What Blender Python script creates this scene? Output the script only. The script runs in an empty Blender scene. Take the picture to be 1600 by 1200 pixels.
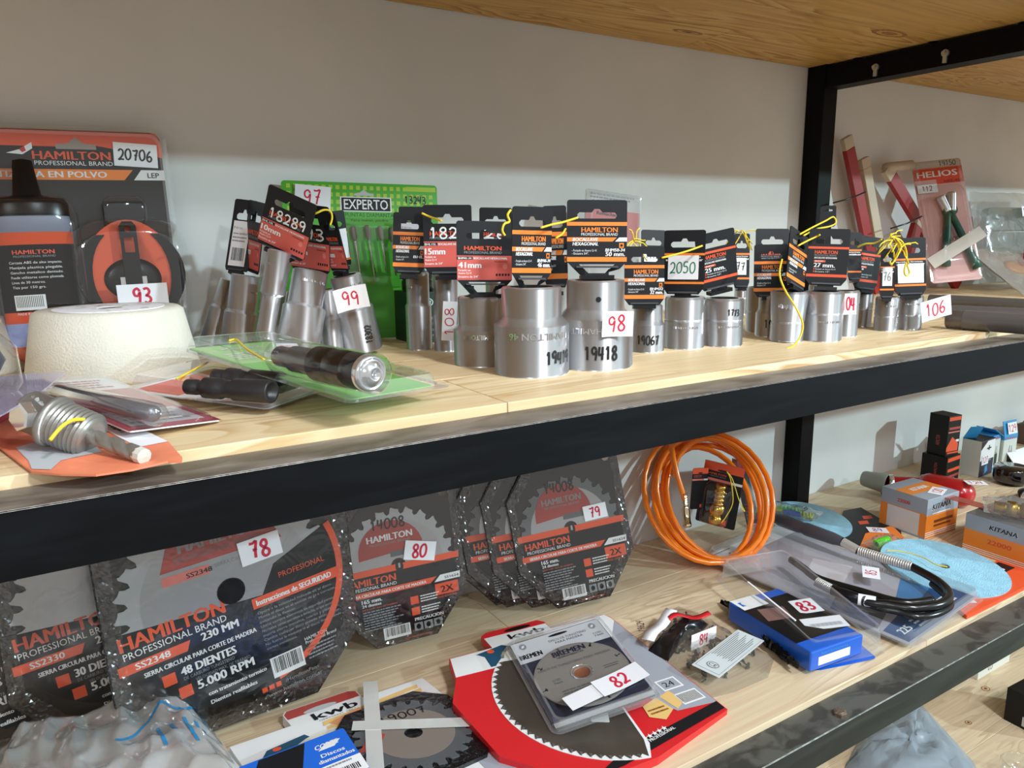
import bpy, math, random
from mathutils import Vector, Matrix, Euler
from mathutils.geometry import tessellate_polygon
random.seed(7)
SC = bpy.context.scene
COL = SC.collection
# ---------------------------------------------------------------- camera
cam_d = bpy.data.cameras.new('camera'); cam = bpy.data.objects.new('camera', cam_d); COL.objects.link(cam)
cam_d.sensor_width = 36.0; cam_d.lens = 36.0 * 1180 / 1600; cam_d.clip_start = 0.02; cam_d.clip_end = 60
_r = Vector((0.84915, -0.52804, -0.01039)); _u = Vector((0.11273, 0.16199, 0.98033)); _f = Vector((0.51597, 0.83362, -0.19708))
cam.matrix_world = Matrix(((_r.x, _u.x, -_f.x, 0.0), (_r.y, _u.y, -_f.y, -0.45092), (_r.z, _u.z, -_f.z, 0.13809), (0, 0, 0, 1)))
SC.camera = cam
# ---------------------------------------------------------------- world, lamps, exposure
W = bpy.data.worlds.new('world'); SC.world = W; W.use_nodes = True
bg = W.node_tree.nodes['Background']; bg.inputs[0].default_value = (1.0, 0.96, 0.90, 1); bg.inputs[1].default_value = 0.56
def lamp(name, loc, energy, size, col=(0.93, 0.97, 1.0), sy=None, target=(0.6, 0.3, 0)):
    d = bpy.data.lights.new(name, 'AREA'); d.energy = energy; d.size = size; d.color = col
    if sy: d.shape = 'RECTANGLE'; d.size_y = sy
    o = bpy.data.objects.new(name, d); COL.objects.link(o); o.location = loc
    o.rotation_euler = (Vector(target) - Vector(loc)).to_track_quat('-Z', 'Y').to_euler(); return o
lamp('added_highlight_panel', (5.3, -4.56, 1.88), 290, 0.14, (0.66, 0.92, 1.0))
lamp('added_highlight_panel', (0.6, -3.15, 1.78), 26, 0.16, (0.80, 0.92, 1.0))
lamp('added_highlight_panel', (0.7, -1.9, 1.95), 66, 0.35, (0.90, 0.95, 1.0), target=(0.5, 0.1, 0))
lamp('added_highlight_panel', (-2.4, -3.4, 1.9), 30, 0.9, (0.92, 0.96, 1.0), sy=0.5)  # added panel, unseen source, to put bright streaks on the sockets
lamp('added_highlight_panel', (2.0, -2.2, 1.95), 14, 0.8, (0.92, 0.96, 1.0), sy=0.3)  # second added panel for the socket highlights, also unseen
vs = SC.view_settings; vs.view_transform = 'Standard'; vs.look = 'None'; vs.exposure = 0.0; vs.gamma = 1.0; vs.use_curve_mapping = False
SC.cycles.max_bounces = 8; SC.cycles.transparent_max_bounces = 24
L={
 'b1':(0.363, 0.3365, 0.0076, 0.363, 0.3365, 0.0951, 0.0147, 0.0129),
 'b2':(0.3846, 0.3094, 0.0076, 0.3846, 0.3094, 0.0947, 0.0145, 0.0135),
 'b3':(0.3732, 0.2101, 0.0076, 0.3732, 0.2101, 0.0759, 0.028, 0.0228),
 'b4':(0.3882, 0.1402, 0.0076, 0.3882, 0.1402, 0.0884, 0.0353, 0.028),
 'b5':(0.4597, 0.1352, 0.0076, 0.4597, 0.1352, 0.0919, 0.0372, 0.0281),
 'c1':(0.5638, 0.1744, 0.0076, 0.5638, 0.1744, 0.059, 0.0181, 0.0156),
 'c2':(0.6151, 0.1703, 0.0076, 0.6151, 0.1703, 0.0651, 0.0223, 0.0223),
 'c3':(0.6641, 0.1581, 0.0076, 0.6641, 0.1581, 0.0618, 0.0223, 0.0223),
 'c4':(0.9317, 0.3696, 0.0076, 0.9317, 0.3696, 0.0524, 0.0101, 0.0101),
 'c5':(0.7899, 0.2144, 0.0076, 0.7899, 0.2144, 0.0658, 0.0151, 0.0151),
 'c6':(0.7649, 0.1791, 0.0076, 0.7649, 0.1791, 0.058, 0.014, 0.0112),
 'c8':(0.7884, 0.1169, 0.0076, 0.7884, 0.1169, 0.0658, 0.0223, 0.0223),
 'c9':(0.8415, 0.1239, 0.0076, 0.8415, 0.1239, 0.0637, 0.0151, 0.0151),
 'c11':(0.9305, 0.1251, 0.0076, 0.9305, 0.1251, 0.0511, 0.0146, 0.0146),
 'c12':(0.966, 0.1144, 0.0076, 0.966, 0.1144, 0.0515, 0.0144, 0.0144),
 'cup':(0.0536, 0.3769, 0.0076, 0.0536, 0.3769, 0.0703, 0.0791, 0.0655),
 's1':(0.1889, 0.335, 0.0346, 0.2113, 0.335, 0.1219, 0.0092, 0.0124),
 's2':(0.2167, 0.3224, 0.0138, 0.2401, 0.3324, 0.1004, 0.0218, 0.0179),
 's3':(0.1751, 0.4022, 0.0113, 0.1918, 0.4022, 0.0954, 0.0189, 0.0165),
 's4':(0.1497, 0.441, 0.0115, 0.18, 0.441, 0.0892, 0.0108, 0.0086),
 's5':(0.2146, 0.3663, 0.0095, 0.2303, 0.3663, 0.0777, 0.0083, 0.0069),
 's6':(0.2629, 0.3407, 0.0083, 0.2587, 0.3407, 0.0805, 0.0118, 0.0097),
 's7':(0.296, 0.3388, 0.0119, 0.2793, 0.3388, 0.0947, 0.0216, 0.017),
 'c7':(0.748, 0.1358, 0.0081, 0.7494, 0.1358, 0.0665, 0.0191, 0.0218),
 'c10':(0.9398, 0.1653, 0.0079, 0.9409, 0.1653, 0.0528, 0.0117, 0.0117),
 't_s1':(0.2171, 0.325, 0.1503, 0.1543, 0.4087, -0.7903, 0.0547, 0.0582),
 't_s2':(0.2487, 0.355, 0.1355, 0.1782, 0.1405, -0.812, 0.0457, 0.068),
 't_s3':(0.1939, 0.42, 0.1396, -0.2863, 0.1262, -0.5663, 0.0252, 0.076),
 't_s4':(0.202, 0.4, 0.1377, -0.1351, 0.1306, -1.4312, 0.0449, 0.0718),
 't_s7':(0.2667, 0.335, 0.1307, 0.2994, 0.0094, -1.041, 0.0242, 0.0595),
 't_s6':(0.2809, 0.36, 0.134, 0.0488, -0.1334, 0.1887, 0.0241, 0.0571),
 't_b1':(0.3469, 0.32, 0.131, -0.1446, 0.0526, -0.3794, 0.0342, 0.0585),
 't_b1b':(0.3864, 0.4, 0.1402, -0.1087, 0.0236, -0.5113, 0.0299, 0.0585),
 't_b2':(0.3792, 0.29, 0.1347, -0.0422, 0.0034, -0.402, 0.0524, 0.0657),
 't_b3':(0.3728, 0.2, 0.1206, -0.0845, 0.0278, -0.2766, 0.0554, 0.0568),
 't_b3b':(0.4451, 0.3, 0.1332, -0.0767, 0.0208, -0.455, 0.0371, 0.0647),
 't_b4':(0.3889, 0.14, 0.1308, -0.0252, 0.0314, -0.2479, 0.0384, 0.0599),
 't_b4b':(0.4502, 0.19, 0.1273, -0.0985, -0.0221, -0.5495, 0.0241, 0.0736),
 't_b5':(0.4606, 0.135, 0.1384, -0.1034, 0.0141, -0.483, 0.0582, 0.0585),
 't_c1':(0.5486, 0.165, 0.0943, -0.1257, 0.0051, -0.5679, 0.0425, 0.0555),
 't_c1b':(0.6293, 0.24, 0.1085, -0.1866, 0.0408, -0.4044, 0.0305, 0.0618),
 't_c2':(0.6109, 0.17, 0.107, -0.0648, -0.0071, -0.9355, 0.0453, 0.0628),
 't_c3':(0.6488, 0.158, 0.1084, 0.0508, -0.1809, -0.2316, 0.0508, 0.057),
 't_c4':(0.8502, 0.3, 0.0988, -0.1701, 0.017, -0.5658, 0.0227, 0.0688),
 't_c5':(0.8113, 0.215, 0.1053, -0.1791, 0.012, -0.5923, 0.0427, 0.0683),
 't_c6':(0.7652, 0.178, 0.0916, -0.1248, -0.0111, -0.6646, 0.0404, 0.0573),
 't_c7':(0.7516, 0.13, 0.1068, -0.1445, 0.3349, 0.1726, 0.046, 0.0605),
 't_c8':(0.7897, 0.117, 0.109, -0.1355, 0.0328, -0.8367, 0.0448, 0.0588),
 't_c9':(0.9045, 0.16, 0.1059, -0.1917, 0.0052, -0.6655, 0.0168, 0.0557),
 't_c9b':(0.9987, 0.215, 0.0959, -0.1148, -0.0537, -0.8259, 0.0142, 0.0652),
 't_c10':(0.9352, 0.16, 0.0963, -0.0286, 0.1252, -0.1971, 0.0408, 0.0622),
 't_c11':(0.9156, 0.12, 0.0849, -0.1523, -0.0207, -0.8195, 0.0163, 0.0561),
 't_c12':(0.9558, 0.115, 0.0931, -0.1587, -0.0308, -0.6243, 0.039, 0.0661),
 't_far':(0.8861, 0.19, 0.1556, -0.0992, -0.0249, -0.793, 0.0191, 0.0243),
 'helcard':(0.7088, 0.4169, 0.1029, -0.1196, 0.1112, -0.1146, 0.0951, 0.1825),
 'st99':(0.2709, 0.3, 0.0733, 0.183, -0.1936, -0.2465, 0.0341, 0.0244),
 'st98':(0.4543, 0.095, 0.0531, 0.077, 0.0081, -0.4012, 0.03, 0.024),
 'st108':(0.3733, 0.28, 0.0441, 0.0353, 0.0733, -0.3143, 0.0158, 0.0428),
 'st104':(0.8114, 0.1, 0.0505, -0.0508, -0.0437, -0.8483, 0.0175, 0.0249),
 'st106':(0.9623, 0.08, 0.0375, 0.0615, -0.2333, -0.376, 0.0428, 0.0262),
 'stc2':(0.6205, 0.15, 0.0365, -0.0088, -0.0219, -0.6114, 0.0043, 0.0236),
 'chalk':(0.0217, 0.4622, 0.1283, -0.0698, -0.0174, -0.0162, 0.226, 0.24),
 'experto':(0.3454, 0.4512, 0.1046, -0.132, 0.0239, -0.2124, 0.1902, 0.1911),
 'wembley':(0.4028, 0.4338, 0.0076, 0.0154, 0.06, 0.1211, 0.0612),
 'greenpack':(0.1791, 0.1692, 0.0296, -1.5032, 0.038, 0.3133, 0.1011, 0.2512),
 'claypack':(0.1295, 0.1956, 0.0136, -1.5366, -0.0271, 0.6183, 0.1026, 0.1519),
 'redpack':(0.037, 0.1703, 0.0176, -1.508, 0.0857, 0.3614, 0.0432, 0.1778),
 'arborcard':(-0.0031, 0.1064, 0.0106, -1.5413, 0.2033, 0.3882, 0.061, 0.1949),
 'edgecard':(-0.0353, 0.1531, 0.0276, -0.8509, -0.2323, -1.099, 0.1297, 0.0338),
 'pliers':(1.5473, 0.4, 0.1529, -0.3816, -0.0905, -0.6453, 0.0947, 0.2563),
 'bagright':(1.8666, 0.4, 0.0987, -0.2083, 0.0338, -0.2095, 0.3397, 0.2496),
 'saw79':(0.6123, 0.3827, -0.2795, -0.2, -0.14, -0.359, 0.1735, 0.2261),
 'saw80':(0.3615, 0.4259, -0.2906, -0.1426, -0.053, -0.1743, 0.1803, 0.2143),
 'saw48':(0.145, 0.3682, -0.2487, -0.0563, -0.0385, 0.0178, 0.2657, 0.2955),
 'saw30':(0.0471, 0.4386, -0.2584, -0.0731, -0.0, 0.0223, 0.2503, 0.287),
 'kwb1':(0.493, 0.1947, -0.3888, -1.5408, 0.0344, -0.0596, 0.244, 0.2274),
 'bremen':(0.4909, 0.1983, -0.3713, -1.5201, -0.1335, -0.2509, 0.1329, 0.1782),
 'kwb2':(0.2431, 0.189, -0.3889, -1.6006, 0.0754, 0.1101, 0.2357, 0.2395),
 'bluecard':(0.1575, 0.1743, -0.3713, -1.558, -0.0109, 0.0128, 0.1215, 0.137),
 'pack83':(0.8491, 0.1727, -0.3886, -1.4794, -0.0314, -0.2825, 0.1231, 0.2273),
 'dremel':(0.9913, 0.2105, -0.3893, -1.5518, -0.0121, 0.0944, 0.2153, 0.3454),
 'bluebox':(0.8011, 0.1387, -0.3953, -0.1003, 0.0917, 0.1448, 0.0269),
 'kitana1':(1.3219, 0.2731, -0.4013, -0.0418, 0.0932, 0.0882, 0.0735),
 'kitana2':(1.3634, 0.1111, -0.4013, 0.0023, 0.1497, 0.1254, 0.0661),
 'black1':(1.6315, 0.4048, -0.4013, 0.0538, 0.0573, 0.0536, 0.0568),
 'black2':(1.6307, 0.4033, -0.3445, -0.1197, 0.0406, 0.0447, 0.0891),
 'white127':(1.7308, 0.3788, -0.4013, 0.0457, 0.0625, 0.0401, 0.0819),
 'white129':(1.8428, 0.3861, -0.4013, -0.0895, 0.0564, 0.0239, 0.0739),
 'whitebox':(1.6711, 0.2758, -0.81, 0.0006, 0.1328, 0.0194, 0.0316),
 'blackbox3':(1.5594, 0.1267, -0.81, -0.0466, 0.1, 0.0816, 0.0696),
 'arb_card':((-0.0639, 0.2256), (-0.0449, 0.2374), (-0.0079, 0.1758), (0.0458, 0.1108), (0.0578, 0.06), (0.0597, 0.0152), (0.0581, 0.0072), (0.0513, 0.0118), (0.0317, 0.0061), (0.0143, 0.0068), (-0.002, 0.019), (-0.0156, 0.0335), (-0.0326, 0.1032), (-0.0542, 0.1355)),
 'edge_card':((-0.0647, 0.1939), (-0.0179, 0.197), (0.0093, 0.1906), (-0.0084, 0.1077), (-0.027, 0.0506), (-0.0481, 0.0223)),
 'arbor':((-0.0155, 0.092, 0.0341), (-0.0022, 0.08, 0.0274), (0.0116, 0.068, 0.0207), (0.0389, 0.018, 0.014)),
 'arbor2':((0.0183, 0.066, 0.0136), (0.0347, 0.0333, 0.0136)),
 'arb_nut':((-0.0206, 0.075, 0.0334), (-0.011, 0.082, 0.0322)),
 'arb_tw':((-0.0052, 0.045, 0.0238), (0.0009, 0.049, 0.0296), (0.0069, 0.053, 0.0321), (0.0135, 0.058, 0.0305), (0.0152, 0.058, 0.0271)),
 'bits':((0.0861, 0.1579, 0.0256), (0.1353, 0.1011, 0.0256), (0.1122, 0.1904, 0.0256), (0.1504, 0.1313, 0.0256)),
 'chuck':((0.1485, 0.1258, 0.0476), (0.1674, 0.064, 0.0476), (0.1794, 0.0135, 0.0476)),
 'clay_tw':((0.119, 0.2543, 0.0276), (0.1026, 0.2229, 0.0276), (0.083, 0.1848, 0.0276)),
 'green_tw':((0.1353, 0.2381, 0.0476), (0.1418, 0.2382, 0.0476), (0.1363, 0.1781, 0.0476), (0.1346, 0.114, 0.0476)),
 'red_cyl':((0.0022, 0.1932, 0.0256), (0.0543, 0.0704, 0.0256)),
 'cup2':((-0.0197, 0.4397, 0.0076),),
 'edge_ball':((-0.0282, 0.1266, 0.0576),),
 'tw1':((0.2352, 0.32, 0.1559), (0.2427, 0.31, 0.1588), (0.2508, 0.31, 0.162), (0.2573, 0.31, 0.1608), (0.2589, 0.31, 0.1545), (0.2565, 0.31, 0.1469)),
 'tw2':((0.3469, 0.285, 0.1586), (0.354, 0.28, 0.1546), (0.3522, 0.25, 0.1501)),
 'tw3':((0.3639, 0.136, 0.1576), (0.3605, 0.136, 0.1531), (0.3624, 0.136, 0.1475), (0.357, 0.136, 0.1453), (0.3549, 0.136, 0.1397), (0.3575, 0.136, 0.1352)),
 'tw4':((0.3921, 0.13, 0.1417), (0.4041, 0.13, 0.1445), (0.4171, 0.13, 0.1467), (0.4324, 0.128, 0.1508)),
 'tw5':((0.4225, 0.15, 0.1321), (0.43, 0.15, 0.1357), (0.4345, 0.15, 0.141)),
 'tw6':((0.5636, 0.155, 0.1097), (0.5808, 0.15, 0.1134), (0.5944, 0.145, 0.1172), (0.6173, 0.15, 0.1214)),
 'tw7':((0.7064, 0.115, 0.1054), (0.6999, 0.112, 0.0895), (0.7012, 0.105, 0.0728), (0.7152, 0.1, 0.0525), (0.7292, 0.1, 0.0335), (0.7273, 0.1, 0.0191), (0.7122, 0.097, 0.0097), (0.7005, 0.097, 0.0071)),
 'tw8':((0.7453, 0.125, 0.1194), (0.7618, 0.125, 0.1249), (0.7764, 0.125, 0.1291), (0.7763, 0.12, 0.1313)),
 'tw9':((0.7539, 0.13, 0.1323), (0.8028, 0.15, 0.1402), (0.8538, 0.17, 0.1481), (0.8827, 0.18, 0.1531), (0.8889, 0.18, 0.1458), (0.8762, 0.18, 0.141), (0.8238, 0.16, 0.1379), (0.7609, 0.13, 0.1308)),
 'tw10':((0.8946, 0.15, 0.1148), (0.8951, 0.14, 0.1189), (0.8985, 0.13, 0.1197), (0.8983, 0.12, 0.1245)),
 'tw11':((0.8927, 0.105, 0.1277), (0.915, 0.105, 0.1228), (0.928, 0.105, 0.1099), (0.932, 0.105, 0.0939), (0.9394, 0.105, 0.0825), (0.933, 0.105, 0.0787), (0.9279, 0.105, 0.0845), (0.9303, 0.105, 0.0956)),
 'tw12':((0.9037, 0.105, 0.126), (0.9163, 0.105, 0.1149), (0.9073, 0.105, 0.1026), (0.8991, 0.105, 0.0942), (0.8945, 0.105, 0.0982)),
 'bunch':((0.901, 0.11, 0.1261), (0.8042, 0.26, 0.1355), (0.5976, 0.24, 0.1269), (0.9207, 0.108, 0.1179)),
 'bars':((1.3044, 0.2815, 0.0196), (1.3436, 0.0608, 0.0196), (1.1339, 0.1745, 0.0196), (1.2067, 0.0072, 0.0196), (1.0093, 0.0892, 0.0196), (1.0397, -0.0582, 0.0196)),
 'redbars':((1.3094, 0.47, 0.3059), (1.4018, 0.465, 0.0944), (1.3642, 0.468, 0.27), (1.4311, 0.462, 0.0939), (1.426, 0.46, 0.2538), (1.5435, 0.455, 0.1523), (1.5113, 0.46, 0.2616), (1.513, 0.45, 0.0923)),
 'cable_ties':((1.2436, 0.44, 0.1843), (1.3366, 0.44, 0.2052), (1.4123, 0.43, 0.1375), (1.5129, 0.43, 0.1607)),
 'rb':((1.7442, 0.42, 0.1849), (1.7534, 0.4, 0.1377), (1.644, 0.34, 0.0746)),
 'plastic_bag':((-0.1197, 0.4073), (-0.0877, 0.4061), (-0.0544, 0.406), (-0.0018, 0.3997), (0.0599, 0.3904), (0.0939, 0.3964), (0.0995, 0.3582), (0.0934, 0.2993), (0.0862, 0.2283), (0.0587, 0.1815), (-0.1197, 0.2706)),
 'tape2':((0.2666, 0.267, -0.3713), (0.2291, 0.152, -0.3713)),
 'hosec':((0.931, 0.42, -0.326), (0.8232, 0.45, -0.3019), (1.0595, 0.4, -0.3584), (0.8146, 0.38, -0.4095), (0.9278, 0.46, -0.2209)),
 'fitting':((0.8319, 0.375, -0.2808), (0.8367, 0.372, -0.3262)),
 'brasscard':(0.8837, 0.35, -0.2762, -0.0651, 0.1067, -1.0662, 0.0633, 0.1029),
 'backcard1':(1.004, 0.4, -0.3121, -0.372, 0.3169, 0.4334, 0.2041, 0.11),
 'backcard2':(0.8571, 0.37, -0.2663, 0.0562, 0.0219, -0.3896, 0.026, 0.07),
 'disc':((1.1577, 0.3847, -0.3893), (1.1631, 0.1376, -0.3893)),
 'discr':((1.1972, 0.3275, -0.3913), (1.2128, 0.0541, -0.3913), (1.1478, 0.2384, -0.3913), (1.0963, 0.4389, -0.3913)),
 'lure':((1.0962, 0.4176, -0.3793), (1.1525, 0.4197, -0.3793), (1.1482, 0.3606, -0.3793), (1.1467, 0.3396, -0.3793)),
 'spring_bag':((1.1374, 0.2429, -0.3813), (1.2008, 0.2403, -0.3813)),
 'disc_tw':((1.1175, 0.2059, -0.3743), (1.1342, 0.189, -0.3743), (1.1408, 0.1612, -0.3743), (1.1315, 0.1335, -0.3743), (1.1372, 0.1189, -0.3743)),
 'card89':((1.2753, 0.3914), (1.3186, 0.3836), (1.2712, 0.2721), (1.2438, 0.2554), (1.1309, 0.264), (1.123, 0.3078)),
 'card_or':((1.0508, 0.0422), (1.1534, 0.0498), (1.2733, 0.047), (1.2616, 0.0287), (1.0397, 0.0347)),
 'st89':((1.2368, 0.296, -0.3993),),
 'tool':((1.4128, 0.4448, -0.3713), (1.4223, 0.3942, -0.3713), (1.4383, 0.374, -0.3713), (1.4723, 0.3514, -0.3713), (1.4936, 0.2471, -0.3713)),
 'flex':((1.0496, 0.3796, -0.3713), (1.0545, 0.3079, -0.3713), (1.0564, 0.2438, -0.3713), (1.0592, 0.2183, -0.3713), (1.0723, 0.1376, -0.3713), (1.0573, 0.0893, -0.3713), (1.0314, 0.0596, -0.3713), (0.9952, 0.0502, -0.3713), (0.9543, 0.062, -0.3713), (0.9338, 0.0858, -0.3713), (0.9161, 0.1102, -0.3713), (0.9075, 0.1561, -0.3713), (0.909, 0.1836, -0.3713), (0.9326, 0.2235, -0.3713)),
 'mask':((0.9583, 0.323, -0.3813), (0.9908, 0.182, -0.3813)),
 'chain':((0.7971, 0.2558, -0.3953), (0.7864, 0.2221, -0.3953), (0.768, 0.1775, -0.3953), (0.7546, 0.1344, -0.3953), (0.7444, 0.0917, -0.3953)),
 'bag84':((0.6497, 0.2568), (0.7019, 0.2815), (0.7396, 0.2883), (0.7495, 0.2661), (0.7492, 0.2229), (0.7463, 0.1746), (0.7444, 0.1206), (0.7033, 0.0965), (0.6482, 0.0977), (0.6044, 0.1065), (0.6019, 0.146), (0.614, 0.2047)),
 'redblk':((0.6092, 0.2095), (0.6685, 0.2335), (0.7015, 0.2469), (0.7263, 0.2436), (0.7253, 0.2149), (0.701, 0.2066), (0.6783, 0.2076), (0.6509, 0.1971), (0.6148, 0.1778)),
 'lab84':(0.6798, 0.1388, -0.3893, -1.5427, 0.0162, -1.3576, 0.0376, 0.1095),
 'st84':(0.6934, 0.1786, -0.3873, -1.5503, -0.0114, 0.3001, 0.0453, 0.0218),
 'st83':(0.8402, 0.1486, -0.3673, -1.5102, -0.028, -0.3369, 0.0347, 0.0328),
 'lb83':(0.8223, 0.1066, -0.3673, -1.5048, -0.0369, -0.4194, 0.057, 0.0257),
 'ring':((1.78, 0.3299, -0.4013),),
 'chromeA':((1.5984, 0.2741, -0.3813),),
 'fit2':((1.2818, 0.1338, -0.3113), (1.3017, 0.093, -0.3113)),
 'graybag':((1.1278, 0.2513), (1.2313, 0.2891), (1.4138, 0.2901), (1.4205, 0.2808), (1.3365, 0.1375), (1.2604, 0.057), (1.0432, 0.1462)),
 'glassb':((1.349, 0.1, -0.81),),
 'brown':((2.0943, 0.46, -0.4013),),
 'arb_blob':((-0.0241, 0.0941), (-0.0157, 0.1023), (-0.002, 0.0896), (0.0045, 0.0732), (0.0181, 0.0691), (0.0206, 0.0541), (0.007, 0.0506), (-0.0013, 0.047), (-0.0064, 0.0302), (-0.0156, 0.0376), (-0.0172, 0.0576), (-0.0205, 0.0753)),
 'knots':((0.8458, 0.4166, 0.4222), (1.0772, 0.4876, 0.4222), (1.115, 0.2732, 0.4222)),
 'knotsB':((1.4432, 0.2009, -0.81), (1.5874, 0.2409, -0.81), (1.3199, 0.3555, -0.81)),
}

ZM, ZL, ZB, WALL = 0.0076, -0.4013, -0.81, 0.494
# ---------------------------------------------------------------- materials
_M = {}
def mat(key, col=(0.8, 0.8, 0.8), rough=0.5, metal=0.0, bump=0.0, bscale=200.0, coat=0.0, trans=0.0, spec=0.5, var=0.0, vscale=40.0, sss=0.0):
    if key in _M: return _M[key]
    m = bpy.data.materials.new(key); m.use_nodes = True; nt = m.node_tree; b = nt.nodes['Principled BSDF']
    b.inputs['Base Color'].default_value = (*col, 1); b.inputs['Roughness'].default_value = rough; b.inputs['Metallic'].default_value = metal
    b.inputs['Specular IOR Level'].default_value = spec
    if coat: b.inputs['Coat Weight'].default_value = coat; b.inputs['Coat Roughness'].default_value = 0.08
    if trans: b.inputs['Transmission Weight'].default_value = trans
    if sss: b.inputs['Subsurface Weight'].default_value = sss; b.inputs['Subsurface Radius'].default_value = (0.01, 0.005, 0.002)
    if bump or var:
        tc = nt.nodes.new('ShaderNodeTexCoord')
        if bump:
            n = nt.nodes.new('ShaderNodeTexNoise'); n.inputs['Scale'].default_value = bscale; n.inputs['Detail'].default_value = 3
            bp = nt.nodes.new('ShaderNodeBump'); bp.inputs['Strength'].default_value = bump; bp.inputs['Distance'].default_value = 0.002
            nt.links.new(tc.outputs['Object'], n.inputs['Vector']); nt.links.new(n.outputs['Fac'], bp.inputs['Height']); nt.links.new(bp.outputs['Normal'], b.inputs['Normal'])
            if coat: nt.links.new(bp.outputs['Normal'], b.inputs['Coat Normal'])
        if var:
            n2 = nt.nodes.new('ShaderNodeTexNoise'); n2.inputs['Scale'].default_value = vscale; n2.inputs['Detail'].default_value = 4
            r = nt.nodes.new('ShaderNodeValToRGB'); r.color_ramp.elements[0].position = 0.35; r.color_ramp.elements[1].position = 0.68
            r.color_ramp.elements[0].color = (*[c * (1 - var) for c in col], 1); r.color_ramp.elements[1].color = (*[min(1, c * (1 + var) + var * 0.02) for c in col], 1)
            nt.links.new(tc.outputs['Object'], n2.inputs['Vector']); nt.links.new(n2.outputs['Fac'], r.inputs['Fac']); nt.links.new(r.outputs['Color'], b.inputs['Base Color'])
    _M[key] = m; return m
def S(r, g, b):      # sRGB 0-255 -> linear
    return tuple(((c / 255) / 12.92 if c / 255 <= 0.04045 else ((c / 255 + 0.055) / 1.055) ** 2.4) for c in (r, g, b))
def film(key, tint=(0.96, 0.97, 0.975), fac=0.10, rough=0.06, bump=0.0, bscale=60.0, body=0.0, bodycol=(0.8, 0.82, 0.84), edge=0.9):
    """clear plastic: see-through, with a share of reflection that grows at grazing angles"""
    if key in _M: return _M[key]
    m = bpy.data.materials.new(key); m.use_nodes = True; nt = m.node_tree; nt.nodes.clear()
    out = nt.nodes.new('ShaderNodeOutputMaterial'); tr = nt.nodes.new('ShaderNodeBsdfTransparent'); tr.inputs[0].default_value = (*tint, 1)
    gl = nt.nodes.new('ShaderNodeBsdfGlossy'); gl.inputs['Roughness'].default_value = rough; gl.inputs[0].default_value = (1, 1, 1, 1)
    lw = nt.nodes.new('ShaderNodeLayerWeight'); lw.inputs['Blend'].default_value = 0.5
    pw = nt.nodes.new('ShaderNodeMath'); pw.operation = 'POWER'; pw.inputs[1].default_value = 5.0; nt.links.new(lw.outputs['Facing'], pw.inputs[0])
    ma = nt.nodes.new('ShaderNodeMath'); ma.operation = 'MULTIPLY_ADD'; ma.inputs[1].default_value = edge; ma.inputs[2].default_value = 0.04 + fac * 0.2
    nt.links.new(pw.outputs[0], ma.inputs[0])
    mx = nt.nodes.new('ShaderNodeMixShader'); nt.links.new(ma.outputs[0], mx.inputs[0]); nt.links.new(tr.outputs[0], mx.inputs[1]); nt.links.new(gl.outputs[0], mx.inputs[2])
    last = mx
    if body:
        df = nt.nodes.new('ShaderNodeBsdfDiffuse'); df.inputs[0].default_value = (*bodycol, 1)
        mb = nt.nodes.new('ShaderNodeMixShader'); mb.inputs[0].default_value = body
        nt.links.new(tr.outputs[0], mb.inputs[1]); nt.links.new(df.outputs[0], mb.inputs[2]); nt.links.new(mb.outputs[0], mx.inputs[1])
    if bump:
        tc = nt.nodes.new('ShaderNodeTexCoord'); n = nt.nodes.new('ShaderNodeTexNoise'); n.inputs['Scale'].default_value = bscale; n.inputs['Detail'].default_value = 2; n.inputs['Distortion'].default_value = 1.0
        bp = nt.nodes.new('ShaderNodeBump'); bp.inputs['Strength'].default_value = bump; bp.inputs['Distance'].default_value = 0.004
        nt.links.new(tc.outputs['Object'], n.inputs['Vector']); nt.links.new(n.outputs['Fac'], bp.inputs['Height'])
        nt.links.new(bp.outputs['Normal'], gl.inputs['Normal']); nt.links.new(bp.outputs['Normal'], lw.inputs['Normal'])
    nt.links.new(last.outputs[0], out.inputs[0]); _M[key] = m; return m
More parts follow.
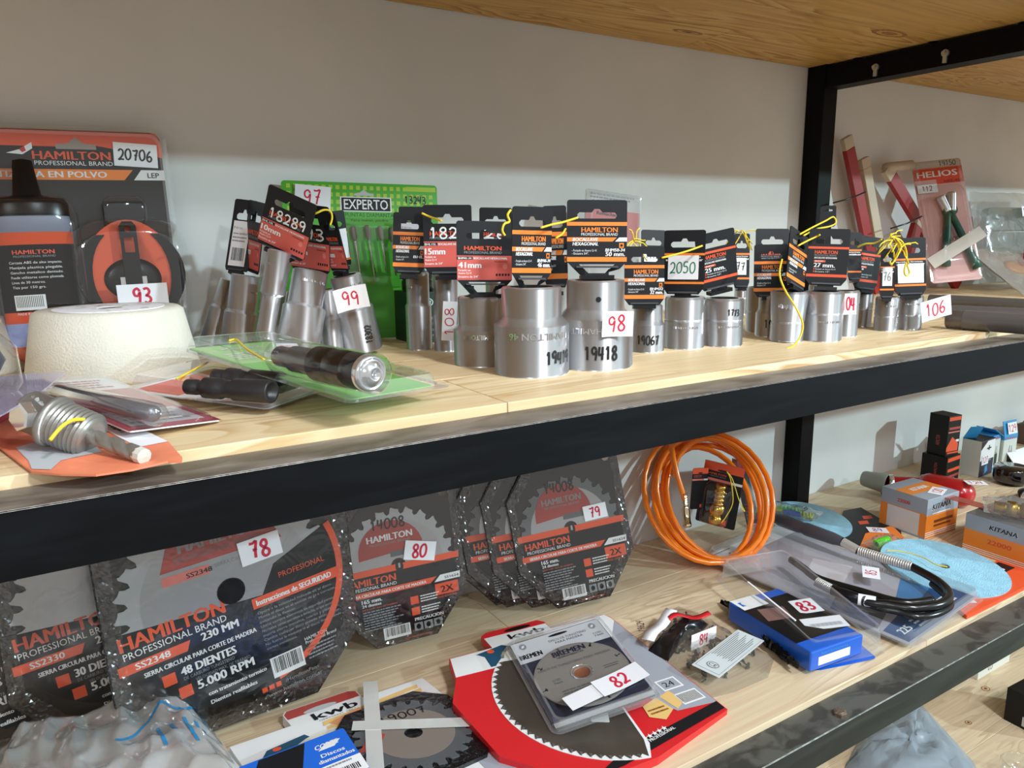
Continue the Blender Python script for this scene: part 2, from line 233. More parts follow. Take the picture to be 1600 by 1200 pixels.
def wood(key, c_light, c_mid, c_dark, seed=0.0, rough=0.5, scale=1.0):
    if key in _M: return _M[key]
    m = bpy.data.materials.new(key); m.use_nodes = True; nt = m.node_tree; b = nt.nodes['Principled BSDF']; b.inputs['Roughness'].default_value = rough
    b.inputs['Specular IOR Level'].default_value = 0.3
    N = nt.nodes.new; Lk = nt.links.new
    tc = N('ShaderNodeTexCoord'); oi = N('ShaderNodeObjectInfo'); ad = N('ShaderNodeVectorMath'); ad.operation = 'MULTIPLY_ADD'
    cb = N('ShaderNodeCombineXYZ'); Lk(oi.outputs['Random'], cb.inputs[0]); Lk(oi.outputs['Random'], cb.inputs[1]); Lk(oi.outputs['Random'], cb.inputs[2])
    Lk(cb.outputs[0], ad.inputs[0]); ad.inputs[1].default_value = (37 + seed, 11 + seed, 5 + seed); Lk(tc.outputs['Object'], ad.inputs[2])
    mp = N('ShaderNodeMapping'); mp.inputs['Scale'].default_value = (1.3 * scale, 9 * scale, 9 * scale); Lk(ad.outputs[0], mp.inputs[0])
    n1 = N('ShaderNodeTexNoise'); n1.inputs['Scale'].default_value = 1.6; n1.inputs['Detail'].default_value = 2.5; n1.inputs['Distortion'].default_value = 0.8; Lk(mp.outputs[0], n1.inputs['Vector'])
    mu = N('ShaderNodeMath'); mu.operation = 'MULTIPLY'; mu.inputs[1].default_value = 13.0; Lk(n1.outputs['Fac'], mu.inputs[0])
    fr = N('ShaderNodeMath'); fr.operation = 'FRACT'; Lk(mu.outputs[0], fr.inputs[0])
    rp = N('ShaderNodeValToRGB'); e = rp.color_ramp.elements; e[0].position = 0.0; e[0].color = (*c_light, 1); e[1].position = 1.0; e[1].color = (*c_light, 1)
    x = rp.color_ramp.elements.new(0.55); x.color = (*c_mid, 1); y = rp.color_ramp.elements.new(0.88); y.color = (*c_dark, 1)
    Lk(fr.outputs[0], rp.inputs['Fac'])
    mp2 = N('ShaderNodeMapping'); mp2.inputs['Scale'].default_value = (6 * scale, 160 * scale, 160 * scale); Lk(ad.outputs[0], mp2.inputs[0])
    n2 = N('ShaderNodeTexNoise'); n2.inputs['Scale'].default_value = 1.0; n2.inputs['Detail'].default_value = 3; Lk(mp2.outputs[0], n2.inputs['Vector'])
    mp3 = N('ShaderNodeMapping'); mp3.inputs['Scale'].default_value = (1.8 * scale, 5 * scale, 5 * scale); Lk(ad.outputs[0], mp3.inputs[0])
    n3 = N('ShaderNodeTexNoise'); n3.inputs['Scale'].default_value = 2.0; n3.inputs['Detail'].default_value = 2; Lk(mp3.outputs[0], n3.inputs['Vector'])
    mx = N('ShaderNodeMixRGB'); mx.blend_type = 'MIX'; mx.inputs[0].default_value = 0.5; mx.inputs[2].default_value = (*c_mid, 1)
    r3 = N('ShaderNodeValToRGB'); r3.color_ramp.elements[0].position = 0.4; r3.color_ramp.elements[1].position = 0.6; Lk(n3.outputs['Fac'], r3.inputs['Fac'])
    Lk(r3.outputs['Color'], mx.inputs[0]); Lk(rp.outputs['Color'], mx.inputs[1])
    ov = N('ShaderNodeMixRGB'); ov.blend_type = 'OVERLAY'; ov.inputs[0].default_value = 0.28; Lk(mx.outputs[0], ov.inputs[1]); Lk(n2.outputs['Fac'], ov.inputs[2])
    Lk(ov.outputs[0], b.inputs['Base Color'])
    bp = N('ShaderNodeBump'); bp.inputs['Strength'].default_value = 0.15; bp.inputs['Distance'].default_value = 0.001; Lk(n2.outputs['Fac'], bp.inputs['Height']); Lk(bp.outputs[0], b.inputs['Normal'])
    _M[key] = m; return m
BLK = mat('black_card', S(22, 23, 27), 0.42, spec=.3)
BLKP = mat('black_plastic', S(16, 16, 19), 0.28, spec=.4)
ORG = mat('orange_print', S(240, 130, 40), 0.45)
ORR = mat('red_orange_print', S(228, 84, 42), 0.45)
SAL = mat('salmon_print', S(205, 88, 78), 0.45)
WHT = mat('white_print', S(232, 232, 232), 0.5)
GRY = mat('grey_print', S(140, 142, 145), 0.5)
PAP = mat('white_paper', S(236, 236, 240), 0.65, bump=0.05, bscale=60)
REDI = mat('red_marker', S(205, 40, 70), 0.5)
BLKI = mat('black_marker', S(18, 18, 22), 0.45)
GRNI = mat('green_marker', S(25, 120, 90), 0.5)
REDP = mat('red_card', S(200, 40, 44), 0.4)
YEL = mat('yellow_twine', S(235, 205, 50), 0.6)
STEEL = mat('satin_chrome', S(220, 221, 223), 0.34, 0.92)
_nt = STEEL.node_tree; _tg = _nt.nodes.new('ShaderNodeTangent'); _tg.direction_type = 'RADIAL'; _tg.axis = 'Z'
_pb = _nt.nodes['Principled BSDF']; _nt.links.new(_tg.outputs[0], _pb.inputs['Tangent']); _pb.inputs['Anisotropic'].default_value = 0.8; _pb.inputs['Anisotropic Rotation'].default_value = 0.25
STEELD = mat('socket_rim', S(170, 172, 175), 0.22, 1.0)
ENGR = mat('embossed_chrome', S(225, 226, 228), 0.16, 1.0)
DARKM = mat('dark_phosphate_steel', S(62, 62, 64), 0.42, 0.55, bump=0.06, bscale=400)
BRASS = mat('brass', S(214, 168, 78), 0.22, 1.0)
CHROME = mat('polished_chrome', S(235, 236, 238), 0.16, 0.9)
CLEAR = film('clear_blister', fac=0.12)
CLEARE = film('folded_clear_edge', fac=.2, body=.16, bodycol=S(214, 216, 218))
CLEARW = film('cloudy_blister', tint=(0.88, 0.89, 0.90), fac=0.2, body=0.05)
WRAP = film('shrink_wrap', tint=(0.97, 0.97, 0.97), fac=0.0, rough=0.12, bump=0.35, bscale=30, edge=.35)
SILV = mat('blade_steel', S(178, 180, 183), 0.34, 0.9, bump=0.03, bscale=300)
# ---------------------------------------------------------------- mesh builders
class MB:
    def __init__(s): s.v = []; s.f = []; s.m = []; s.mats = []; s.X = Matrix.Identity(4); s.sm = []
    def mi(s, m):
        if m not in s.mats: s.mats.append(m)
        return s.mats.index(m)
    def add(s, vs, fs, m, smooth=False):
        o = len(s.v); s.v += [tuple(s.X @ Vector(v)) for v in vs]; k = s.mi(m)
        for f in fs: s.f.append(tuple(o + i for i in f)); s.m.append(k); s.sm.append(smooth)
    def box(s, x0, x1, y0, y1, z0, z1, m):
        s.add([(x0, y0, z0), (x1, y0, z0), (x1, y1, z0), (x0, y1, z0), (x0, y0, z1), (x1, y0, z1), (x1, y1, z1), (x0, y1, z1)],
              [(0, 3, 2, 1), (4, 5, 6, 7), (0, 1, 5, 4), (1, 2, 6, 5), (2, 3, 7, 6), (3, 0, 4, 7)], m)
    def rbox(s, x0, x1, y0, y1, z0, z1, m, r=0.002):
        """box with rounded vertical-plane outline in x-z, thickness in y"""
        s.prism(rrect(x0, z0, x1, z1, r), y0, y1, m)
    def prism(s, poly, y0, y1, m, holes=(), mside=None):
        """outline in x,z ; extruded from y0 (front) to y1 (back)"""
        loops = [list(poly)] + [list(h) for h in holes]
        pts = [p for l in loops for p in l]
        tris = tessellate_polygon([[Vector((p[0], p[1], 0)) for p in l] for l in loops])
        n = len(pts); vs = [(p[0], y0, p[1]) for p in pts] + [(p[0], y1, p[1]) for p in pts]
        ft = []; bk = []
        for a, b, c in tris:
            A, B, Cc = pts[a], pts[b], pts[c]
            if (B[0]-A[0])*(Cc[1]-A[1]) - (B[1]-A[1])*(Cc[0]-A[0]) < 0: b, c = c, b
            ft.append((a, b, c)); bk.append((n+a, n+c, n+b))
        s.add(vs, ft + bk, m)
        fs = []; o = 0
        for l in loops:
            k = len(l)
            ar = sum(l[i][0]*l[(i+1) % k][1] - l[(i+1) % k][0]*l[i][1] for i in range(k))
            for i in range(k):
                a, b = o+i, o+(i+1) % k
                fs.append((a, n+a, n+b, b) if (ar > 0) == (l is loops[0]) else (b, n+b, n+a, a))
            o += k
        s.add(vs, fs, mside or m)
    def lathe(s, prof, m, seg=40, smooth=True, a=None, b=None, mats=None):
        """profile [(r, t)] revolved round the axis a->b (t in metres along it)"""
        a = Vector(a or (0, 0, 0)); b = Vector(b or (0, 0, 1)); ax = (b - a).normalized()
        u = ax.orthogonal().normalized(); w = ax.cross(u)
        vs = []; n = len(prof)
        for r, t in prof:
            for i in range(seg):
                q = 2*math.pi*i/seg; vs.append(tuple(a + ax*t + (u*math.cos(q) + w*math.sin(q))*r))
        for j in range(n-1):
            fs = [(j*seg+i, j*seg+(i+1) % seg, (j+1)*seg+(i+1) % seg, (j+1)*seg+i) for i in range(seg)]
            if j == 0: base = len(s.v); s.v += [tuple(s.X @ Vector(v)) for v in vs]
            k = s.mi(mats[j] if mats else m)
            for f in fs: s.f.append(tuple(base+i for i in f)); s.m.append(k); s.sm.append(smooth)
    def tube(s, pts, r, m, seg=8, closed=False, caps=True, rr=None):
        pts = [Vector(p) for p in pts]; n = len(pts); vs = []; u = None
        for i, p in enumerate(pts):
            t = (pts[(i+1) % n] - pts[i-1]) if (closed or 0 < i < n-1) else (pts[1]-pts[0] if i == 0 else pts[-1]-pts[-2])
            if t.length < 1e-9: t = Vector((0, 0, 1))
            t.normalize(); u = (t.orthogonal() if u is None else (u - t*u.dot(t))); u.normalize(); w = t.cross(u)
            q = rr[i] if rr else r
            for k in range(seg):
                a = 2*math.pi*k/seg; vs.append(tuple(p + (u*math.cos(a) + w*math.sin(a))*q))
        fs = []
        for i in range(n if closed else n-1):
            j = (i+1) % n
            for k in range(seg): fs.append((i*seg+k, i*seg+(k+1) % seg, j*seg+(k+1) % seg, j*seg+k))
        if caps and not closed: fs.append(tuple(reversed(range(seg)))); fs.append(tuple((n-1)*seg+k for k in range(seg)))
        s.add(vs, fs, m, True)
    def build(s, name, parent=None, loc=None, bevel=0.0):
        me = bpy.data.meshes.new(name); me.from_pydata(s.v, [], s.f)
        for m in s.mats: me.materials.append(m)
        me.polygons.foreach_set('material_index', s.m); me.polygons.foreach_set('use_smooth', s.sm); me.update()
        o = bpy.data.objects.new(name, me); COL.objects.link(o)
        if parent: o.parent = parent
        if loc: o.location = loc
        if bevel:
            bv = o.modifiers.new('bevel', 'BEVEL'); bv.width = bevel; bv.segments = 2; bv.limit_method = 'ANGLE'
        return o
def rrect(x0, z0, x1, z1, r, n=4):
    out = []
    for cx, cz, a0 in ((x1-r, z0+r, -90), (x1-r, z1-r, 0), (x0+r, z1-r, 90), (x0+r, z0+r, 180)):
        for i in range(n+1):
            a = math.radians(a0 + 90*i/n); out.append((cx + r*math.cos(a), cz + r*math.sin(a)))
    return out
def circ(cx, cz, r, n=24, a0=0, a1=360):
    full = abs(a1-a0) >= 360
    return [(cx + r*math.cos(math.radians(a0+(a1-a0)*i/(n if full else n-1))), cz + r*math.sin(math.radians(a0+(a1-a0)*i/(n if full else n-1)))) for i in range(n)]
# ---------------------------------------------------------------- lettering
_T = {}
def textmesh(s, bold):
    k = (s, bold)
    if k in _T: return _T[k]
    c = bpy.data.curves.new('t', 'FONT'); c.body = s; c.resolution_u = 2; c.offset = bold
    o = bpy.data.objects.new('t', c); me = bpy.data.meshes.new_from_object(o)
    vs = [tuple(v.co)[:2] for v in me.vertices]; fs = [tuple(p.vertices) for p in me.polygons]
    bpy.data.objects.remove(o); bpy.data.curves.remove(c); bpy.data.meshes.remove(me)
    x0 = min(v[0] for v in vs); x1 = max(v[0] for v in vs)
    H = 0.70
    _T[k] = ([((v[0]-x0)/H, v[1]/H) for v in vs], fs, (x1-x0)/H); return _T[k]
STROKES = {
 '0': [[(.5, 1), (.15, .8), (.05, .45), (.2, .08), (.5, 0), (.85, .2), (.95, .6), (.8, .92), (.5, 1)]],
 '1': [[(.25, .75), (.5, 1), (.5, 0)]], '2': [[(.1, .8), (.4, 1), (.8, .9), (.85, .6), (.5, .25), (.05, 0), (.4, .06), (.95, .05)]],
 '3': [[(.1, .95), (.55, 1), (.8, .8), (.6, .58), (.35, .52), (.75, .42), (.9, .2), (.55, 0), (.1, .08)]],
 '4': [[(.2, 1), (.1, .45), (.5, .42), (.9, .5)], [(.75, 1), (.7, .5), (.65, 0)]],
 '5': [[(.85, 1), (.25, .97), (.18, .6), (.6, .6), (.85, .38), (.7, .08), (.3, 0), (.05, .1)]],
 '6': [[(.75, 1), (.35, .75), (.1, .35), (.3, .03), (.7, .05), (.88, .3), (.6, .5), (.2, .35)]],
 '7': [[(.1, .95), (.5, .92), (.9, 1), (.65, .5), (.5, 0)], [(.35, .5), (.85, .52)]],
 '8': [[(.5, .52), (.15, .75), (.4, 1), (.75, .95), (.8, .7), (.5, .52), (.15, .25), (.35, 0), (.8, .05), (.9, .3), (.5, .52)]],
 '9': [[(.85, .8), (.55, 1), (.15, .85), (.2, .55), (.6, .5), (.85, .75), (.8, .35), (.7, 0)]],
 '-': [[(.2, .5), (.8, .5)]], 'B': [[(.15, 0), (.15, 1), (.7, .9), (.7, .6), (.15, .52), (.85, .4), (.8, .1), (.15, 0)]]}
class Pr:
    """flat print on a card face: fractions of the card's width and height, layers stacked towards the viewer"""
    def __init__(s, w, h, off=0.0, wrap=None, x0=None, z0=None):
        s.w = w; s.h = h; s.off = off; s.wrap = wrap; s.mb = MB(); s.x0 = -w/2 if x0 is None else x0; s.z0 = -h/2 if z0 is None else z0
    def P(s, fx, fy, ly):
        x = s.x0 + fx*s.w; z = s.z0 + fy*s.h; d = s.off + 0.00012*(ly+1)
        if getattr(s, 'R', None):
            a, cx, cz = s.R; ca, sa = math.cos(a), math.sin(a); x, z = cx+(x-cx)*ca-(z-cz)*sa, cz+(x-cx)*sa+(z-cz)*ca
        if s.wrap:
            R = s.wrap + d; return (R*math.sin(x/s.wrap), -R*math.cos(x/s.wrap), z)
        return (x, -d, z)
    def poly(s, pts, m, ly=0):
        if s.wrap is None and len(pts) > 4:
            tr = tessellate_polygon([[Vector((p[0], p[1], 0)) for p in pts]])
            fs = []
            for a, b, c in tr:
                A, B, Cc = pts[a], pts[b], pts[c]
                fs.append((a, b, c) if (B[0]-A[0])*(Cc[1]-A[1])-(B[1]-A[1])*(Cc[0]-A[0]) > 0 else (a, c, b))
            s.mb.add([s.P(x, y, ly) for x, y in pts], fs, m)
        else: s.mb.add([s.P(x, y, ly) for x, y in pts], [tuple(range(len(pts)))], m)
    def rect(s, x0, y0, x1, y1, m, ly=0):
        n = 8 if s.wrap else 1
        for i in range(n):
            a = x0+(x1-x0)*i/n; b = x0+(x1-x0)*(i+1)/n; s.poly([(a, y0), (b, y0), (b, y1), (a, y1)], m, ly)
    def text(s, t, x, y, h, m, ly=1, w=None, bold=0.0, shear=0.0, rot=0.0, al='l', wide=1.0):
        if not t.strip(): return
        if bold > .016:
            e = min(.11, bold*4.5)*h*s.h/s.w*(1 if not rot else .6)
            for k_ in (1, .66, .33): s.text(t, x+e*k_, y+e*.10*(k_-.5)*s.w/s.h, h, m, ly+.5*k_, (w-e) if w else None, .0, shear, rot, al, wide)
            bold = .0; w = (w-e) if w else None
        vs, fs, W0 = textmesh(t, bold); k = h*s.h; kx = k*wide
        if w: kx = w*s.w/W0
        ox = {'l': 0, 'c': -W0*kx/2, 'r': -W0*kx}[al]; ca, sa = math.cos(math.radians(rot)), math.sin(math.radians(rot))
        out = []
        for a, b in vs:
            X = ox + a*kx + b*k*shear; Z = b*k; X, Z = X*ca-Z*sa, X*sa+Z*ca
            out.append(s.P(x + X/s.w, y + Z/s.h, ly))
        s.mb.add(out, fs, m)
    def hand(s, t, x, y, h, m, ly=1, w=None, rot=0.0, th=0.11, adv=1.05, asp=0.62):
        k = h*s.h; cw = k*asp; 
        if w: cw = w*s.w/len(t)/adv
        ca, sa = math.cos(math.radians(rot)), math.sin(math.radians(rot)); rn = random.Random(t)
        for i, ch in enumerate(t):
            jy = rn.uniform(-.06, .06)*k
            for st in STROKES.get(ch, []):
                p = []
                for j in range(len(st)-1):      # smooth the stroke a little
                    q0 = st[max(0, j-1)]; q1 = st[j]; q2 = st[j+1]; q3 = st[min(len(st)-1, j+2)]
                    for tt in (0, .33, .66):
                        f = lambda a, b, c, d: 0.5*((2*b)+(-a+c)*tt+(2*a-5*b+4*c-d)*tt*tt+(-a+3*b-3*c+d)*tt**3)
                        p.append((f(q0[0], q1[0], q2[0], q3[0]), f(q0[1], q1[1], q2[1], q3[1])))
                p.append(st[-1])
                p = [(i*cw*adv + a*cw*.88, b*k + jy) for a, b in p]
                L_ = []; R_ = []; hw = th*k/2
                for j in range(len(p)):
                    a = p[max(0, j-1)]; b = p[min(len(p)-1, j+1)]; dx, dz = b[0]-a[0], b[1]-a[1]; l = math.hypot(dx, dz) or 1
                    nx, nz = -dz/l*hw, dx/l*hw
                    L_.append((p[j][0]+nx, p[j][1]+nz)); R_.append((p[j][0]-nx, p[j][1]-nz))
                pts = L_ + R_; n = len(L_)
                out = [s.P(x + (X*ca-Z*sa)/s.w, y + (X*sa+Z*ca)/s.h, ly) for X, Z in pts]
                s.mb.add(out, [(n+j, n+j+1, j+1, j) for j in range(n-1)], m)
    def lines(s, x0, y0, x1, y1, n, m, ly=1, fill=.45, seed=1, rot=0):
        """rows of tiny unreadable print as broken dashes"""
        rn = random.Random(seed); dy = (y1-y0)/n
        for i in range(n):
            y = y1-(i+1)*dy + dy*.3; x = x0; e = x1 - rn.random()*.3*(x1-x0)
            while x < e:
                l = rn.uniform(.04, .13)*(x1-x0); b = min(e, x+l); s.poly([(x, y), (b, y), (b, y+dy*fill), (x, y+dy*fill)], m, ly); x = b + .018*(x1-x0)
    def barcode(s, x0, y0, x1, y1, ly=1, seed=3, tail=True):
        s.rect(x0, y0, x1, y1, WHT, ly); rn = random.Random(seed); x = x0+(x1-x0)*.07; ya = y0+(y1-y0)*(.22 if tail else .1)
        while x < x1-(x1-x0)*.08:
            l = rn.choice((.012, .02, .03))*(x1-x0); s.poly([(x, ya), (x+l, ya), (x+l, y1-(y1-y0)*.06), (x, y1-(y1-y0)*.06)], BLKI, ly+1); x += l + rn.choice((.012, .02, .03))*(x1-x0)
    def build(s, name, parent): return s.mb.build(name, parent)
# ---------------------------------------------------------------- things
def tag(o, label=None, cat=None, group=None, kind=None):
    if label: o['label'] = label
    if cat: o['category'] = cat
    if group: o['group'] = group
    if kind: o['kind'] = kind
    return o
def thing(name, label, cat, loc=(0, 0, 0), rot=(0, 0, 0), group=None):
    o = bpy.data.objects.new(name, None); o.empty_display_size = 0.02; COL.objects.link(o); o.location = loc; o.rotation_euler = rot
    return tag(o, label, cat, group)
def frame(parent, key, off=0.0):
    """world placement matrix of a fitted card, relative to its parent thing"""
    x, y, z, a, b, c, w, h = L[key]
    M = Matrix.Translation((x, y, z)) @ Euler((a, b, c)).to_matrix().to_4x4()
    return parent.matrix_basis.inverted() @ M @ Matrix.Translation((0, -off, 0)), w, h
def sticker(parent, key=None, text='', ink=None, M=None, w=None, h=None, rot=0, label=None, curl=0.0, name='price_sticker', size=.6, th=.11):
    if key: M, w, h = frame(parent, key)
    o = MB(); n = 6; t = 0.0003
    vs = []; 
    for i in range(n+1):
        x = -w/2 + w*i/n; y = -curl*((i/n*2-1)**2)
        vs += [(x, y-t, -h/2), (x, y-t, h/2), (x, y, -h/2), (x, y, h/2)]
    fs = []
    for i in range(n):
        a = 4*i; b = a+4; fs += [(a, b, b+1, a+1), (a+2, a+3, b+3, b+2), (a+1, b+1, b+3, a+3), (a, a+2, b+2, b)]
    fs += [(0, 1, 3, 2), (4*n, 4*n+2, 4*n+3, 4*n+1)]
    o.add(vs, fs, PAP); p = Pr(w, h, t)
    if text:
        cw = min(.86/len(text), size*.62*h/w if rot == 0 else 1)
        if rot == 0:
            wt = cw*len(text); p.hand(text, .5-wt/2, .5-size/2, size, ink or REDI, w=wt, th=th)
        else:
            H = size*w/h; p.hand(text, .5+size/2*1.0, .12, H, ink or REDI, rot=90, th=th, w=.76*h/w)
    if curl:
        q = []
        for v in p.mb.v: q.append((v[0], v[1]-curl*((v[0]/w*2)**2), v[2]))
        p.mb.v = q
    base = len(o.v); mi = [o.mi(m) for m in p.mb.mats]
    o.v += p.mb.v; o.f += [tuple(base+i for i in f) for f in p.mb.f]; o.m += [mi[k] for k in p.mb.m]; o.sm += p.mb.sm
    ob = o.build(name, parent); ob.matrix_local = M
    if text: ob['label'] = label or 'white paper sticker with handwritten %s' % text
    return ob
def twine(parent, pts, r=0.0009, name='yellow_twine', own=False):
    """smooth cord through world points"""
    P = [Vector(p) for p in pts]; out = []
    for j in range(len(P)-1):
        a, b, c, d = P[max(0, j-1)], P[j], P[j+1], P[min(len(P)-1, j+2)]
        for k in range(6):
            t = k/6; out.append(0.5*((2*b)+(-a+c)*t+(2*a-5*b+4*c-d)*t*t+(-a+3*b-3*c+d)*t**3))
    out.append(P[-1]); m = MB(); off = parent.location if parent else Vector((0, 0, 0))
    m.tube([p-off for p in out], r, YEL, 6); return m.build(name, parent)
# ================================================================ SETTING
def wallmat():
    m = mat('painted_wall', S(220, 220, 218), 0.75); nt = m.node_tree; b = nt.nodes['Principled BSDF']; N = nt.nodes.new
    tc = N('ShaderNodeTexCoord'); n = N('ShaderNodeTexNoise'); n.inputs['Scale'].default_value = 3; n.inputs['Detail'].default_value = 5
    r = N('ShaderNodeValToRGB'); r.color_ramp.elements[0].position = .38; r.color_ramp.elements[1].position = .62
    r.color_ramp.elements[0].color = (*S(207, 206, 204), 1); r.color_ramp.elements[1].color = (*S(219, 218, 216), 1)
    nt.links.new(tc.outputs['Object'], n.inputs['Vector']); nt.links.new(n.outputs['Fac'], r.inputs['Fac']); nt.links.new(r.outputs['Color'], b.inputs['Base Color'])
    n2 = N('ShaderNodeTexNoise'); n2.inputs['Scale'].default_value = 60; bp = N('ShaderNodeBump'); bp.inputs['Strength'].default_value = .12; bp.inputs['Distance'].default_value = .002
    nt.links.new(tc.outputs['Object'], n2.inputs['Vector']); nt.links.new(n2.outputs['Fac'], bp.inputs['Height']); nt.links.new(bp.outputs[0], b.inputs['Normal']); return m
m = MB(); m.box(-2.2, 4.2, WALL, WALL+.06, -1.25, 1.2, wallmat()); tag(m.build('wall_back'), 'white painted plaster wall behind the shelves', None, None, 'structure')
FLR = mat('concrete_floor', S(120, 116, 110), 0.8, bump=.1, bscale=20)
m = MB(); m.box(-2.2, 4.2, -3.2, WALL, -1.27, -1.25, FLR); tag(m.build('floor'), None, None, None, 'structure')
# ---------------------------------------------------------------- rack
def dusty(key, c0, c1, rough, sc, lo, hi):
    m = mat(key, c0, rough); nt = m.node_tree; b = nt.nodes['Principled BSDF']; N = nt.nodes.new
    tc = N('ShaderNodeTexCoord'); mp = N('ShaderNodeMapping'); mp.inputs['Scale'].default_value = sc; n = N('ShaderNodeTexNoise'); n.inputs['Scale'].default_value = 1; n.inputs['Detail'].default_value = 6; n.inputs['Distortion'].default_value = .6
    r = N('ShaderNodeValToRGB'); r.color_ramp.elements[0].position = lo; r.color_ramp.elements[1].position = hi; r.color_ramp.elements[0].color = (*c0, 1); r.color_ramp.elements[1].color = (*c1, 1)
    nt.links.new(tc.outputs['Object'], mp.inputs[0]); nt.links.new(mp.outputs[0], n.inputs['Vector']); nt.links.new(n.outputs['Fac'], r.inputs['Fac']); nt.links.new(r.outputs['Color'], b.inputs['Base Color'])
    rr = N('ShaderNodeMapRange'); rr.inputs[3].default_value = rough-.12; rr.inputs[4].default_value = rough+.25; nt.links.new(n.outputs['Fac'], rr.inputs[0]); nt.links.new(rr.outputs[0], b.inputs['Roughness']); return m
RAILF = dusty('black_rail_face', S(5, 6, 8), S(15, 17, 20), .55, (9, 60, 60), .45, .75)
RAILT = dusty('dusty_rail_top', S(84, 76, 68), S(132, 122, 112), .42, (14, 40, 40), .4, .62)
RAILS = dusty('smudged_rail_top', S(54, 54, 51), S(84, 83, 77), .45, (22, 34, 34), .44, .54)
EDGEHL = mat('painted_edge_highlight', S(150, 146, 140), .45, .4, var=.5, vscale=150)  # pale tone painted in place of the bevel's highlight
RAILO = dusty('olive_black_rail', S(38, 39, 32), S(54, 54, 45), .5, (6, 40, 40), .4, .7)
POSTM = mat('black_post_paint', S(6, 6, 7), .5, spec=.12)
RAILF.node_tree.nodes['Principled BSDF'].inputs['Specular IOR Level'].default_value = .15
rack = thing('shelving_rack', 'black steel angle shelving rack standing against the white wall', 'shelf', (0, 0, -1.24))
rack['_'] = 1; del rack['_']
def rk(m, name, lab=None, bevel=0.0):
    o = m.build(name, rack, (0, 0, 1.24), bevel)
    if lab: o['label'] = lab
    return o
X0, X1 = -0.9, 2.9
for z, tm, lab in ((0.4226, RAILT, None), (0.0, RAILT, None), (-.4093, RAILS, None), (-.818, RAILS, None)):
    m = MB(); t = .0032
    # an L profile: upright flange at the front, flat flange on top
    m.add([(X0, 0, z-.038), (X1, 0, z-.038), (X1, 0, z), (X0, 0, z), (X0, t, z-.038), (X1, t, z-.038), (X1, t, z-t), (X0, t, z-t), (X0, .040, z-t), (X1, .040, z-t), (X1, .040, z), (X0, .040, z)],
          [(0, 1, 2, 3), (5, 4, 7, 6), (0, 4, 5, 1), (6, 7, 8, 9), (9, 8, 11, 10), (0, 3, 7, 4), (3, 11, 8, 7), (1, 5, 6, 2), (2, 6, 9, 10)], RAILF)
    m.add([(X0, 0, z), (X1, 0, z), (X1, .040, z), (X0, .040, z)], [(0, 1, 2, 3)], tm)
    if z in (0.0, -.4093): m.add([(X0, -.0002, z-.0007), (X1, -.0002, z-.0007), (X1, .0005, z+.0002), (X0, .0005, z+.0002)], [(0, 1, 2, 3)], EDGEHL)  # thin bright strip set proud to imitate the highlight on the rail's front edge
    if z == -.4093:
        for k_ in range(10): pass
        m.mats[0] = RAILO
    rk(m, 'front_rail')
    for cx in (1.218,):
        m = MB(); m.box(cx+.002, cx+.038, .006, .455, z-.04, z-.0035, POSTM); rk(m, 'cross_beam')
for cx in (1.218, -.75):
    m = MB(); m.box(cx, cx+.038, .456, WALL-.001, -1.24, 1.0, POSTM); rk(m, 'post', bevel=.0015)
    m = MB(); m.box(cx+1.5 if cx > 0 else cx-.1, (cx+1.5 if cx > 0 else cx-.1)+.038, -.0385, -.0005, -1.24, 1.0, POSTM); rk(m, 'post', bevel=.0015)
BOLT = mat('zinc_bolt', S(190, 188, 180), .4, .7)
for y in (.36, .245):
    m = MB(); m.lathe([(0, 0), (.0055, 0), (.0055, .004), (.003, .004), (.003, .009), (0, .009)], BOLT, 12, False, (1.22, y, .400), (1.21, y, .400)); rk(m, 'bolt')
    m = MB(); m.box(1.2165, 1.2195, y-.003, y+.003, .386, .398, BOLT); rk(m, 'bolt')
for y in (.40, .27, .14):
    m = MB(); m.lathe([(0, 0), (.008, .0), (.006, .006), (0, .008)], POSTM, 12, True, (1.226, y, .4215), (1.226, y, .40)); rk(m, 'bolt')
m = MB(); m.lathe([(0, 0), (.008, 0), (.008, .004), (.005, .0055), (0, .0055)], mat('rusty_bolt', S(120, 105, 90), .5, .6, bump=.6, bscale=500), 6, False, (.725, .012, -.4093), (.725, .012, 0)); rk(m, 'bolt', 'rusty hexagonal bolt head')
# planks
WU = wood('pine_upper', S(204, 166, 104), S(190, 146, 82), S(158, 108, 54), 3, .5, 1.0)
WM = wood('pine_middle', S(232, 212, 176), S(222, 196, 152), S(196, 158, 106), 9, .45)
WLo = wood('pine_lower', S(222, 202, 170), S(212, 190, 158), S(190, 166, 134), 21, .5)
def shelf(z0, z1, ys, mt, cuts, lab):
    t = thing('shelf_board', lab, 'shelf board', (0, 0, z0))
    for i in range(len(ys)-1):
        c = [X0] + cuts[i] + [X1]
        for j in range(len(c)-1):
            m = MB(); m.box(c[j]+.0003, c[j+1]-.0003, ys[i]+.0003, ys[i+1]-.0003, z0, z1, mt); m.build('plank', t, (0, 0, -z0), .0008)
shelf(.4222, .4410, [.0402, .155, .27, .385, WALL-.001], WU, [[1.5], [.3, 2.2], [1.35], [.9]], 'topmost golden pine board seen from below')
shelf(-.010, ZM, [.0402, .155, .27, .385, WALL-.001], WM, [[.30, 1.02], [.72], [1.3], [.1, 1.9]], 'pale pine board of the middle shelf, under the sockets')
shelf(-.4190, ZL, [.0402, .152, .262, .372, WALL-.001], WLo, [[.95], [.42], [1.4], [.5, 2.0]], 'brownish pine board of the lower shelf, under the saw blades and hose')
shelf(-.8280, ZB, [.0402, .155, .27, .385, WALL-.001], WLo, [[1.6], [1.2], [1.9], [1.3]], 'bottom pine board glimpsed below the smudged rail at lower right')

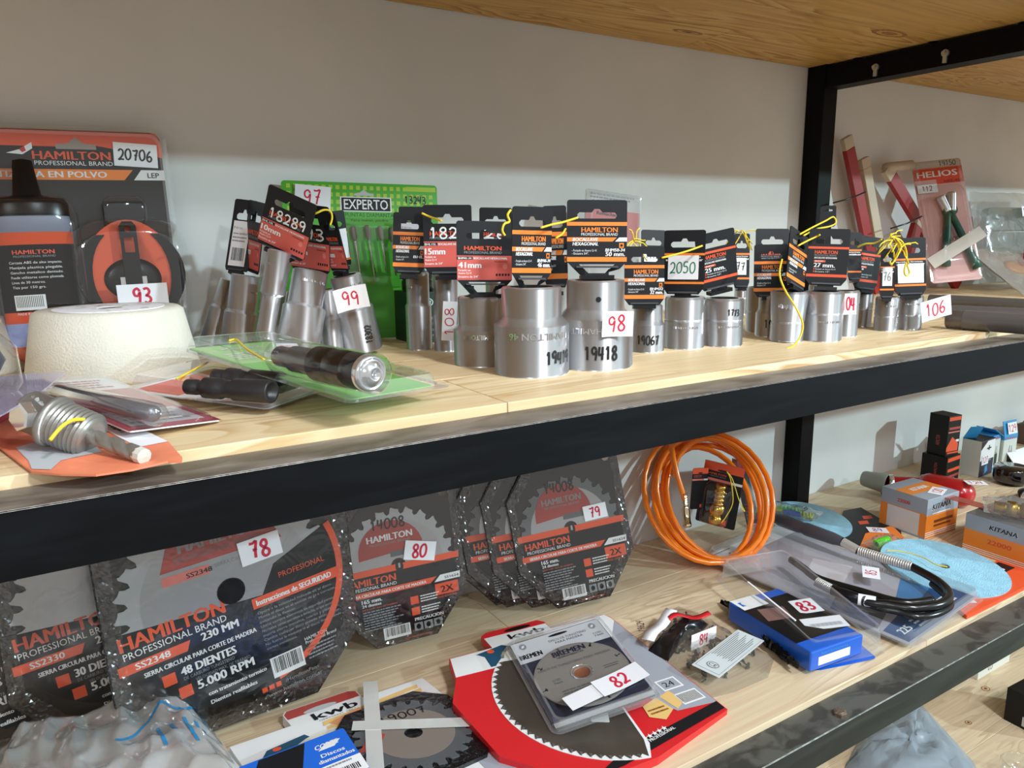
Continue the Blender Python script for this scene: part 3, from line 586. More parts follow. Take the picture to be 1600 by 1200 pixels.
KN = mat('knot_brown', S(150, 96, 50), .5, var=.2, vscale=200); KD = mat('knot_dark', S(70, 42, 24), .6)
def knot(bd, x, y, z, a, b, face, dark=True):
    m = MB()
    for s_, mt, e in ((1, KN, .0002), (.72, WU if face < 0 else WLo, .0003), (.45, KN, .0004), (.18, KD, .0005)):
        if not dark and s_ == .18: continue
        pl = [(x+a*s_*math.cos(2*math.pi*i/24)*(1+.08*math.sin(3*i)), y+b*s_*math.sin(2*math.pi*i/24)) for i in range(24)]
        m.add([(p_[0], p_[1], z+face*e) for p_ in pl], [tuple(range(24)) if face > 0 else tuple(reversed(range(24)))], mt)
    m.build('wood_knot', bd, (0, 0, -bd.location.z))
bds = [o for o in bpy.data.objects if o.name.startswith('shelf_board')]
for i, (a, b) in enumerate(((.030, .008), (.012, .003), (.040, .014))): q = L['knots'][i]; knot(bds[0], q[0], q[1], .4222, a, b, -1, i < 2)
for i, (a, b) in enumerate(((.007, .006), (.010, .008), (.014, .006))): q = L['knotsB'][i]; knot(bds[3], q[0], q[1], ZB, a, b, 1)
# ================================================================ HANG TAGS AND SOCKETS
def card_front(p, style, size='', code='', kind='BOCALLAVE', kind2='HEXAGONAL'):
    """print of the card; p spans the card rectangle"""
    if style == 'orange':
        for a, b in ((.583, .644), (.0, .075)): p.rect(0, a, 1, b, ORG)
        p.text('HAMILTON', .235, .478, .08, ORG, w=.61, bold=.02); p.text('PROFESSIONAL BRAND', .235, .422, .045, WHT, w=.61)
        p.poly([(.0, .328), (.76, .328), (.83, .394), (.0, .394)], ORG); p.poly([(.8, .328), (1, .328), (1, .394), (.87, .394)], WHT)
        p.text(kind, .09, .333, .055, WHT, w=.42, bold=.03, shear=.15); p.text(kind2, .09, .262, .055, WHT, w=.43, bold=.03, shear=.15)
        p.text('- Forjado en Acero Cr-V.', .08, .165, .035, WHT, w=.42); p.text('- Encastre 3/4".', .08, .115, .035, WHT, w=.28)
        p.rect(.87, .225, .95, .305, ORG); p.poly(circ(.91, .265, .025, 6), BLK, 1)
        if code: p.text(code, .96, .165, .05, WHT, al='r', w=.33, bold=.03, shear=.15)
        if size: p.text(size, .96, .09, .07, WHT, al='r', w=.33, bold=.03, shear=.1)
    elif style == 'red':
        p.text('HAMILTON', .13, .505, .072, ORR, w=.68, bold=.02); p.text('PROFESSIONAL BRAND', .13, .447, .042, GRY, w=.68)
        p.rect(0, .0, 1, .415, SAL); p.rect(.0, .345, .28, .395, BLK, 1); p.text(code or 'BHM41-34', .02, .352, .035, WHT, 2, w=.24, bold=.02)
        p.text('BOCALLAVE HEXAGONAL', .30, .352, .035, WHT, w=.62, bold=.02)
        p.text(size, .02, .205, .10, WHT, w=.42, bold=.03); p.text('Forjado en', .02, .15, .035, WHT, w=.22, bold=.01); p.text('Acero Cr-V', .02, .10, .035, WHT, w=.24, bold=.01)
        p.text('Encastre de 3/4"', .02, .04, .035, WHT, w=.36, bold=.01); p.poly(circ(.87, .23, .045, 12), mat('pale_red_print', S(220, 120, 110)), 1)
        p.text('PROFESIONAL', .68, .30, .025, BLK, w=.24)
        for k in range(5): p.rect(.70+.055*k, .07, .735+.055*k, .11, BLK, 1)
    elif style == 'twin':
        for a, b in ((.60, .645), (.045, .10)): p.rect(.0, a, 1, b, ORR)
        p.text('HAMILTON', .17, .50, .07, ORR, w=.56, bold=.02); p.text('PROFESSIONAL BRAND', .17, .455, .035, GRY, w=.54)
        p.text('BOCALLAVE HEXAGONAL', .17, .405, .035, WHT, w=.56, bold=.02, shear=.15); p.rect(.17, .335, .45, .375, ORR); p.text('BHM25', .2, .342, .028, WHT, w=.2)
        p.text(size, .17, .235, .085, WHT, w=.52 if len(size) > 3 else .16, bold=.03); p.text('Forjado en Acero Cr-V.', .22, .185, .028, WHT, w=.5); p.text('Encastre 1/2".', .22, .135, .028, WHT, w=.36)
        for y in (.185, .135): p.rect(.17, y, .195, y+.03, ORR)
    elif style == 'back':
        for a, b in ((.56, .60), (.06, .10)): p.rect(.0, a, 1, b, ORG)
        p.text('www.hamilton.com.ar', .05, .46, .05, WHT, w=.9, bold=.02, shear=.12); p.text('importado por Herramientas', .05, .52, .03, WHT, w=.85, bold=.02)
    elif style == 'barcode':
        p.rect(.1, .02, .8, .68, PAP); p.barcode(.14, .04, .76, .30, 1); p.text('www.hamilton', .14, .48, .035, BLK, w=.6); p.lines(.14, .36, .76, .46, 2, GRY, 1); p.text('Nro.', .14, .56, .04, GRY, w=.4)
def tagcard(parent, key, style, size='', code='', tongue=None, taper=.12, sticker_=None, hand=None, handcol=None, off=0.0, name='hang_tag', kind='BOCALLAVE', slot=True, curve=0):
    M, w, h = frame(parent, key, off); x0, x1, z0, z1 = -w/2, w/2, -h/2, h/2
    tp = h*taper; tl = tongue if tongue else 0.0; r = .0025
    out = [(x0+w*taper, z0-tp), (x1-w*taper, z0-tp), (x1, z0)] + [q for q in rrect(x0, z0, x1, z1, r)[5:15]] + [(x0, z0)]
    if tl:
        out = [(x0+w*.30, z0-tp-tl), (x1-w*.30, z0-tp-tl), (x1-w*.30, z0-tp)] + out[1:] + [out[0]]; out = out + [(x0+w*.30, z0-tp)]
    holes = []
    if slot:
        a, b = x0+w*.17, x1-w*.17; sl = z0+h*.70; sh = z0+h*.80; c = (a+b)/2; q = w*.09
        holes.append([(a+.002, sl), (b-.002, sl), (b, sl+.002), (b, sh-.002), (b-.002, sh), (c+q, sh), (c+q*.5, sh+h*.055), (c-q*.5, sh+h*.055), (c-q, sh), (a+.002, sh), (a, sh-.002), (a, sl+.002)][::-1])
    if tl > .006 and w > .036: holes.append([(x0+w*.36, z0-tp*.5-tl*.75), (x1-w*.36, z0-tp*.5-tl*.75), (x1-w*.2, z0-tp*.35), (x0+w*.2, z0-tp*.35)][::-1])
    m = MB(); m.prism(out, -.0006, .0006, BLK, holes)
    m.box(x0+w*.15, x1-w*.15, -.0032, -.0006, z0-tp*.85, z0-tp*.60, mat('hook_plastic', S(70, 72, 76), .25))
    if tl: m.box(x0+w*.22, x1-w*.22, -.005, .005, z0-tp-tl, z0-tp-tl+.004, BLKP)
    c = m.build(name, parent); c.matrix_local = M
    p = Pr(w, h, .0006)
    card_front(p, style, size, code, kind)
    if hand: p.hand(hand, .12, .47 if style != 'back' else .2, .17, handcol or WHT, 4, w=.8, th=.16)
    if p.mb.v:
        g = p.build('printed_label', c)
    if sticker_:
        fx0, fy0, fx1, fy1, t, ink = sticker_
        Ms = Matrix.Translation((x0+w*(fx0+fx1)/2, -.0012, z0+h*(fy0+fy1)/2))
        sticker(c, None, t, ink, M=Ms, w=w*(fx1-fx0), h=h*(fy1-fy0), name='paper_label', label=('white label with handwritten %s' % t) if t else None, size=.45)
    return c
def socket(key, style, label, tags=(), eng=None, marker=None, hole=False, group=None, size_in=.72, name='socket', shoulder=None, stamp=None):
    bx, by, bz, tx, ty, tz, r1, r2 = L[key]
    B = Vector((bx, by, bz)); T = Vector((tx, ty, tz)); ax = (T-B); H = ax.length; ax.normalize()
    # rest the lowest rim point on the shelf when standing
    t = thing(name, label, 'socket', (bx, by, bz), group=group)
    m = MB(); c = .0012; sh = H*(shoulder if shoulder else .56)
    if style == 'step': prof = [(0, .0), (r1*.72, .0), (r1-c, 0), (r1, c), (r1, sh), (r1-.0008, sh+.0012), (r2+.0005, sh+max(.004, (r1-r2)*.9)), (r2, sh+max(.005, (r1-r2)*1.05)), (r2, H-c), (r2-c, H), (r2*size_in, H), (r2*size_in, H-.010), (0, H-.010)]
    elif style == 'deep': prof = [(0, .0), (r1*.72, .0), (r1-c, 0), (r1, c), (r1, sh), (r1-.0006, sh+.001), (r2, sh+.0035), (r2, H-c), (r2-c, H), (r2*size_in, H), (r2*size_in, H-.010), (0, H-.010)]
    else: prof = [(0, .0), (r1*.72, .0), (r1-c, 0), (r1, c), (r1, sh-.0012), (r1-.0007, sh-.0004), (r1-.0007, sh+.0006), (r1, sh+.0014), (r2, H-c*2), (r2-c, H), (r2*size_in, H), (r2*size_in, H-.010), (0, H-.010)]
    # split rings so that shading stays crisp at edges
    pr = []
    for i, q in enumerate(prof):
        pr.append(q)
        if 0 < i < len(prof)-1: pr.append(q)
    mats = [STEEL]*(len(pr)-1); mats[-1] = BLKP; mats[-2] = DARKM; mats[-3] = DARKM
    m.lathe(pr, STEEL, 48, True, (0, 0, 0), tuple(ax), mats)
    body = m.build('socket_body', t)
    # a frame that stands on the body's axis and whose -y looks to the camera side
    view = Vector((0, -.451, .138)) - (B+T)/2; yv = -(view - ax*view.dot(ax)).normalized(); xv = yv.cross(ax)
    Mx = Matrix(((xv.x, yv.x, ax.x, 0), (xv.y, yv.y, ax.y, 0), (xv.z, yv.z, ax.z, 0), (0, 0, 0, 1)))
    if hole:
        a = math.radians(6); d = Vector((math.sin(a), -math.cos(a), 0)); d = Mx.to_3x3() @ d
        m = MB(); c0 = ax*(H*.80) + d*(r2-.003); m.lathe([(0, 0.0032), (.0026, .0032), (.0026, .0005)], BLKI, 16, False, c0, c0+d); hh = m.build('pin_hole', body)
    if eng:
        txt, zf, hgt, ang, wd = eng; rr = r1 if zf < (sh/H) else r2
        p = Pr(1, 1, .0002, wrap=rr, x0=0, z0=0); p.text(txt, rr*math.radians(ang), H*zf+hgt, hgt, ENGR, w=wd, bold=.03, rot=180)
        g = p.build('embossed_lettering', body); g.matrix_local = Mx
    if marker:
        txt, zf, hgt, ang, rot, ink = marker; rr = r1 if zf < (sh/H) else r2
        p = Pr(1, 1, .0003, wrap=rr, x0=0, z0=0); p.hand(txt, rr*math.radians(ang), H*zf, hgt, ink, rot=rot, th=.17, asp=.5)
        g = p.build('handwritten_number', body); g.matrix_local = Mx; g['label'] = 'black handwritten number %s' % txt
    if stamp:
        zf, hgt, ang, wd, col = stamp; rr = r1 if zf < (sh/H) else r2
        p = Pr(1, 1, .0002, wrap=rr, x0=0, z0=0)
        rn = random.Random(key); x = 0
        while x < wd:
            l = rn.uniform(.0008, .002); z = rn.uniform(0, hgt*.4); p.poly([(rr*math.radians(ang)+x, H*zf+z), (rr*math.radians(ang)+x+l, H*zf+z), (rr*math.radians(ang)+x+l*.7, H*zf+hgt*rn.uniform(.6, 1)), (rr*math.radians(ang)+x, H*zf+hgt)], col); x += l*rn.uniform(1.1, 2)
        g = p.build('stamped_marks', body); g.matrix_local = Mx
    for tg in tags:
        kw = dict(tg); k = kw.pop('key'); z = L[k][2]-L[k][6]/2; topz = tz - bz + .0
        if 'tongue' not in kw: kw['tongue'] = max(.0, min(.03, z - L[k][6]*kw.get('taper', .12) - tz + .004)) if z > tz-.012 else 0.0
        tagcard(t, k, **kw)
    return t
T_ = lambda key, style, size='', code='', **k: dict(key=key, style=style, size=size, code=code, **k)
GB = 'sockets on black hang tags along the middle shelf'
socket('b1', 'deep', 'slim tall chrome socket leftmost of the upright row, beside the dark green box', [T_('t_b1', 'orange', '', 'BHL', kind='BOCALLAVE LARGA', tongue=.006)], group=GB, shoulder=.57, eng=('HAMILTON', .80, .0028, -28, .016))
socket('b2', 'deep', 'slim tall chrome socket with red 15mm tag and a sideways numbered sticker', [T_('t_b2', 'red', '15mm', 'BHL15L', hand='1829', tongue=.006)], group=GB, shoulder=.57)
socket('b3', 'step', 'wide stepped chrome socket with red 41mm tag, left of the two biggest sockets', [T_('t_b3', 'red', '41mm', 'BHM41-34', taper=.10, tongue=.012)], group=GB, shoulder=.52, eng=('HAMILTON 4', .40, .0048, 30, .034))
socket('b4', 'step', 'large chrome socket marked 19419 with a 46 mm tag, standing furthest forward', [T_('t_b4', 'orange', '46 mm.', 'BHM46-34', tongue=.012)], group=GB, shoulder=.57, eng=('HAMILTON 46', .43, .006, 62, .060), marker=('19419', .15, .0115, 22, 0, BLKI))
t50 = socket('b5', 'step', 'large chrome socket marked 19418 with a 50 mm tag and sticker 98', [T_('t_b5', 'orange', '50 mm.', 'BHM50-34', tongue=.010)], group=GB, shoulder=.57, eng=('HAMILTON 50', .42, .0055, 10, .056), marker=('19418', .13, .0125, -15, 0, BLKI), hole=True)
sticker(t50, 'st98', '98', REDI, curl=.002)
socket('c1', 'step', 'small stepped chrome socket marked 19067 with a 32 mm tag, right of the biggest socket', [T_('t_c1', 'orange', '32 mm.', 'BHM32', tongue=.004)], group=GB, shoulder=.58, marker=('19067', .18, .0095, -36, 0, BLKI))
tc2 = socket('c2', 'plain', 'chrome socket whose tag carries a white label with green 2050', [T_('t_c2', 'back', sticker_=(.12, .14, .86, .56, '2050', GRNI), tongue=.006)], group=GB, shoulder=.55, stamp=(.40, .003, -30, .028, ENGR))
sticker(tc2, 'stc2', '', None)
socket('c3', 'plain', 'chrome socket with a tilted 25 mm tag, grooved round the middle', [T_('t_c3', 'twin', '25 mm.', tongue=.006)], group=GB, shoulder=.54, stamp=(.40, .0028, -12, .028, ENGR), marker=('1773', .66, .007, 12, 0, BLKI))
socket('c4', 'plain', 'narrow chrome socket standing behind the 25 mm socket, tag numbered 77', [T_('t_c4', 'back', sticker_=(.1, .15, .8, .5, '77', BLKI), tongue=.004)], group=GB)
socket('c5', 'plain', 'plain chrome socket at the back between the 25 mm and the twisted tag', [T_('t_c5', 'twin', '', tongue=.003)], group=GB, shoulder=.45)
socket('c6', 'step', 'small stepped chrome socket marked 19, left of the socket with the twisted tag', [T_('t_c6', 'orange', '', '', tongue=.003)], group=GB, shoulder=.58, marker=('19', .22, .010, -12, 0, BLKI))
tc7 = socket('c7', 'plain', 'tilted chrome socket with a twisted sideways tag and a long yellow twine', [T_('t_c7', 'orange', '', '', tongue=.004)], group=GB, shoulder=.38, stamp=(.66, .006, -30, .013, ENGR))
socket('c8', 'plain', 'chrome socket with a 27 mm tag, right of the one with the twisted tag', [T_('t_c8', 'twin', '27 mm.', tongue=.006)], group=GB, shoulder=.55, stamp=(.38, .003, -10, .026, ENGR), marker=('35', .68, .005, -40, 0, GRY))
t104 = socket('c9', 'plain', 'chrome socket partly behind the 27 mm one, with white sticker 104', [T_('t_c9', 'back', tongue=.003)], group=GB, shoulder=.7)
sticker(t104, 'st104', '104', REDI)
socket('c10', 'deep', 'slim leaning chrome socket with a 1 inch tag, right of sticker 104', [T_('t_c10', 'twin', '1"', tongue=.004)], group=GB, shoulder=.5)
socket('c11', 'plain', 'small chrome socket with a narrow turned tag labelled 76', [T_('t_c11', 'back', sticker_=(.15, .16, .85, .58, '76', GRY), tongue=.004)], group=GB, shoulder=.42, stamp=(.72, .0025, -5, .012, ENGR))
t106 = socket('c12', 'plain', 'rightmost small chrome socket, blank white label on its tag and sticker 106', [T_('t_c12', 'back', sticker_=(.09, .12, .92, .50, '', None), tongue=.004)], group=GB, shoulder=.42, stamp=(.74, .0025, -45, .022, ENGR))
sticker(t106, 'st106', '106', REDI, curl=.001)
# background sockets whose tags show between the front ones
def backsock(key, label, x, y, r, h, tags):
    L[key] = (x, y, ZM, x, y, ZM+h, r, r*.9); return socket(key, 'deep', label, tags, group=GB)
backsock('k1', 'socket hidden behind the leftmost upright one, only its black tag rising above', .392, .400, .012, .085, [T_('t_b1b', 'barcode', tongue=.006)])
backsock('k2', 'socket behind the 41mm tag, its black tag with white 26 showing above', .445, .300, .014, .08, [T_('t_b3b', 'red', '', hand='26', tongue=.008)])
backsock('k3', 'socket behind the 46 and 50 mm ones, orange and red tag peeping out between them', .452, .205, .009, .055, [T_('t_b4b', 'orange', '', tongue=.008)])
backsock('k4', 'socket behind the 32 mm one, tag numbered 17731 in its hanging slot', .632, .245, .013, .055, [T_('t_c1b', 'back', sticker_=(.1, .38, .9, .62, '17731', BLKI), tongue=.006)])
backsock('k5', 'socket behind the 27 mm one, its small grey tag standing highest of the right group', .886, .200, .010, .10, [T_('t_far', 'plain', tongue=.03)])
backsock('k6', 'thin socket behind the 1 inch tag, in the shade of the other tags', .930, .215, .010, .05, [T_('t_c9b', 'twin', '')] if 't_c9b' in L else [])
tb2 = [o for o in bpy.data.objects if o.get('label', '').startswith('slim tall chrome socket with red 15mm')][0]
sticker(tb2, 'st108', '108', REDI, rot=90)
# ---- the leaning bunch on the left
GL = 'long chrome sockets tied together in a leaning bunch'
socket('s1', 'deep', 'thin long socket in front of the bunch, its 10mm tag written over with 18289', [T_('t_s1', 'red', '10mm', 'BHL10L', hand='18289', tongue=.004, taper=.06)], group=GL, shoulder=.47, marker=('104', .85, .0028, -35, 180, ENGR))
socket('s2', 'deep', 'thickest socket of the leaning bunch, behind the thin 10mm one', [T_('t_s2', 'red', 'mm', 'BHL18L', hand='893', tongue=.004, taper=.05)], group=GL, shoulder=.57, stamp=(.85, .0035, -20, .026, ENGR))
socket('s3', 'deep', 'thick socket left in the bunch, tag turned to its white barcode', [T_('t_s3', 'barcode', tongue=.004, taper=.05)], group=GL, shoulder=.52, stamp=(.78, .002, 20, .008, ENGR))
socket('s4', 'deep', 'leftmost darker socket of the leaning bunch, with a twisted 20mm tag', [T_('t_s4', 'red', '20mm', 'BHL20L', tongue=.0, taper=.05)], group=GL, shoulder=.6)
socket('s5', 'deep', 'thin socket squeezed behind the 10mm one near the bottom of the bunch', [], group=GL)
socket('s6', 'deep', 'dim narrow socket between the thickest one and sticker 99', [T_('t_s6', 'back', sticker_=(.5, .1, .95, .66, '', None), tongue=.004, taper=.05)], group=GL, shoulder=.56)
t99 = socket('s7', 'deep', 'rightmost leaning socket marked 18302 with sticker 99 and a narrow red tag', [T_('t_s7', 'red', '2mm', '', tongue=.004, taper=.05)], group=GL, shoulder=.56, marker=('18302', .12, .0075, 32, 82, BLKI), stamp=(.86, .003, 10, .012, ENGR))
sticker(t99, 'st99', '99', REDI, curl=.003)
# ================================================================ OTHER GOODS ON THE MIDDLE SHELF
FLAT = Matrix(((1, 0, 0, 0), (0, 0, 1, 0), (0, -1, 0, 0), (0, 0, 0, 1)))      # outline x,z -> x,y with the front face up
def put(o, M): o.matrix_local = M; return o
def framed(key, name, label, cat, group=None):
    """thing whose own axes are those of its fitted card: x right, z up the card, -y towards the viewer; origin at its middle"""
    x, y, z, a, b, c, w, h = L[key]
    return thing(name, label, cat, (x, y, z), (a, b, c), group), w, h
def pillow(w, h, t, m, n=14, k=10, seed=1, crump=.15, p=4):
    """soft bag: two skins that meet at the rim"""
    mb = MB(); rn = random.Random(seed); nz = {}
    for side in (-1, 1):
        vs = []
        for j in range(k+1):
            for i in range(n+1):
                u = i/n*2-1; v = j/k*2-1; e = (1-abs(u)**p)*(1-abs(v)**p)
                if (i, j) not in nz: nz[(i, j)] = (rn.uniform(-1, 1), rn.uniform(-1, 1), rn.uniform(-1, 1))
                a, b, c = nz[(i, j)]
                vs.append((u*w/2 + a*w*.008, side*t/2*e*(1+c*crump*2) , v*h/2 + b*h*.008))
        fs = []
        for j in range(k):
            for i in range(n):
                q = (j*(n+1)+i, j*(n+1)+i+1, (j+1)*(n+1)+i+1, (j+1)*(n+1)+i); fs.append(q if side < 0 else q[::-1])
        mb.add(vs, fs, m, True)
    return mb
def shell(w, h, d, r, m, rim=.004, depth0=.0, rimz=.0):
    """thermoformed clear tray: flat flange plus a raised plateau with rounded corners"""
    mb = MB(); A = rrect(-w/2, -h/2, w/2, h/2, r, 5); k = len(A)
    def ring(ins, y): return [(x*(1-2*ins/w), y, z*(1-2*ins/h)) for x, z in A]
    rings = [ring(0, 0), ring(rim, -.0003), ring(rim+.001, -d*.6), ring(rim+.003, -d), ring(rim+.006, -d*.98)]
    vs = [v for rg in rings for v in rg]; fs = []
    ed = CLEARE if m is CLEAR else m
    for j in range(len(rings)-1):
        mb.add(rings[j]+rings[j+1], [(i, (i+1) % k, k+(i+1) % k, k+i) for i in range(k)], ed, False)
    mb.add(rings[-1], [tuple(range(k))], m, False); return mb
def bump(mb, cx, cz, w, h, d, m, y0=0.0, r=.006):
    """raised bubble on a blister"""
    A = rrect(-w/2, -h/2, w/2, h/2, min(r, w/2.1, h/2.1), 5); k = len(A); vs = []
    for s, y in ((1, 0), (.985, -.35), (.95, -.75), (.86, -.94), (.70, -1.0)):
        vs += [(cx+x*s, y0+y*d, cz+z*s) for x, z in A]
    fs = []
    for j in range(4):
        for i in range(k): fs.append((j*k+i, j*k+(i+1) % k, (j+1)*k+(i+1) % k, (j+1)*k+i))
    fs.append(tuple(4*k+i for i in range(k))); mb.add(vs, fs, m, True)
# ---- chalk line set
t, w, h = framed('chalk', 'blister_pack', 'big chalk line blister pack with blue powder bottle and orange reel, sticker 93', 'tool pack')
m = MB(); m.rbox(-w/2+.002, w/2-.006, -.001, 0, -h/2+.004, h/2-.004, mat('pack_black', S(30, 28, 29), .45, spec=.3), .01); card = m.build('backing_card', t)
p = Pr(w, h, .001); 
p.poly([(.01, .915), (.60, .915), (.62, .935), (.80, .905), (.975, .875), (.975, .94), (.955, .98), (.01, .98)], ORR)
p.poly([(.54, .905), (.70, .905), (.70, .925), (.65, .93), (.62, .955), (.59, .93), (.54, .925)], mat('see_through_hole', S(150, 140, 130), .6), 1)
p.text('HAMILTON', .445, .862, .034, ORR, 2, w=.31, bold=.02); p.text('PROFESSIONAL BRAND', .45, .838, .018, WHT, 2, w=.31)
p.poly([(.01, .778), (.80, .778), (.84, .822), (.01, .822)], ORG); p.poly([(.84, .778), (.975, .778), (.975, .822), (.875, .822)], WHT)
p.text('LINEA TIZADA EN POLVO', .16, .788, .026, WHT, 2, w=.57, bold=.03); p.text('LEP', .90, .788, .022, BLK, 2, w=.05, bold=.01)
p.poly([(.35, .885), (.40, .90), (.45, .93), (.45, .905), (.41, .88)], WHT, 2); p.poly([(.40, .90), (.42, .915), (.425, .895), (.41, .888)], REDP, 3)
p.build('printed_graphics', card)
sticker(t, None, '20706', BLKI, M=Matrix.Translation((w*(.86-.5), -.0022, h*(.885-.5))) @ Euler((0, math.radians(3), 0)).to_matrix().to_4x4(), w=w*.185, h=h*.10, size=.45, th=.16)
bw = w*.150; cx = w*(.405-.5); zb = h*(.035-.5)
PWD = mat('blue_chalk_powder', S(150, 165, 215), .6); PWG = mat('grey_bottle', S(128, 132, 150), .45)
H = h*.765
m = MB(); m.X = Matrix.Translation((cx, -.022, zb)) @ Matrix.Diagonal((1, .62, 1, 1))
prof = [(0, 0), (bw*.9, 0), (bw, .004), (bw, H*.075), (bw, H*.075), (bw, H*.20), (bw, H*.20), (bw, H*.26), (bw, H*.26), (bw, H*.615), (bw, H*.615), (bw, H*.68), (bw, H*.68), (bw*.99, H*.765)]
m.lathe(prof, PWD, 40, True, mats=[mat('powder_base', S(200, 95, 60), .5)]*3+[PWD]*1+[PWD]+[ORR]+[ORR]+[ORR][:0]+[BLK]*2+[BLK][:0]+[ORR]*2+[PWG]*3)
bt = m.build('powder_bottle', t)
m = MB(); m.X = Matrix.Translation((cx, -.022, zb)) @ Matrix.Diagonal((1, .62, 1, 1))
m.lathe([(bw*1.01, H*.765), (bw*1.01, H*.83), (bw*.9, H*.86), (bw*.5, H*.87), (bw*.36, H*.88), (bw*.24, H*1.06), (0, H*1.07)], BLKP, 36, True); m.build('bottle_cap', bt)
p = Pr(.06, H, .0003); M = Matrix.Translation((cx, -.022-bw*.62, zb+H/2))
q = Pr(bw*1.75, H, .0004, wrap=bw)
q.z0 = 0
q.text('HAMILTON', -.32 if False else .16, .565, .022, ORR, 1, w=.62, bold=.02); q.text('PROFESSIONAL BRAND', .17, .548, .011, GRY, 1, w=.62)
for i, tx in enumerate(('Carcasa ABS de alto impacto.', 'Manijela plastica plegable.', 'Gancho metalico dentado.', 'Puede utilizarse como plomada.', 'Linea de 30 metros.', 'Tiza por 150 grs.')): q.text(tx, .08, .515-.026*i, .013, WHT, 1, w=.8 if i < 4 else .5)
q.x0 = -bw*.875; 
q.rect(.08, .27, .55, .35, WHT, 1)
for i in range(16): q.poly([(.11+.026*i, .285), (.12+.026*i, .285), (.12+.026*i, .345), (.11+.026*i, .345)], BLKI, 2)
q.text('MADE IN CHINA', .1, .245, .012, WHT, 1, w=.42)
g = q.build('bottle_label', bt); g.matrix_local = Matrix.Translation((cx, -.022, zb)) @ Matrix.Diagonal((1, .62, 1, 1))
# reel
rx = w*(.775-.5)/1.13; rz = h*(.365-.5)/1.13; R = .044
def oval(cx, cz, a, b, n=36): return [(cx+a*math.cos(2*math.pi*i/n), cz+b*math.sin(2*math.pi*i/n)) for i in range(n)]
body = []
for i in range(48):
    a = 2*math.pi*i/48; rr = R*(1.0+.12*math.sin(a)**8*(1 if math.sin(a) > 0 else 0)); body.append((rx+rr*math.cos(a)*.98, rz+rr*math.sin(a)*1.02))
RB = mat('orange_reel_plastic', S(222, 92, 60), .3)
m = MB(); m.prism(body, -.030, -.002, RB); rl = m.build('chalk_reel', t, bevel=.006)
m = MB(); m.prism([(rx-.017, rz+.046), (rx+.017, rz+.046), (rx+.0165, rz+.054), (rx+.0165, rz+.067), (rx-.0165, rz+.067), (rx-.0165, rz+.054)], -.028, -.004, BLKP); m.build('reel_cap', rl, bevel=.002)
for s in (-1, 1):
    sd = [(rx+s*R*1.03*math.cos(a)*(1 if f else .72), rz+R*1.02*math.sin(a)) for f, rng in ((1, range(13)), (0, range(12, -1, -1))) for a in [math.radians(-75+130*i/12) for i in rng]]
    if s < 0: sd = sd[::-1]
    m = MB(); m.prism(sd, -.0325, -.003, BLKP); m.build('rubber_grip', rl, bevel=.002)
m = MB(); m.X = Matrix.Translation((rx, -.030, rz-.004)) @ Matrix.Diagonal((1.15, .5, .92, 1)); m.lathe([(.021, 0), (.0205, .004), (.017, .010), (.010, .013), (0, .014)], BLKP, 32, True, (0, 0, 0), (0, -1, 0)); m.build('crank_disc', rl)
m = MB(); m.prism([(rx-.007, rz-.012), (rx+.007, rz-.012), (rx+.007, rz+.044), (rx+.004, rz+.048), (rx-.004, rz+.048), (rx-.007, rz+.044)], -.042, -.036, BLKP, [[(rx-.0042, rz+.02), (rx-.0042, rz+.034), (rx+.0042, rz+.034), (rx+.0042, rz+.02)], oval(rx, rz+.041, .0028, .0028, 12)[::-1]]); m.build('crank_handle', rl, bevel=.0008)
for s in (-1, 1):
    m = MB(); m.box(rx+s*.009-.002, rx+s*.009+.002, -.0385, -.036, rz-.012, rz-.002, CHROME); m.build('metal_clip', rl)
bt.scale.y = .7; rl.scale = (1.13, .7, 1.13)
m = shell(w, h, .004, .012, CLEAR, .003); rx *= 1.13; rz *= 1.13; bump(m, cx, h*(.37-.5), .086, h*.68, .034, CLEAR, -.002, .02); bump(m, rx, rz, .116, .120, .034, CLEAR, -.002, .035); bump(m, rx, rz+.064, .045, .034, .030, CLEAR, -.002, .012)
put(m.build('blister_shell', t), Matrix.Translation((0, -.0005, 0)))
sticker(t, None, '93', REDI, M=Matrix.Translation((w*(.80-.5), -.0375, h*(.275-.5))), w=w*.21, h=h*.095, size=.66, th=.17)
# ---- white cup wheels
CUP = mat('white_stone', S(208, 204, 190), .85, bump=.35, bscale=500, var=.05, vscale=30)
x, y, z, _, _, zt, r1, r2 = L['cup']; y -= .013; r1 *= .96; r2 *= .96; Hc = zt-z+.001
t = thing('cup_wheel', 'white tapered grinding cup stone with a paper disc on top, before the chalk pack', 'grinding stone', (x, y, z))
m = MB(); m.lathe([(r1*.7, .0), (r1-.003, 0), (r1, .004), (r2+.002, Hc-.003), (r2-.002, Hc), (.012, Hc), (.012, Hc-.01), (0, Hc-.01)], CUP, 72, True); bd = m.build('stone_body', t)
m = MB(); pl = [(.048*(1+.02*math.sin(3*a))*math.cos(a), .048*math.sin(a)) for a in [2*math.pi*i/40 for i in range(40)]]
m.X = Matrix.Translation((0, -.005, Hc+.0006)) @ FLAT; m.prism(pl, -.0004, .0004, PAP, [circ(0, 0, .011, 16)[::-1]]); pd = m.build('paper_disc', t)
p = Pr(.09, .09, .0008); rn = random.Random(4)
for k in range(26): a = rn.uniform(0, 6.28); r = rn.uniform(.18, .46); l = rn.uniform(.03, .09); X = .5+r*math.cos(a); Y = .5+r*math.sin(a); p.rect(X-l/2, Y-.008, X+l/2, Y+.008, rn.choice([GRY, BLKI, mat('pale_red_print', S(220, 120, 110))]))
put(p.build('printed_graphics', pd), Matrix.Translation((0, -.005, Hc+.0006)) @ FLAT)
x, y, z = L['cup2'][0]
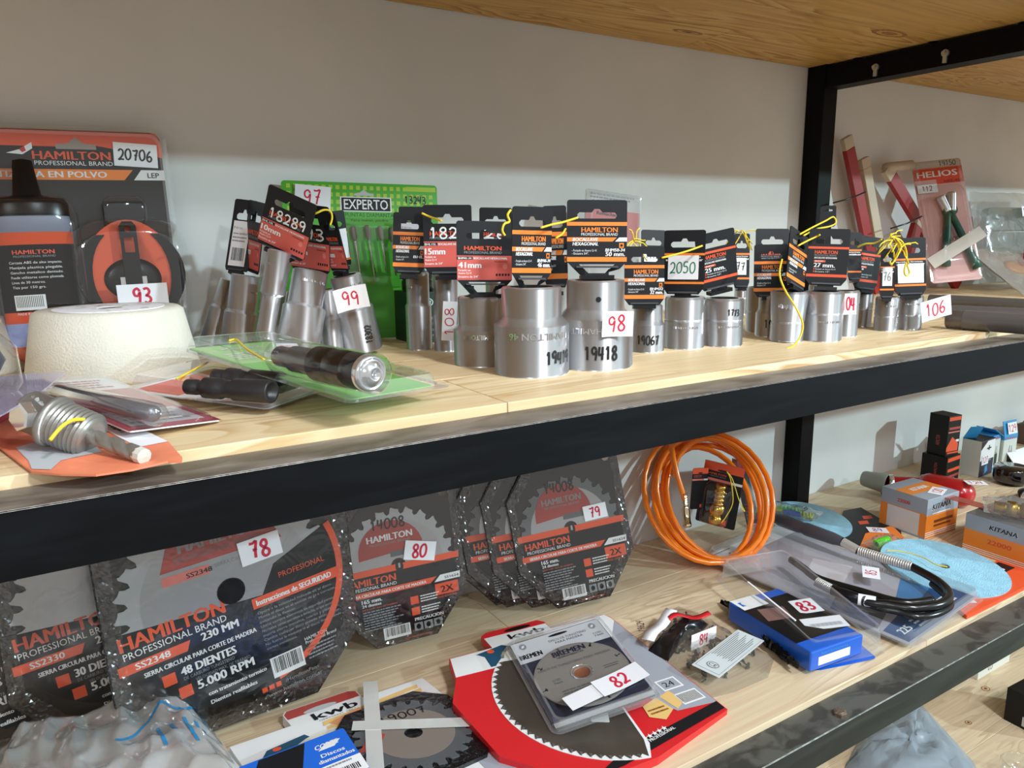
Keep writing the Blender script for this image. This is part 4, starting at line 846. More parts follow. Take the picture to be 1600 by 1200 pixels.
t = thing('cup_wheel', 'second white cup stone, cut off by the left edge of the photo', 'grinding stone', (x-.062, y+.03, ZM))
m = MB(); m.lathe([(.04, 0), (.069, 0), (.071, .004), (.052, .052), (.048, .054), (.012, .054), (0, .054)], CUP, 60, True); m.build('stone_body', t)
# ---- clear pack with dark impact bits
t, w, h = framed('claypack', 'clamshell_pack', 'clear clamshell of dark steel bit sockets lying under the green pack', 'tool pack')
m = MB(); m.rbox(-w/2+.006, w/2-.006, -.001, 0, -h/2+.006, h/2-.006, PAP, .004); cd = m.build('backing_card', t)
p = Pr(w, h, .001); p.rect(.07, .62, .93, .93, ORR); p.rect(.07, .08, .93, .35, mat('tan_print', S(196, 170, 160))); p.text('DADOS MAGNETICOS', .5, .52, .05, BLK, w=.7, al='c', bold=.02); p.lines(.1, .38, .9, .5, 3, GRY); p.build('printed_graphics', cd)
m = shell(w, h, .012, .006, CLEAR, .006); put(m.build('blister_shell', t), Matrix.Translation((0, -.0012, 0)))
for a, b, r in ((0, 1, .0085), (2, 3, .0085)):
    A = Vector(L['bits'][a]); B = Vector(L['bits'][b]); inv = t.matrix_basis.inverted(); A.z = B.z = ZM+.018; ln = (B-A).length
    m = MB(); m.X = inv.to_4x4(); k = r
    m.lathe([(0, 0), (k*.62, 0), (k*.7, .001), (k*.7, ln*.13), (k*.55, ln*.15), (k*.55, ln*.20), (k*.95, ln*.23), (k*.95, ln*.42), (k*.8, ln*.45), (k*.8, ln*.55), (k, ln*.58), (k*1.02, ln-.001), (k*.98, ln), (k*.7, ln), (k*.68, ln-.006), (0, ln-.006)], DARKM, 28, True, A, B); m.build('bit_socket', t)
tw = twine(None, L['clay_tw']); tag(tw, 'short yellow twine end by the clamshell of dark bits', 'twine')
# ---- green pack with a chuck
GRNC = mat('green_print', S(120, 196, 84), .45); GRNL = mat('pale_green_print', S(170, 215, 140), .5)
t, w, h = framed('greenpack', 'blister_pack', 'green carded clear blister holding a black and chrome drill chuck, lying tilted in front', 'tool pack')
m = MB(); m.rbox(-w/2+.010, w/2-.010, -.001, 0, -h/2+.012, h/2-.010, GRNC, .004); cd = m.build('backing_card', t)
p = Pr(w, h, .001); p.rect(.12, .62, .88, .94, GRNL); p.rect(.14, .05, .5, .3, GRNC); p.text('MANDRIL', .5, .86, .03, WHT, w=.4, al='c', bold=.02); p.lines(.2, .68, .8, .8, 4, WHT, 2); p.build('printed_graphics', cd)
m = shell(w, h, .010, .008, CLEAR, .008)
inv = t.matrix_basis.inverted(); P0 = inv @ Vector(L['chuck'][0]); P2 = inv @ Vector(L['chuck'][2]); mid = (P0+P2)/2
A = Vector(L['chuck'][0]); B = Vector(L['chuck'][2]); M_ = A.lerp(B, .5); ln = (B-A).length; ax = (B-A).normalized()
A2, B2 = inv @ A, inv @ B; d2 = (B2-A2).normalized()
m2 = MB(); m2.lathe([(0, -.004), (.0115, -.002), (.0138, .004), (.0138, ln+.003), (.011, ln+.005), (0, ln+.006)], CLEAR, 32, True, A2, B2)
put(m.build('blister_shell', t), Matrix.Translation((0, -.0012, 0))); m2.build('blister_bubble', t)
m = MB(); m.lathe([(0, 0), (.00696, 0), (.00778, .002), (.00778, ln*.18), (.00983, ln*.2), (.00983, ln*.46), (.01024, ln*.47)], mat('ribbed_grey_metal', S(120, 120, 122), .35, .7), 32, True, A2, B2)
ck = m.build('chuck_shank', t)
m = MB(); m.lathe([(.01024, ln*.46), (.01269, ln*.47), (.01269, ln*.62), (.01229, ln*.625), (.01229, ln*.64), (.01269, ln*.645), (.01269, ln*.80), (.01229, ln*.805), (.01229, ln*.82), (.01269, ln*.825), (.01269, ln*.95)], BLKP, 36, True, A2, B2); m.build('chuck_sleeve', t)
m = MB(); m.lathe([(.01269, ln*.95), (.01245, ln*.985), (.01106, ln), (.01024, ln), (.00966, ln*.99), (.00819, ln+.001), (.00532, ln+.0035), (.00328, ln+.004), (.00328, ln-.002), (0, ln-.002)], CHROME, 36, True, A2, B2); m.build('chuck_nose', t)
sticker(t, None, '97', mat('pink_marker', S(225, 110, 130)), M=Matrix.Translation((.002, -.0125, h*.10)) @ Euler((0, math.radians(-62), 0)).to_matrix().to_4x4(), w=.036, h=.018, size=.6, name='price_sticker', label='white sticker with faint pink writing')
tw = twine(None, L['green_tw']); tag(tw, 'yellow twine lying across the green pack', 'twine')
# ---- red card pack with a grey rod
t, w, h = framed('redpack', 'blister_pack', 'narrow red carded blister holding a long grey rod, behind the drill arbor', 'tool pack')
w2 = w*1.5
m = MB(); m.rbox(-w2/2, w2/2, -.001, 0, -h/2, h/2, PAP, .003); cd = m.build('backing_card', t)
p = Pr(w2, h, .001); CRM = mat('crimson_print', S(176, 36, 58), .45); p.rect(.0, .0, 1, .72, CRM); p.rect(.1, .06, .9, .30, mat('pale_grey_print', S(205, 200, 205)), 1); p.lines(.15, .08, .85, .28, 4, GRY, 2); p.lines(.1, .75, .9, .95, 4, CRM, 2); p.build('printed_graphics', cd)
inv = t.matrix_basis.inverted(); A = Vector(L['red_cyl'][0]); B = Vector(L['red_cyl'][1]); A2, B2 = inv @ A, inv @ B
m = MB(); m.lathe([(0, 0), (.005, 0), (.0055, .001), (.0055, (B-A).length-.004), (0, (B-A).length-.003)], mat('grey_rod', S(120, 118, 124), .35, .6), 24, True, A2, B2); m.build('rod', t)
m = shell(w2, h, .004, .004, CLEARW, .003); put(m.build('blister_shell', t), Matrix.Translation((0, -.0012, 0)))
m = MB(); m.lathe([(0, -.004), (.0075, -.002), (.0078, (B-A).length), (.006, (B-A).length+.004), (0, (B-A).length+.005)], CLEARW, 28, True, A2, B2); m.build('blister_bubble', t)
# ---- arbor with drill on its orange card
x, y, _ = L['arbor'][1]
t = thing('drill_arbor', 'hole saw arbor with pilot drill tied by yellow twine to an orange card', 'drill arbor', (x, y, ZM)); o = Vector(t.location)
ORC = mat('faded_orange_card', S(232, 132, 96), .5, var=.25, vscale=18)
m = MB(); pl = [(a-x, b-y) for a, b in L['arb_card']]; m.X = FLAT; ar = sum(pl[i][0]*pl[(i+1) % len(pl)][1]-pl[(i+1) % len(pl)][0]*pl[i][1] for i in range(len(pl)))
if ar < 0: pl = pl[::-1]
m.prism(pl, -.0026, -.0014, ORC); cd = m.build('backing_card', t)
m = MB(); m.X = Matrix.Translation((0, 0, 0)); 
def at_(k, i): return Vector(L[k][i]) - o
p = Pr(1, 1, .0028, x0=0, z0=0); c0 = at_('arbor', 2)
GB_ = mat('grey_photo_print', S(188, 192, 196), .45); DB_ = mat('dark_photo_print', S(96, 96, 100), .45)
bb = [(a-x, b-y) for a, b in L['arb_blob']]; p.poly(bb[::-1], GB_); p.poly([(bb[3][0]+.3*(bb[k][0]-bb[3][0])+.006, bb[3][1]+.3*(bb[k][1]-bb[3][1])) for k in range(len(bb))][::-1], DB_, 1)
e1 = Vector((*L['arb_card'][3], 0))-o; e2 = Vector((*L['arb_card'][4], 0))-o; dd = (e2-e1).normalized(); nn = Vector((-dd.y, dd.x, 0))
p.poly([(e1.x-.03*dd.x, e1.y-.03*dd.y-.003), (e2.x, e2.y-.003), (e2.x-nn.x*.018, e2.y-nn.y*.018-.003), (e1.x-.03*dd.x-nn.x*.018, e1.y-.03*dd.y-nn.y*.018-.003)], PAP)
p.hand('20821', e1.x-.022*dd.x-nn.x*.013, e1.y-.022*dd.y-nn.y*.013-.003, .010, mat('dark_green_marker', S(20, 80, 72)), 2, rot=math.degrees(math.atan2(dd.y, dd.x)), th=.14)
put(p.build('printed_graphics', cd), FLAT)
ARB = mat('arbor_grey', S(150, 148, 142), .42, .6, bump=.1, bscale=300); A, B, Cc, D = [at_('arbor', i) for i in range(4)]; 
l1 = (Cc-A).length; r = .0145
prof = [(0, 0), (r*.8, 0), (r*.9, .002), (r*.9, l1*.45), (r*1.12, l1*.47), (r*1.12, l1*.55), (r, l1*.57)]
k = l1*.57
for i in range(8): prof += [(r*1.0, k), (r*1.0, k+.0012), (r*.9, k+.0018), (r*.9, k+.0024)]; k += .003
prof += [(r*.9, k), (r*.6, k+.001), (0, k+.001)]
m = MB(); m.lathe(prof, ARB, 36, True, A, Cc); m.build('arbor_body', t)
axd = (D-Cc).normalized(); ld = (D-Cc).length; m = MB(); vs = []; N_ = 60; rr = .0048
u = axd.orthogonal().normalized(); v_ = axd.cross(u)
for i in range(N_+1):
    tt = i/N_; c = Cc - axd*.008 + axd*(ld+.008)*tt
    for j in range(16):
        a = 2*math.pi*j/16; f = 1.0 if tt < .22 else 1.0-.30*max(0, math.cos(2*(a-tt*13)))**2
        if tt > .97: f *= .75
        vs.append(tuple(c+(u*math.cos(a)+v_*math.sin(a))*rr*f))
fs = [(i*16+j, i*16+(j+1) % 16, (i+1)*16+(j+1) % 16, (i+1)*16+j) for i in range(N_) for j in range(16)]; fs.append(tuple(N_*16+j for j in range(16)))
m.add(vs, fs, ARB, True); m.build('pilot_drill', t)
m = MB(); tip = D + axd*.001; m.lathe([(0, 0), (.0046, 0), (.0050, .002), (.0046, .006), (0, .0068)], mat('carbide_tip', S(205, 200, 190), .5), 10, False, tip-axd*.005, tip); m.build('drill_tip', t)
n0 = at_('arb_nut', 0); n1 = at_('arb_nut', 1); l = (n1-n0).length
m = MB(); m.lathe([(0, 0), (.0075, 0), (.0088, .001), (.0088, .008), (.0075, .009), (0, .009)], CHROME, 6, False, n0, n1); nt_ = m.build('hex_nut', t)
m = MB(); q = [((.0118 if i % 2 else .0095)*math.cos(2*math.pi*i/36), (.0118 if i % 2 else .0095)*math.sin(2*math.pi*i/36)) for i in range(36)]
dn = (n1-n0).normalized(); m.X = Matrix.Translation(n0+dn*.0105) @ dn.to_track_quat('Y', 'Z').to_matrix().to_4x4(); m.prism(q, -.0008, .0008, CHROME); m.build('star_washer', nt_)
twine(t, L['arb_tw'], r=.0012)
# ---- card at the left edge
x, y = L['edge_card'][1]
t = thing('blister_pack', 'purple and red clear pack poking in at the left edge above the arbor', 'tool pack', (x, y, ZM+.002)); o = Vector(t.location)
pl = [(a-x, b-y) for a, b in L['edge_card']][::-1]
m = MB(); m.X = Matrix.Translation((0, 0, .030)) @ Euler((math.radians(0), 0, 0)).to_matrix().to_4x4() @ FLAT; m.prism(pl, -.001, 0, film('violet_film', tint=(.86, .86, .95), fac=.3, body=.45, bodycol=S(190, 180, 205)))
m.build('clear_sheet', t)
m = MB(); m.X = Matrix.Translation((0, 0, .016)) @ FLAT; m.prism([(a*.8-.012, b*.8) for a, b in pl], -.0008, 0, mat('crimson_print', S(176, 36, 58), .45)); m.build('backing_card', t)
e = at_('edge_ball', 0); e = Vector(L['edge_ball'][0]) - o
m = MB(); m.X = Matrix.Translation((e.x-.012, e.y, .052)); m.lathe([(0, -.012), (.012, -.008), (.0165, 0), (.012, .010), (0, .013)], mat('grey_knob', S(60, 62, 76), .3), 24, True); m.build('round_knob', t)
m = MB(); m.X = Matrix.Translation((e.x-.012, e.y, .026)); m.lathe([(.02, .004), (.024, .01), (.023, .034), (.014, .044), (0, .047)], CLEAR, 24, True); m.build('blister_bubble', t)
m = MB(); m.box(-.09, -.02, -.01, .06, 0, .015, mat('crimson_print', S(176, 36, 58), .45)); m.build('lower_card', t)
# ---- green card of diamond points
t, w, h = framed('experto', 'blister_pack', 'green blister card of diamond points standing against the wall, stickered 97', 'tool pack')
m = MB(); m.rbox(-w/2, w/2, -.001, 0, -h/2, h/2, mat('lime_card', S(76, 168, 44), .4), .004); cd = m.build('backing_card', t)
LIM = mat('lime_print', S(168, 200, 62), .45)
Y_ = lambda y: (529-y)/245; X_ = lambda x: (x-440)/248
p = Pr(w, h, .001)
for j in range(4):
    for i in range(22): p.rect(.03+i*.0435, .955-j*.046, .03+i*.0435+.024, .955-j*.046+.026, LIM)
p.rect(.79, .955, .99, .985, LIM, 1)
p.rect(X_(529), Y_(329), X_(611), Y_(306), WHT, 2); p.rect(X_(531), Y_(327.5), X_(609), Y_(307.5), BLK, 3); p.text('EXPERTO', X_(570), Y_(325), .062, WHT, 4, w=.285, al='c', bold=.01)
p.poly([(X_(551), Y_(304)), (X_(583), Y_(304)), (X_(583), Y_(301)), (X_(573), Y_(299)), (X_(567), Y_(294)), (X_(561), Y_(299)), (X_(551), Y_(301))], mat('hole_grey', S(185, 188, 188)), 2)
DKG = mat('dark_green_print', S(30, 92, 36)); p.text('PUNTAS DIAMANTADAS', X_(536), Y_(337), .026, DKG, 1, w=.38); p.text('Para metal, piedra', X_(545), Y_(344), .016, DKG, 1, w=.24)
p.hand('13243', X_(633), Y_(314), .045, BLKI, 3, th=.16)
p.build('printed_graphics', cd)
sticker(t, None, '97', REDI, M=Matrix.Translation((w*(X_(487)-.5), -.003, h*(Y_(309)-.5))) @ Euler((0, math.radians(4), 0)).to_matrix().to_4x4(), w=.042, h=.028, size=.62)
DIA = mat('diamond_grit', S(128, 118, 106), .6, .3, bump=.5, bscale=900)
for x0, y0, x1, y1 in ((546, 353, 556, 432), (568, 351, 579, 440), (589, 352, 597, 425), (607, 354, 612, 430), (524, 354, 533, 430)):
    a = Vector((w*(X_(x0)-.5), -.006, h*(Y_(y0)-.5))); b = Vector((w*(X_(x1)-.5), -.006, h*(Y_(y1)-.5)))
    m = MB(); l = (b-a).length; m.lathe([(0, 0), (.0025, 0), (.0032, .002), (.0034, .013), (.0015, .018), (.0013, l), (0, l)], DIA, 16, True, a, b, [DIA]*4+[CHROME]*2); m.build('diamond_point', t)
m = MB(); bump(m, w*(X_(570)-.5), h*(Y_(393)-.5), .095, .085, .012, CLEAR, -.001, .006); m.build('blister_shell', t)
# ---- dark green box and chuck on it
x, y, z, yw, bw_, bd_, bh_ = L['wembley']; yf = y-bd_/2; bd_ = .055
t = thing('cardboard_box', 'dark green cardboard box beside the slim tall sockets, against the wall', 'box', (x, yf+bd_/2, ZM))
DG = mat('dark_green_box', S(18, 44, 32), .4)
m = MB(); m.box(-bw_/2, bw_/2, -bd_/2, bd_/2, 0, bh_, DG); bx_ = m.build('carton', t, bevel=.0008)
p = Pr(bw_, bh_, bd_/2, z0=0); p.poly(oval(.26, .80, .19, .10, 24), WHT); p.poly(oval(.26, .80, .175, .085, 24), mat('green_logo', S(24, 90, 60)), 1); p.text('WEMBLEY', .26, .765, .07, WHT, 2, w=.28, al='c', bold=.02)
p.rect(.48, .70, .98, .92, ORG); p.text('PORTABROCA', .51, .76, .07, WHT, 1, w=.4, bold=.02)
for i, tx in enumerate(('MANDRIL', '1/2"-20 UNF', 'Capacidad', '1,5-13mm')): p.text(tx, .22, .46-.11*i, .055, GRY, w=(.26, .38, .24, .3)[i])
p.build('printed_graphics', bx_)
t = thing('drill_chuck', 'black keyless drill chuck with grey tip standing on the dark green box', 'drill chuck', (x-.012, yf+.024, ZM+bh_+.0005))
m = MB(); m.lathe([(0, 0), (.018, 0), (.019, .002), (.019, .012), (.018, .013), (.018, .014), (.019, .015), (.019, .028), (.016, .033), (.010, .035)], BLKP, 32, True); m.build('chuck_sleeve', t)
m = MB(); m.lathe([(.011, .033), (.010, .050), (.0075, .053), (.003, .053), (0, .050)], mat('ribbed_grey_metal', S(120, 120, 122), .35, .7), 24, True); m.build('chuck_nose', t)
# ---- red and white riveter card behind the big sockets
t, w, h = framed('helcard', 'blister_pack', 'grey and red card seen through and behind the 50 mm tag', 'tool pack')
m = MB(); m.rbox(-w/2, w/2, -.001, 0, -h/2, h/2, mat('pale_card', S(196, 192, 188), .5), .004); cd = m.build('backing_card', t)
p = Pr(w, h, .001); p.rect(.0, .62, .98, .86, mat('faded_red', S(206, 120, 116))); p.text('HELIOS', .12, .875, .05, GRY, 1, w=.6, bold=.02); p.text('Remachadora', .2, .81, .028, BLKI, 1, w=.5, bold=.02); p.lines(.08, .93, .9, .98, 2, GRY); p.build('printed_graphics', cd)
m = shell(w, h, .006, .004, CLEAR, .003); put(m.build('blister_shell', t), Matrix.Translation((0, -.0012, 0)))
# ---- twines among the tags
for k, lab in (('tw1', 'yellow twine tying the tags of the leaning bunch'), ('tw2', 'yellow twine at the 15mm tag'), ('tw3', 'curly yellow twine hanging left of the 46 mm tag'), ('tw4', 'straight yellow twine from the 46 mm to the 50 mm tag'), ('tw5', 'short yellow twine behind the 46 mm tag'), ('tw6', 'yellow twine stretched from the 2050 tag to the 25 mm tag'), ('tw7', 'long yellow twine hanging down to the board before the twisted tag'), ('tw8', 'short yellow twine from the twisted tag to the 27 mm tag'), ('tw9', 'yellow twine loop rising to the small grey tag'), ('tw10', 'yellow twine at the 1 inch tag'), ('tw11', 'yellow twine with a knot over the blank white label'), ('tw12', 'yellow twine hanging between the 76 tag and the blank label')):
    tag(twine(None, L[k], r=.0011), lab, 'twine')
for i, lab in ((0, 'bushy knot of yellow twine over the 76 tag'), (1, 'bushy knot of yellow twine behind the 25 mm tag'), (2, 'bushy knot of yellow twine right of the 50 mm tag'), (3, 'bushy knot of yellow twine over the blank white label')):
    c = Vector(L['bunch'][i]); m = MB(); rn = random.Random(i+5)
    for k in range(9):
        P = [c + Vector((rn.uniform(-.004, .004), rn.uniform(-.004, .004), rn.uniform(-.003, .003)))]
        d = Vector((rn.uniform(-1, 1), rn.uniform(-.3, .3), rn.uniform(-.7, .5))).normalized()
        for q in range(5): P.append(P[-1] + d*.0045 + Vector((rn.uniform(-.002, .002), rn.uniform(-.001, .001), -.0006*q + rn.uniform(-.0015, .0015))))
        m.tube(P, .0008, YEL, 5)
    tag(m.build('twine_knot'), lab, 'twine', None, 'stuff')
# ---- right bay
t, w, h = framed('pliers', 'blister_pack', 'tall red and clear pack of green handled pliers leaning on the wall, sticker 112', 'tool pack')
m = MB(); m.rbox(-w/2, w/2, -.001, 0, -h/2, h/2, mat('pink_card', S(214, 160, 154), .5), .006); cd = m.build('backing_card', t)
p = Pr(w, h, .001); p.rect(.02, .945, .98, .995, mat('pale_card', S(196, 192, 188), .5)); p.rect(.0, .84, 1, .935, mat('helios_red', S(214, 62, 46), .45)); p.text('HELIOS', .07, .862, .05, WHT, 1, w=.82, bold=.03); p.rect(.45, .80, 1, .84, mat('helios_red', S(214, 62, 46), .45)); p.text('HRE-406', .6, .808, .022, BLKI, 1, w=.36)
p.hand('19150', .55, .95, .04, BLKI, 2, th=.14); p.text('HELIOS', .38, .32, .04, mat('grey_red', S(150, 90, 88)), 1, w=.3, bold=.02); p.build('printed_graphics', cd)
sticker(t, None, '112', mat('purple_marker', S(150, 60, 110)), M=Matrix.Translation((-w*.27, -.0035, h*.265)), w=w*.40, h=h*.07, size=.6)
HG = mat('green_handle', S(24, 74, 58), .35)
def bar(a, b, r0, r1, mt, y=-.010, n=8): m = MB(); A_ = Vector((w*(a[0]-.5), y, h*(a[1]-.5))); B_ = Vector((w*(b[0]-.5), y, h*(b[1]-.5))); m.tube([A_.lerp(B_, i/n) for i in range(n+1)], r0, mt, 10, rr=[r0+(r1-r0)*i/n for i in range(n+1)]); return m
pl_ = bar((.52, .56), (.30, .12), .006, .008, HG); m = pl_; m.build('plier_handle', t); bar((.56, .56), (.90, .08), .006, .008, HG).build('plier_handle', t)
m = bar((.52, .55), (.42, .68), .008, .009, STEEL); m.build('plier_jaw', t); bar((.60, .55), (.66, .70), .008, .009, STEEL).build('plier_jaw', t)
m = MB(); m.lathe([(0, 0), (.013, 0), (.013, .010), (.005, .010), (.005, .012), (0, .012)], HG, 20, False, (w*.06, -.005, h*.06), (w*.06, -.02, h*.06)); m.build('plier_pivot', t)
m = shell(w, h, .004, .006, CLEAR, .004); bump(m, 0, -h*.08, w*.8, h*.72, .020, CLEAR, -.002, .02); put(m.build('blister_shell', t), Matrix.Translation((0, -.0012, 0)))
m = MB(); m.rbox(-.06, .06, -.0005, 0, -.012, .012, film('sticky_tape', tint=(.9, .9, .88), body=.55, bodycol=S(225, 220, 210)), .001); put(m.build('sticky_tape', t), Matrix.Translation((.0, -.024, -h*.26)) @ Euler((0, math.radians(-28), 0)).to_matrix().to_4x4())
for i, lab in ((0, 'upper grey bar in a sleeve lying front to back below the pliers pack'), (2, 'middle grey bar lying below the pliers pack'), (4, 'thickest grey tube, nearest, right of sticker 106')):
    A = Vector(L['bars'][i]); B = Vector(L['bars'][i+1]); d = (B-A); d.z = 0
    if B.y < -.02: B = A + d*((A.y+.02)/(A.y-B.y))
    r = .0085 if i < 4 else .012; z = ZM+r+.0006
    t = thing('metal_bar', lab, 'metal bar', (A.x, A.y, ZM), group='grey bars lying in the right bay')
    a0 = Vector((0, 0, z-ZM)); b0 = Vector((B.x-A.x, B.y-A.y, z-ZM)); l = (b0-a0).length
    m = MB(); m.lathe([(0, 0), (r*.9, 0), (r, .001), (r, l), (0, l)], mat('grey_bar_paint', S(112, 104, 98), .35, .4), 20, True, a0, b0); m.build('bar', t)
    m = MB(); m.lathe([(r+.0006, .02), (r+.0006, l*.8)], mat('glossy_sleeve', S(90, 86, 84), .15), 20, True, a0, b0); m.build('label_sleeve', t)
RDM = mat('red_enamel', S(150, 24, 22), .35); TAN = mat('tan_plastic', S(190, 172, 150), .5)
def strip(name, label, a, b, wd, mt, th=.010, top=None, grp=None):
    A = Vector(a); B = Vector(b); dz = B-A; B = A + dz*((A.z-ZM-.001)/(A.z-B.z)); ax = (A-B).normalized(); l = (A-B).length
    t = thing(name, label, 'hand tool', tuple(B), (0, 0, 0), grp); U = Vector((ax.z, 0, -ax.x)).normalized(); V = ax.cross(U)*-1
    M = Matrix(((U.x, V.x, ax.x, 0), (U.y, V.y, ax.y, 0), (U.z, V.z, ax.z, 0), (0, 0, 0, 1))); 
    m = MB(); m.box(-wd/2, wd/2, -th/2, th/2, .004, l*.93, mt); put(m.build('blade_strip', t, bevel=.001), M)
    m = MB(); m.box(-wd/2, wd/2, -th/2, th/2, l*.93, l, top or TAN); put(m.build('end_cap', t, bevel=.001), M)
    return t, M, l
R = L['redbars']
strip('folding_square', 'long dark red strip tool leaning left, next to the black post', R[0], R[1], .026, RDM)
tt, M, l = strip('folding_square', 'tan strip with a red printed end, second from the black post', R[2], R[3], .024, TAN, top=TAN)
m = MB(); m.box(-.008, .008, -.0056, -.0051, l*.62, l*.85, RDM); put(m.build('red_print', tt), M)
tt, M, l = strip('folding_square', 'red right angled tool leaning behind the pliers pack', R[4], R[5], .026, RDM)
m = MB(); A = Vector(R[4]) - tt.location; B = Vector(R[6]) - tt.location; m.tube([A, A.lerp(B, .5), B], .010, TAN, 6); m.build('cross_arm', tt)
strip('folding_square', 'short upright red strip behind the pliers pack', R[5], R[7], .030, RDM)
for i, lab in ((0, 'black cable tie on the leftmost red strip tool'), (2, 'black cable tie on the red right angled tool')):
    A = Vector(L['cable_ties'][i]); B = Vector(L['cable_ties'][i+1]); m = MB(); m.tube([A, A.lerp(B, .5)+Vector((0, -.002, -.002)), B], .0016, BLKP, 6); tag(m.build('cable_tie'), lab, 'cable tie')
BAGM = film('bag_film', tint=(.90, .90, .89), fac=.3, rough=.12, bump=.6, bscale=22, body=.22, bodycol=S(200, 200, 195))
x, y, z = L['rb'][0]
t = thing('bagged_tool', 'clear bag of greyish green pads at the right edge, behind the red piece', 'bag', (x+.12, .40, ZM+.005), (math.radians(-12), 0, 0))
put(pillow(.32, .20, .05, BAGM, seed=3).build('plastic_bag', t), Matrix.Translation((0, 0, .105)))
for k in range(2):
    m = MB(); m.rbox(-.11, .11, -.008, .008, 0, .05, mat('grey_green_pad', S(100, 108, 98), .8, bump=.4), .02); put(m.build('pad', t, bevel=.003), Matrix.Translation((.0, 0, .12-.055*k)))
sticker(t, None, '110', mat('purple_marker', S(150, 60, 110)), M=Matrix.Translation((-.005, -.035, .155)), w=.035, h=.022)
x, y, z = L['rb'][1]
t = thing('pipe_cutter', 'small red metal tool with dark ends, right of the pliers', 'hand tool', (x+.06, .33, ZM))
m = MB(); m.box(-.07, .16, -.012, .012, .062, .088, RDM); m.build('tool_body', t, bevel=.004); m = MB(); m.lathe([(0, 0), (.012, 0), (.012, .03), (0, .03)], BLKP, 16, True, (-.05, 0, .035), (-.05, 0, .06)); m.build('roller', t); m = MB(); m.box(-.06, .15, -.010, .010, 0, .062, mat('dull_card', S(150, 146, 138), .7)); m.build('card_base', t)
x, y, z = L['rb'][2]
t = thing('bagged_part', 'clear bag with an orange brown oval part at the right edge', 'bag', (x+.06, .27, ZM+.002), (math.radians(-52), 0, math.radians(8)))
put(pillow(.26, .14, .028, BAGM, seed=8).build('plastic_bag', t), Matrix.Translation((0, 0, .07)))
m = MB(); m.X = Matrix.Translation((-.01, -.002, .075)) @ Matrix.Diagonal((1, .25, .42, 1)); m.lathe([(0, -.02), (.03, -.015), (.05, 0), (.03, .015), (0, .02)], mat('orange_brown_part', S(176, 112, 42), .4), 24, True, (0, 0, 0), (0, 1, 0)); m.build('oval_part', t)
# ================================================================ LOWER SHELF
def gear(R, n, depth=.10, hook=.5):
    pts = []
    for i in range(n):
        a = 2*math.pi*i/n; d = 2*math.pi/n
        for f, r in ((0, 1.0), (.10, .985), (.14, .95), (.20, 1-depth), (.38, 1-depth*1.25), (.52, 1-depth*.9), (.55, .955), (.75, .962), (.97, .985)):
            pts.append((R*r*math.cos(a+f*d), R*r*math.sin(a+f*d)))
    return pts
BLACKW = mat('wrapped_black_plastic', S(9, 10, 13), .16, spec=.5, bump=1.0, bscale=150, coat=.3)
LBL = mat('charcoal_print', S(22, 25, 30), .4, spec=.2)
FADR = mat('faded_red_print', S(172, 66, 60), .4)
BLADE = mat('brushed_blade', S(182, 185, 188), .32, .6, bump=.02, bscale=300)
BLADED = mat('dark_blade', S(112, 116, 120), .36, .5)
def octa(w, h, c, tab=None):
    cx, cz = w*c, h*c
    o = [(-w/2+cx, -h/2), (w/2-cx, -h/2), (w/2, -h/2+cz)]
    o += [(w/2, h/2-.004), (w/2-.004, h/2), (w/2-cx*.9, h/2)] if tab else [(w/2, h/2-cz), (w/2-cx, h/2)]
    return o + [(-w/2+cx, h/2), (-w/2, h/2-cz), (-w/2, -h/2+cz)]
from mathutils import noise as _nz
def _n0(v): return _nz.noise(Vector((v.x, v.y, .5)))
CRK = film('crinkled_film', tint=(.98, .98, .98), fac=0.15, rough=.15, edge=.2)
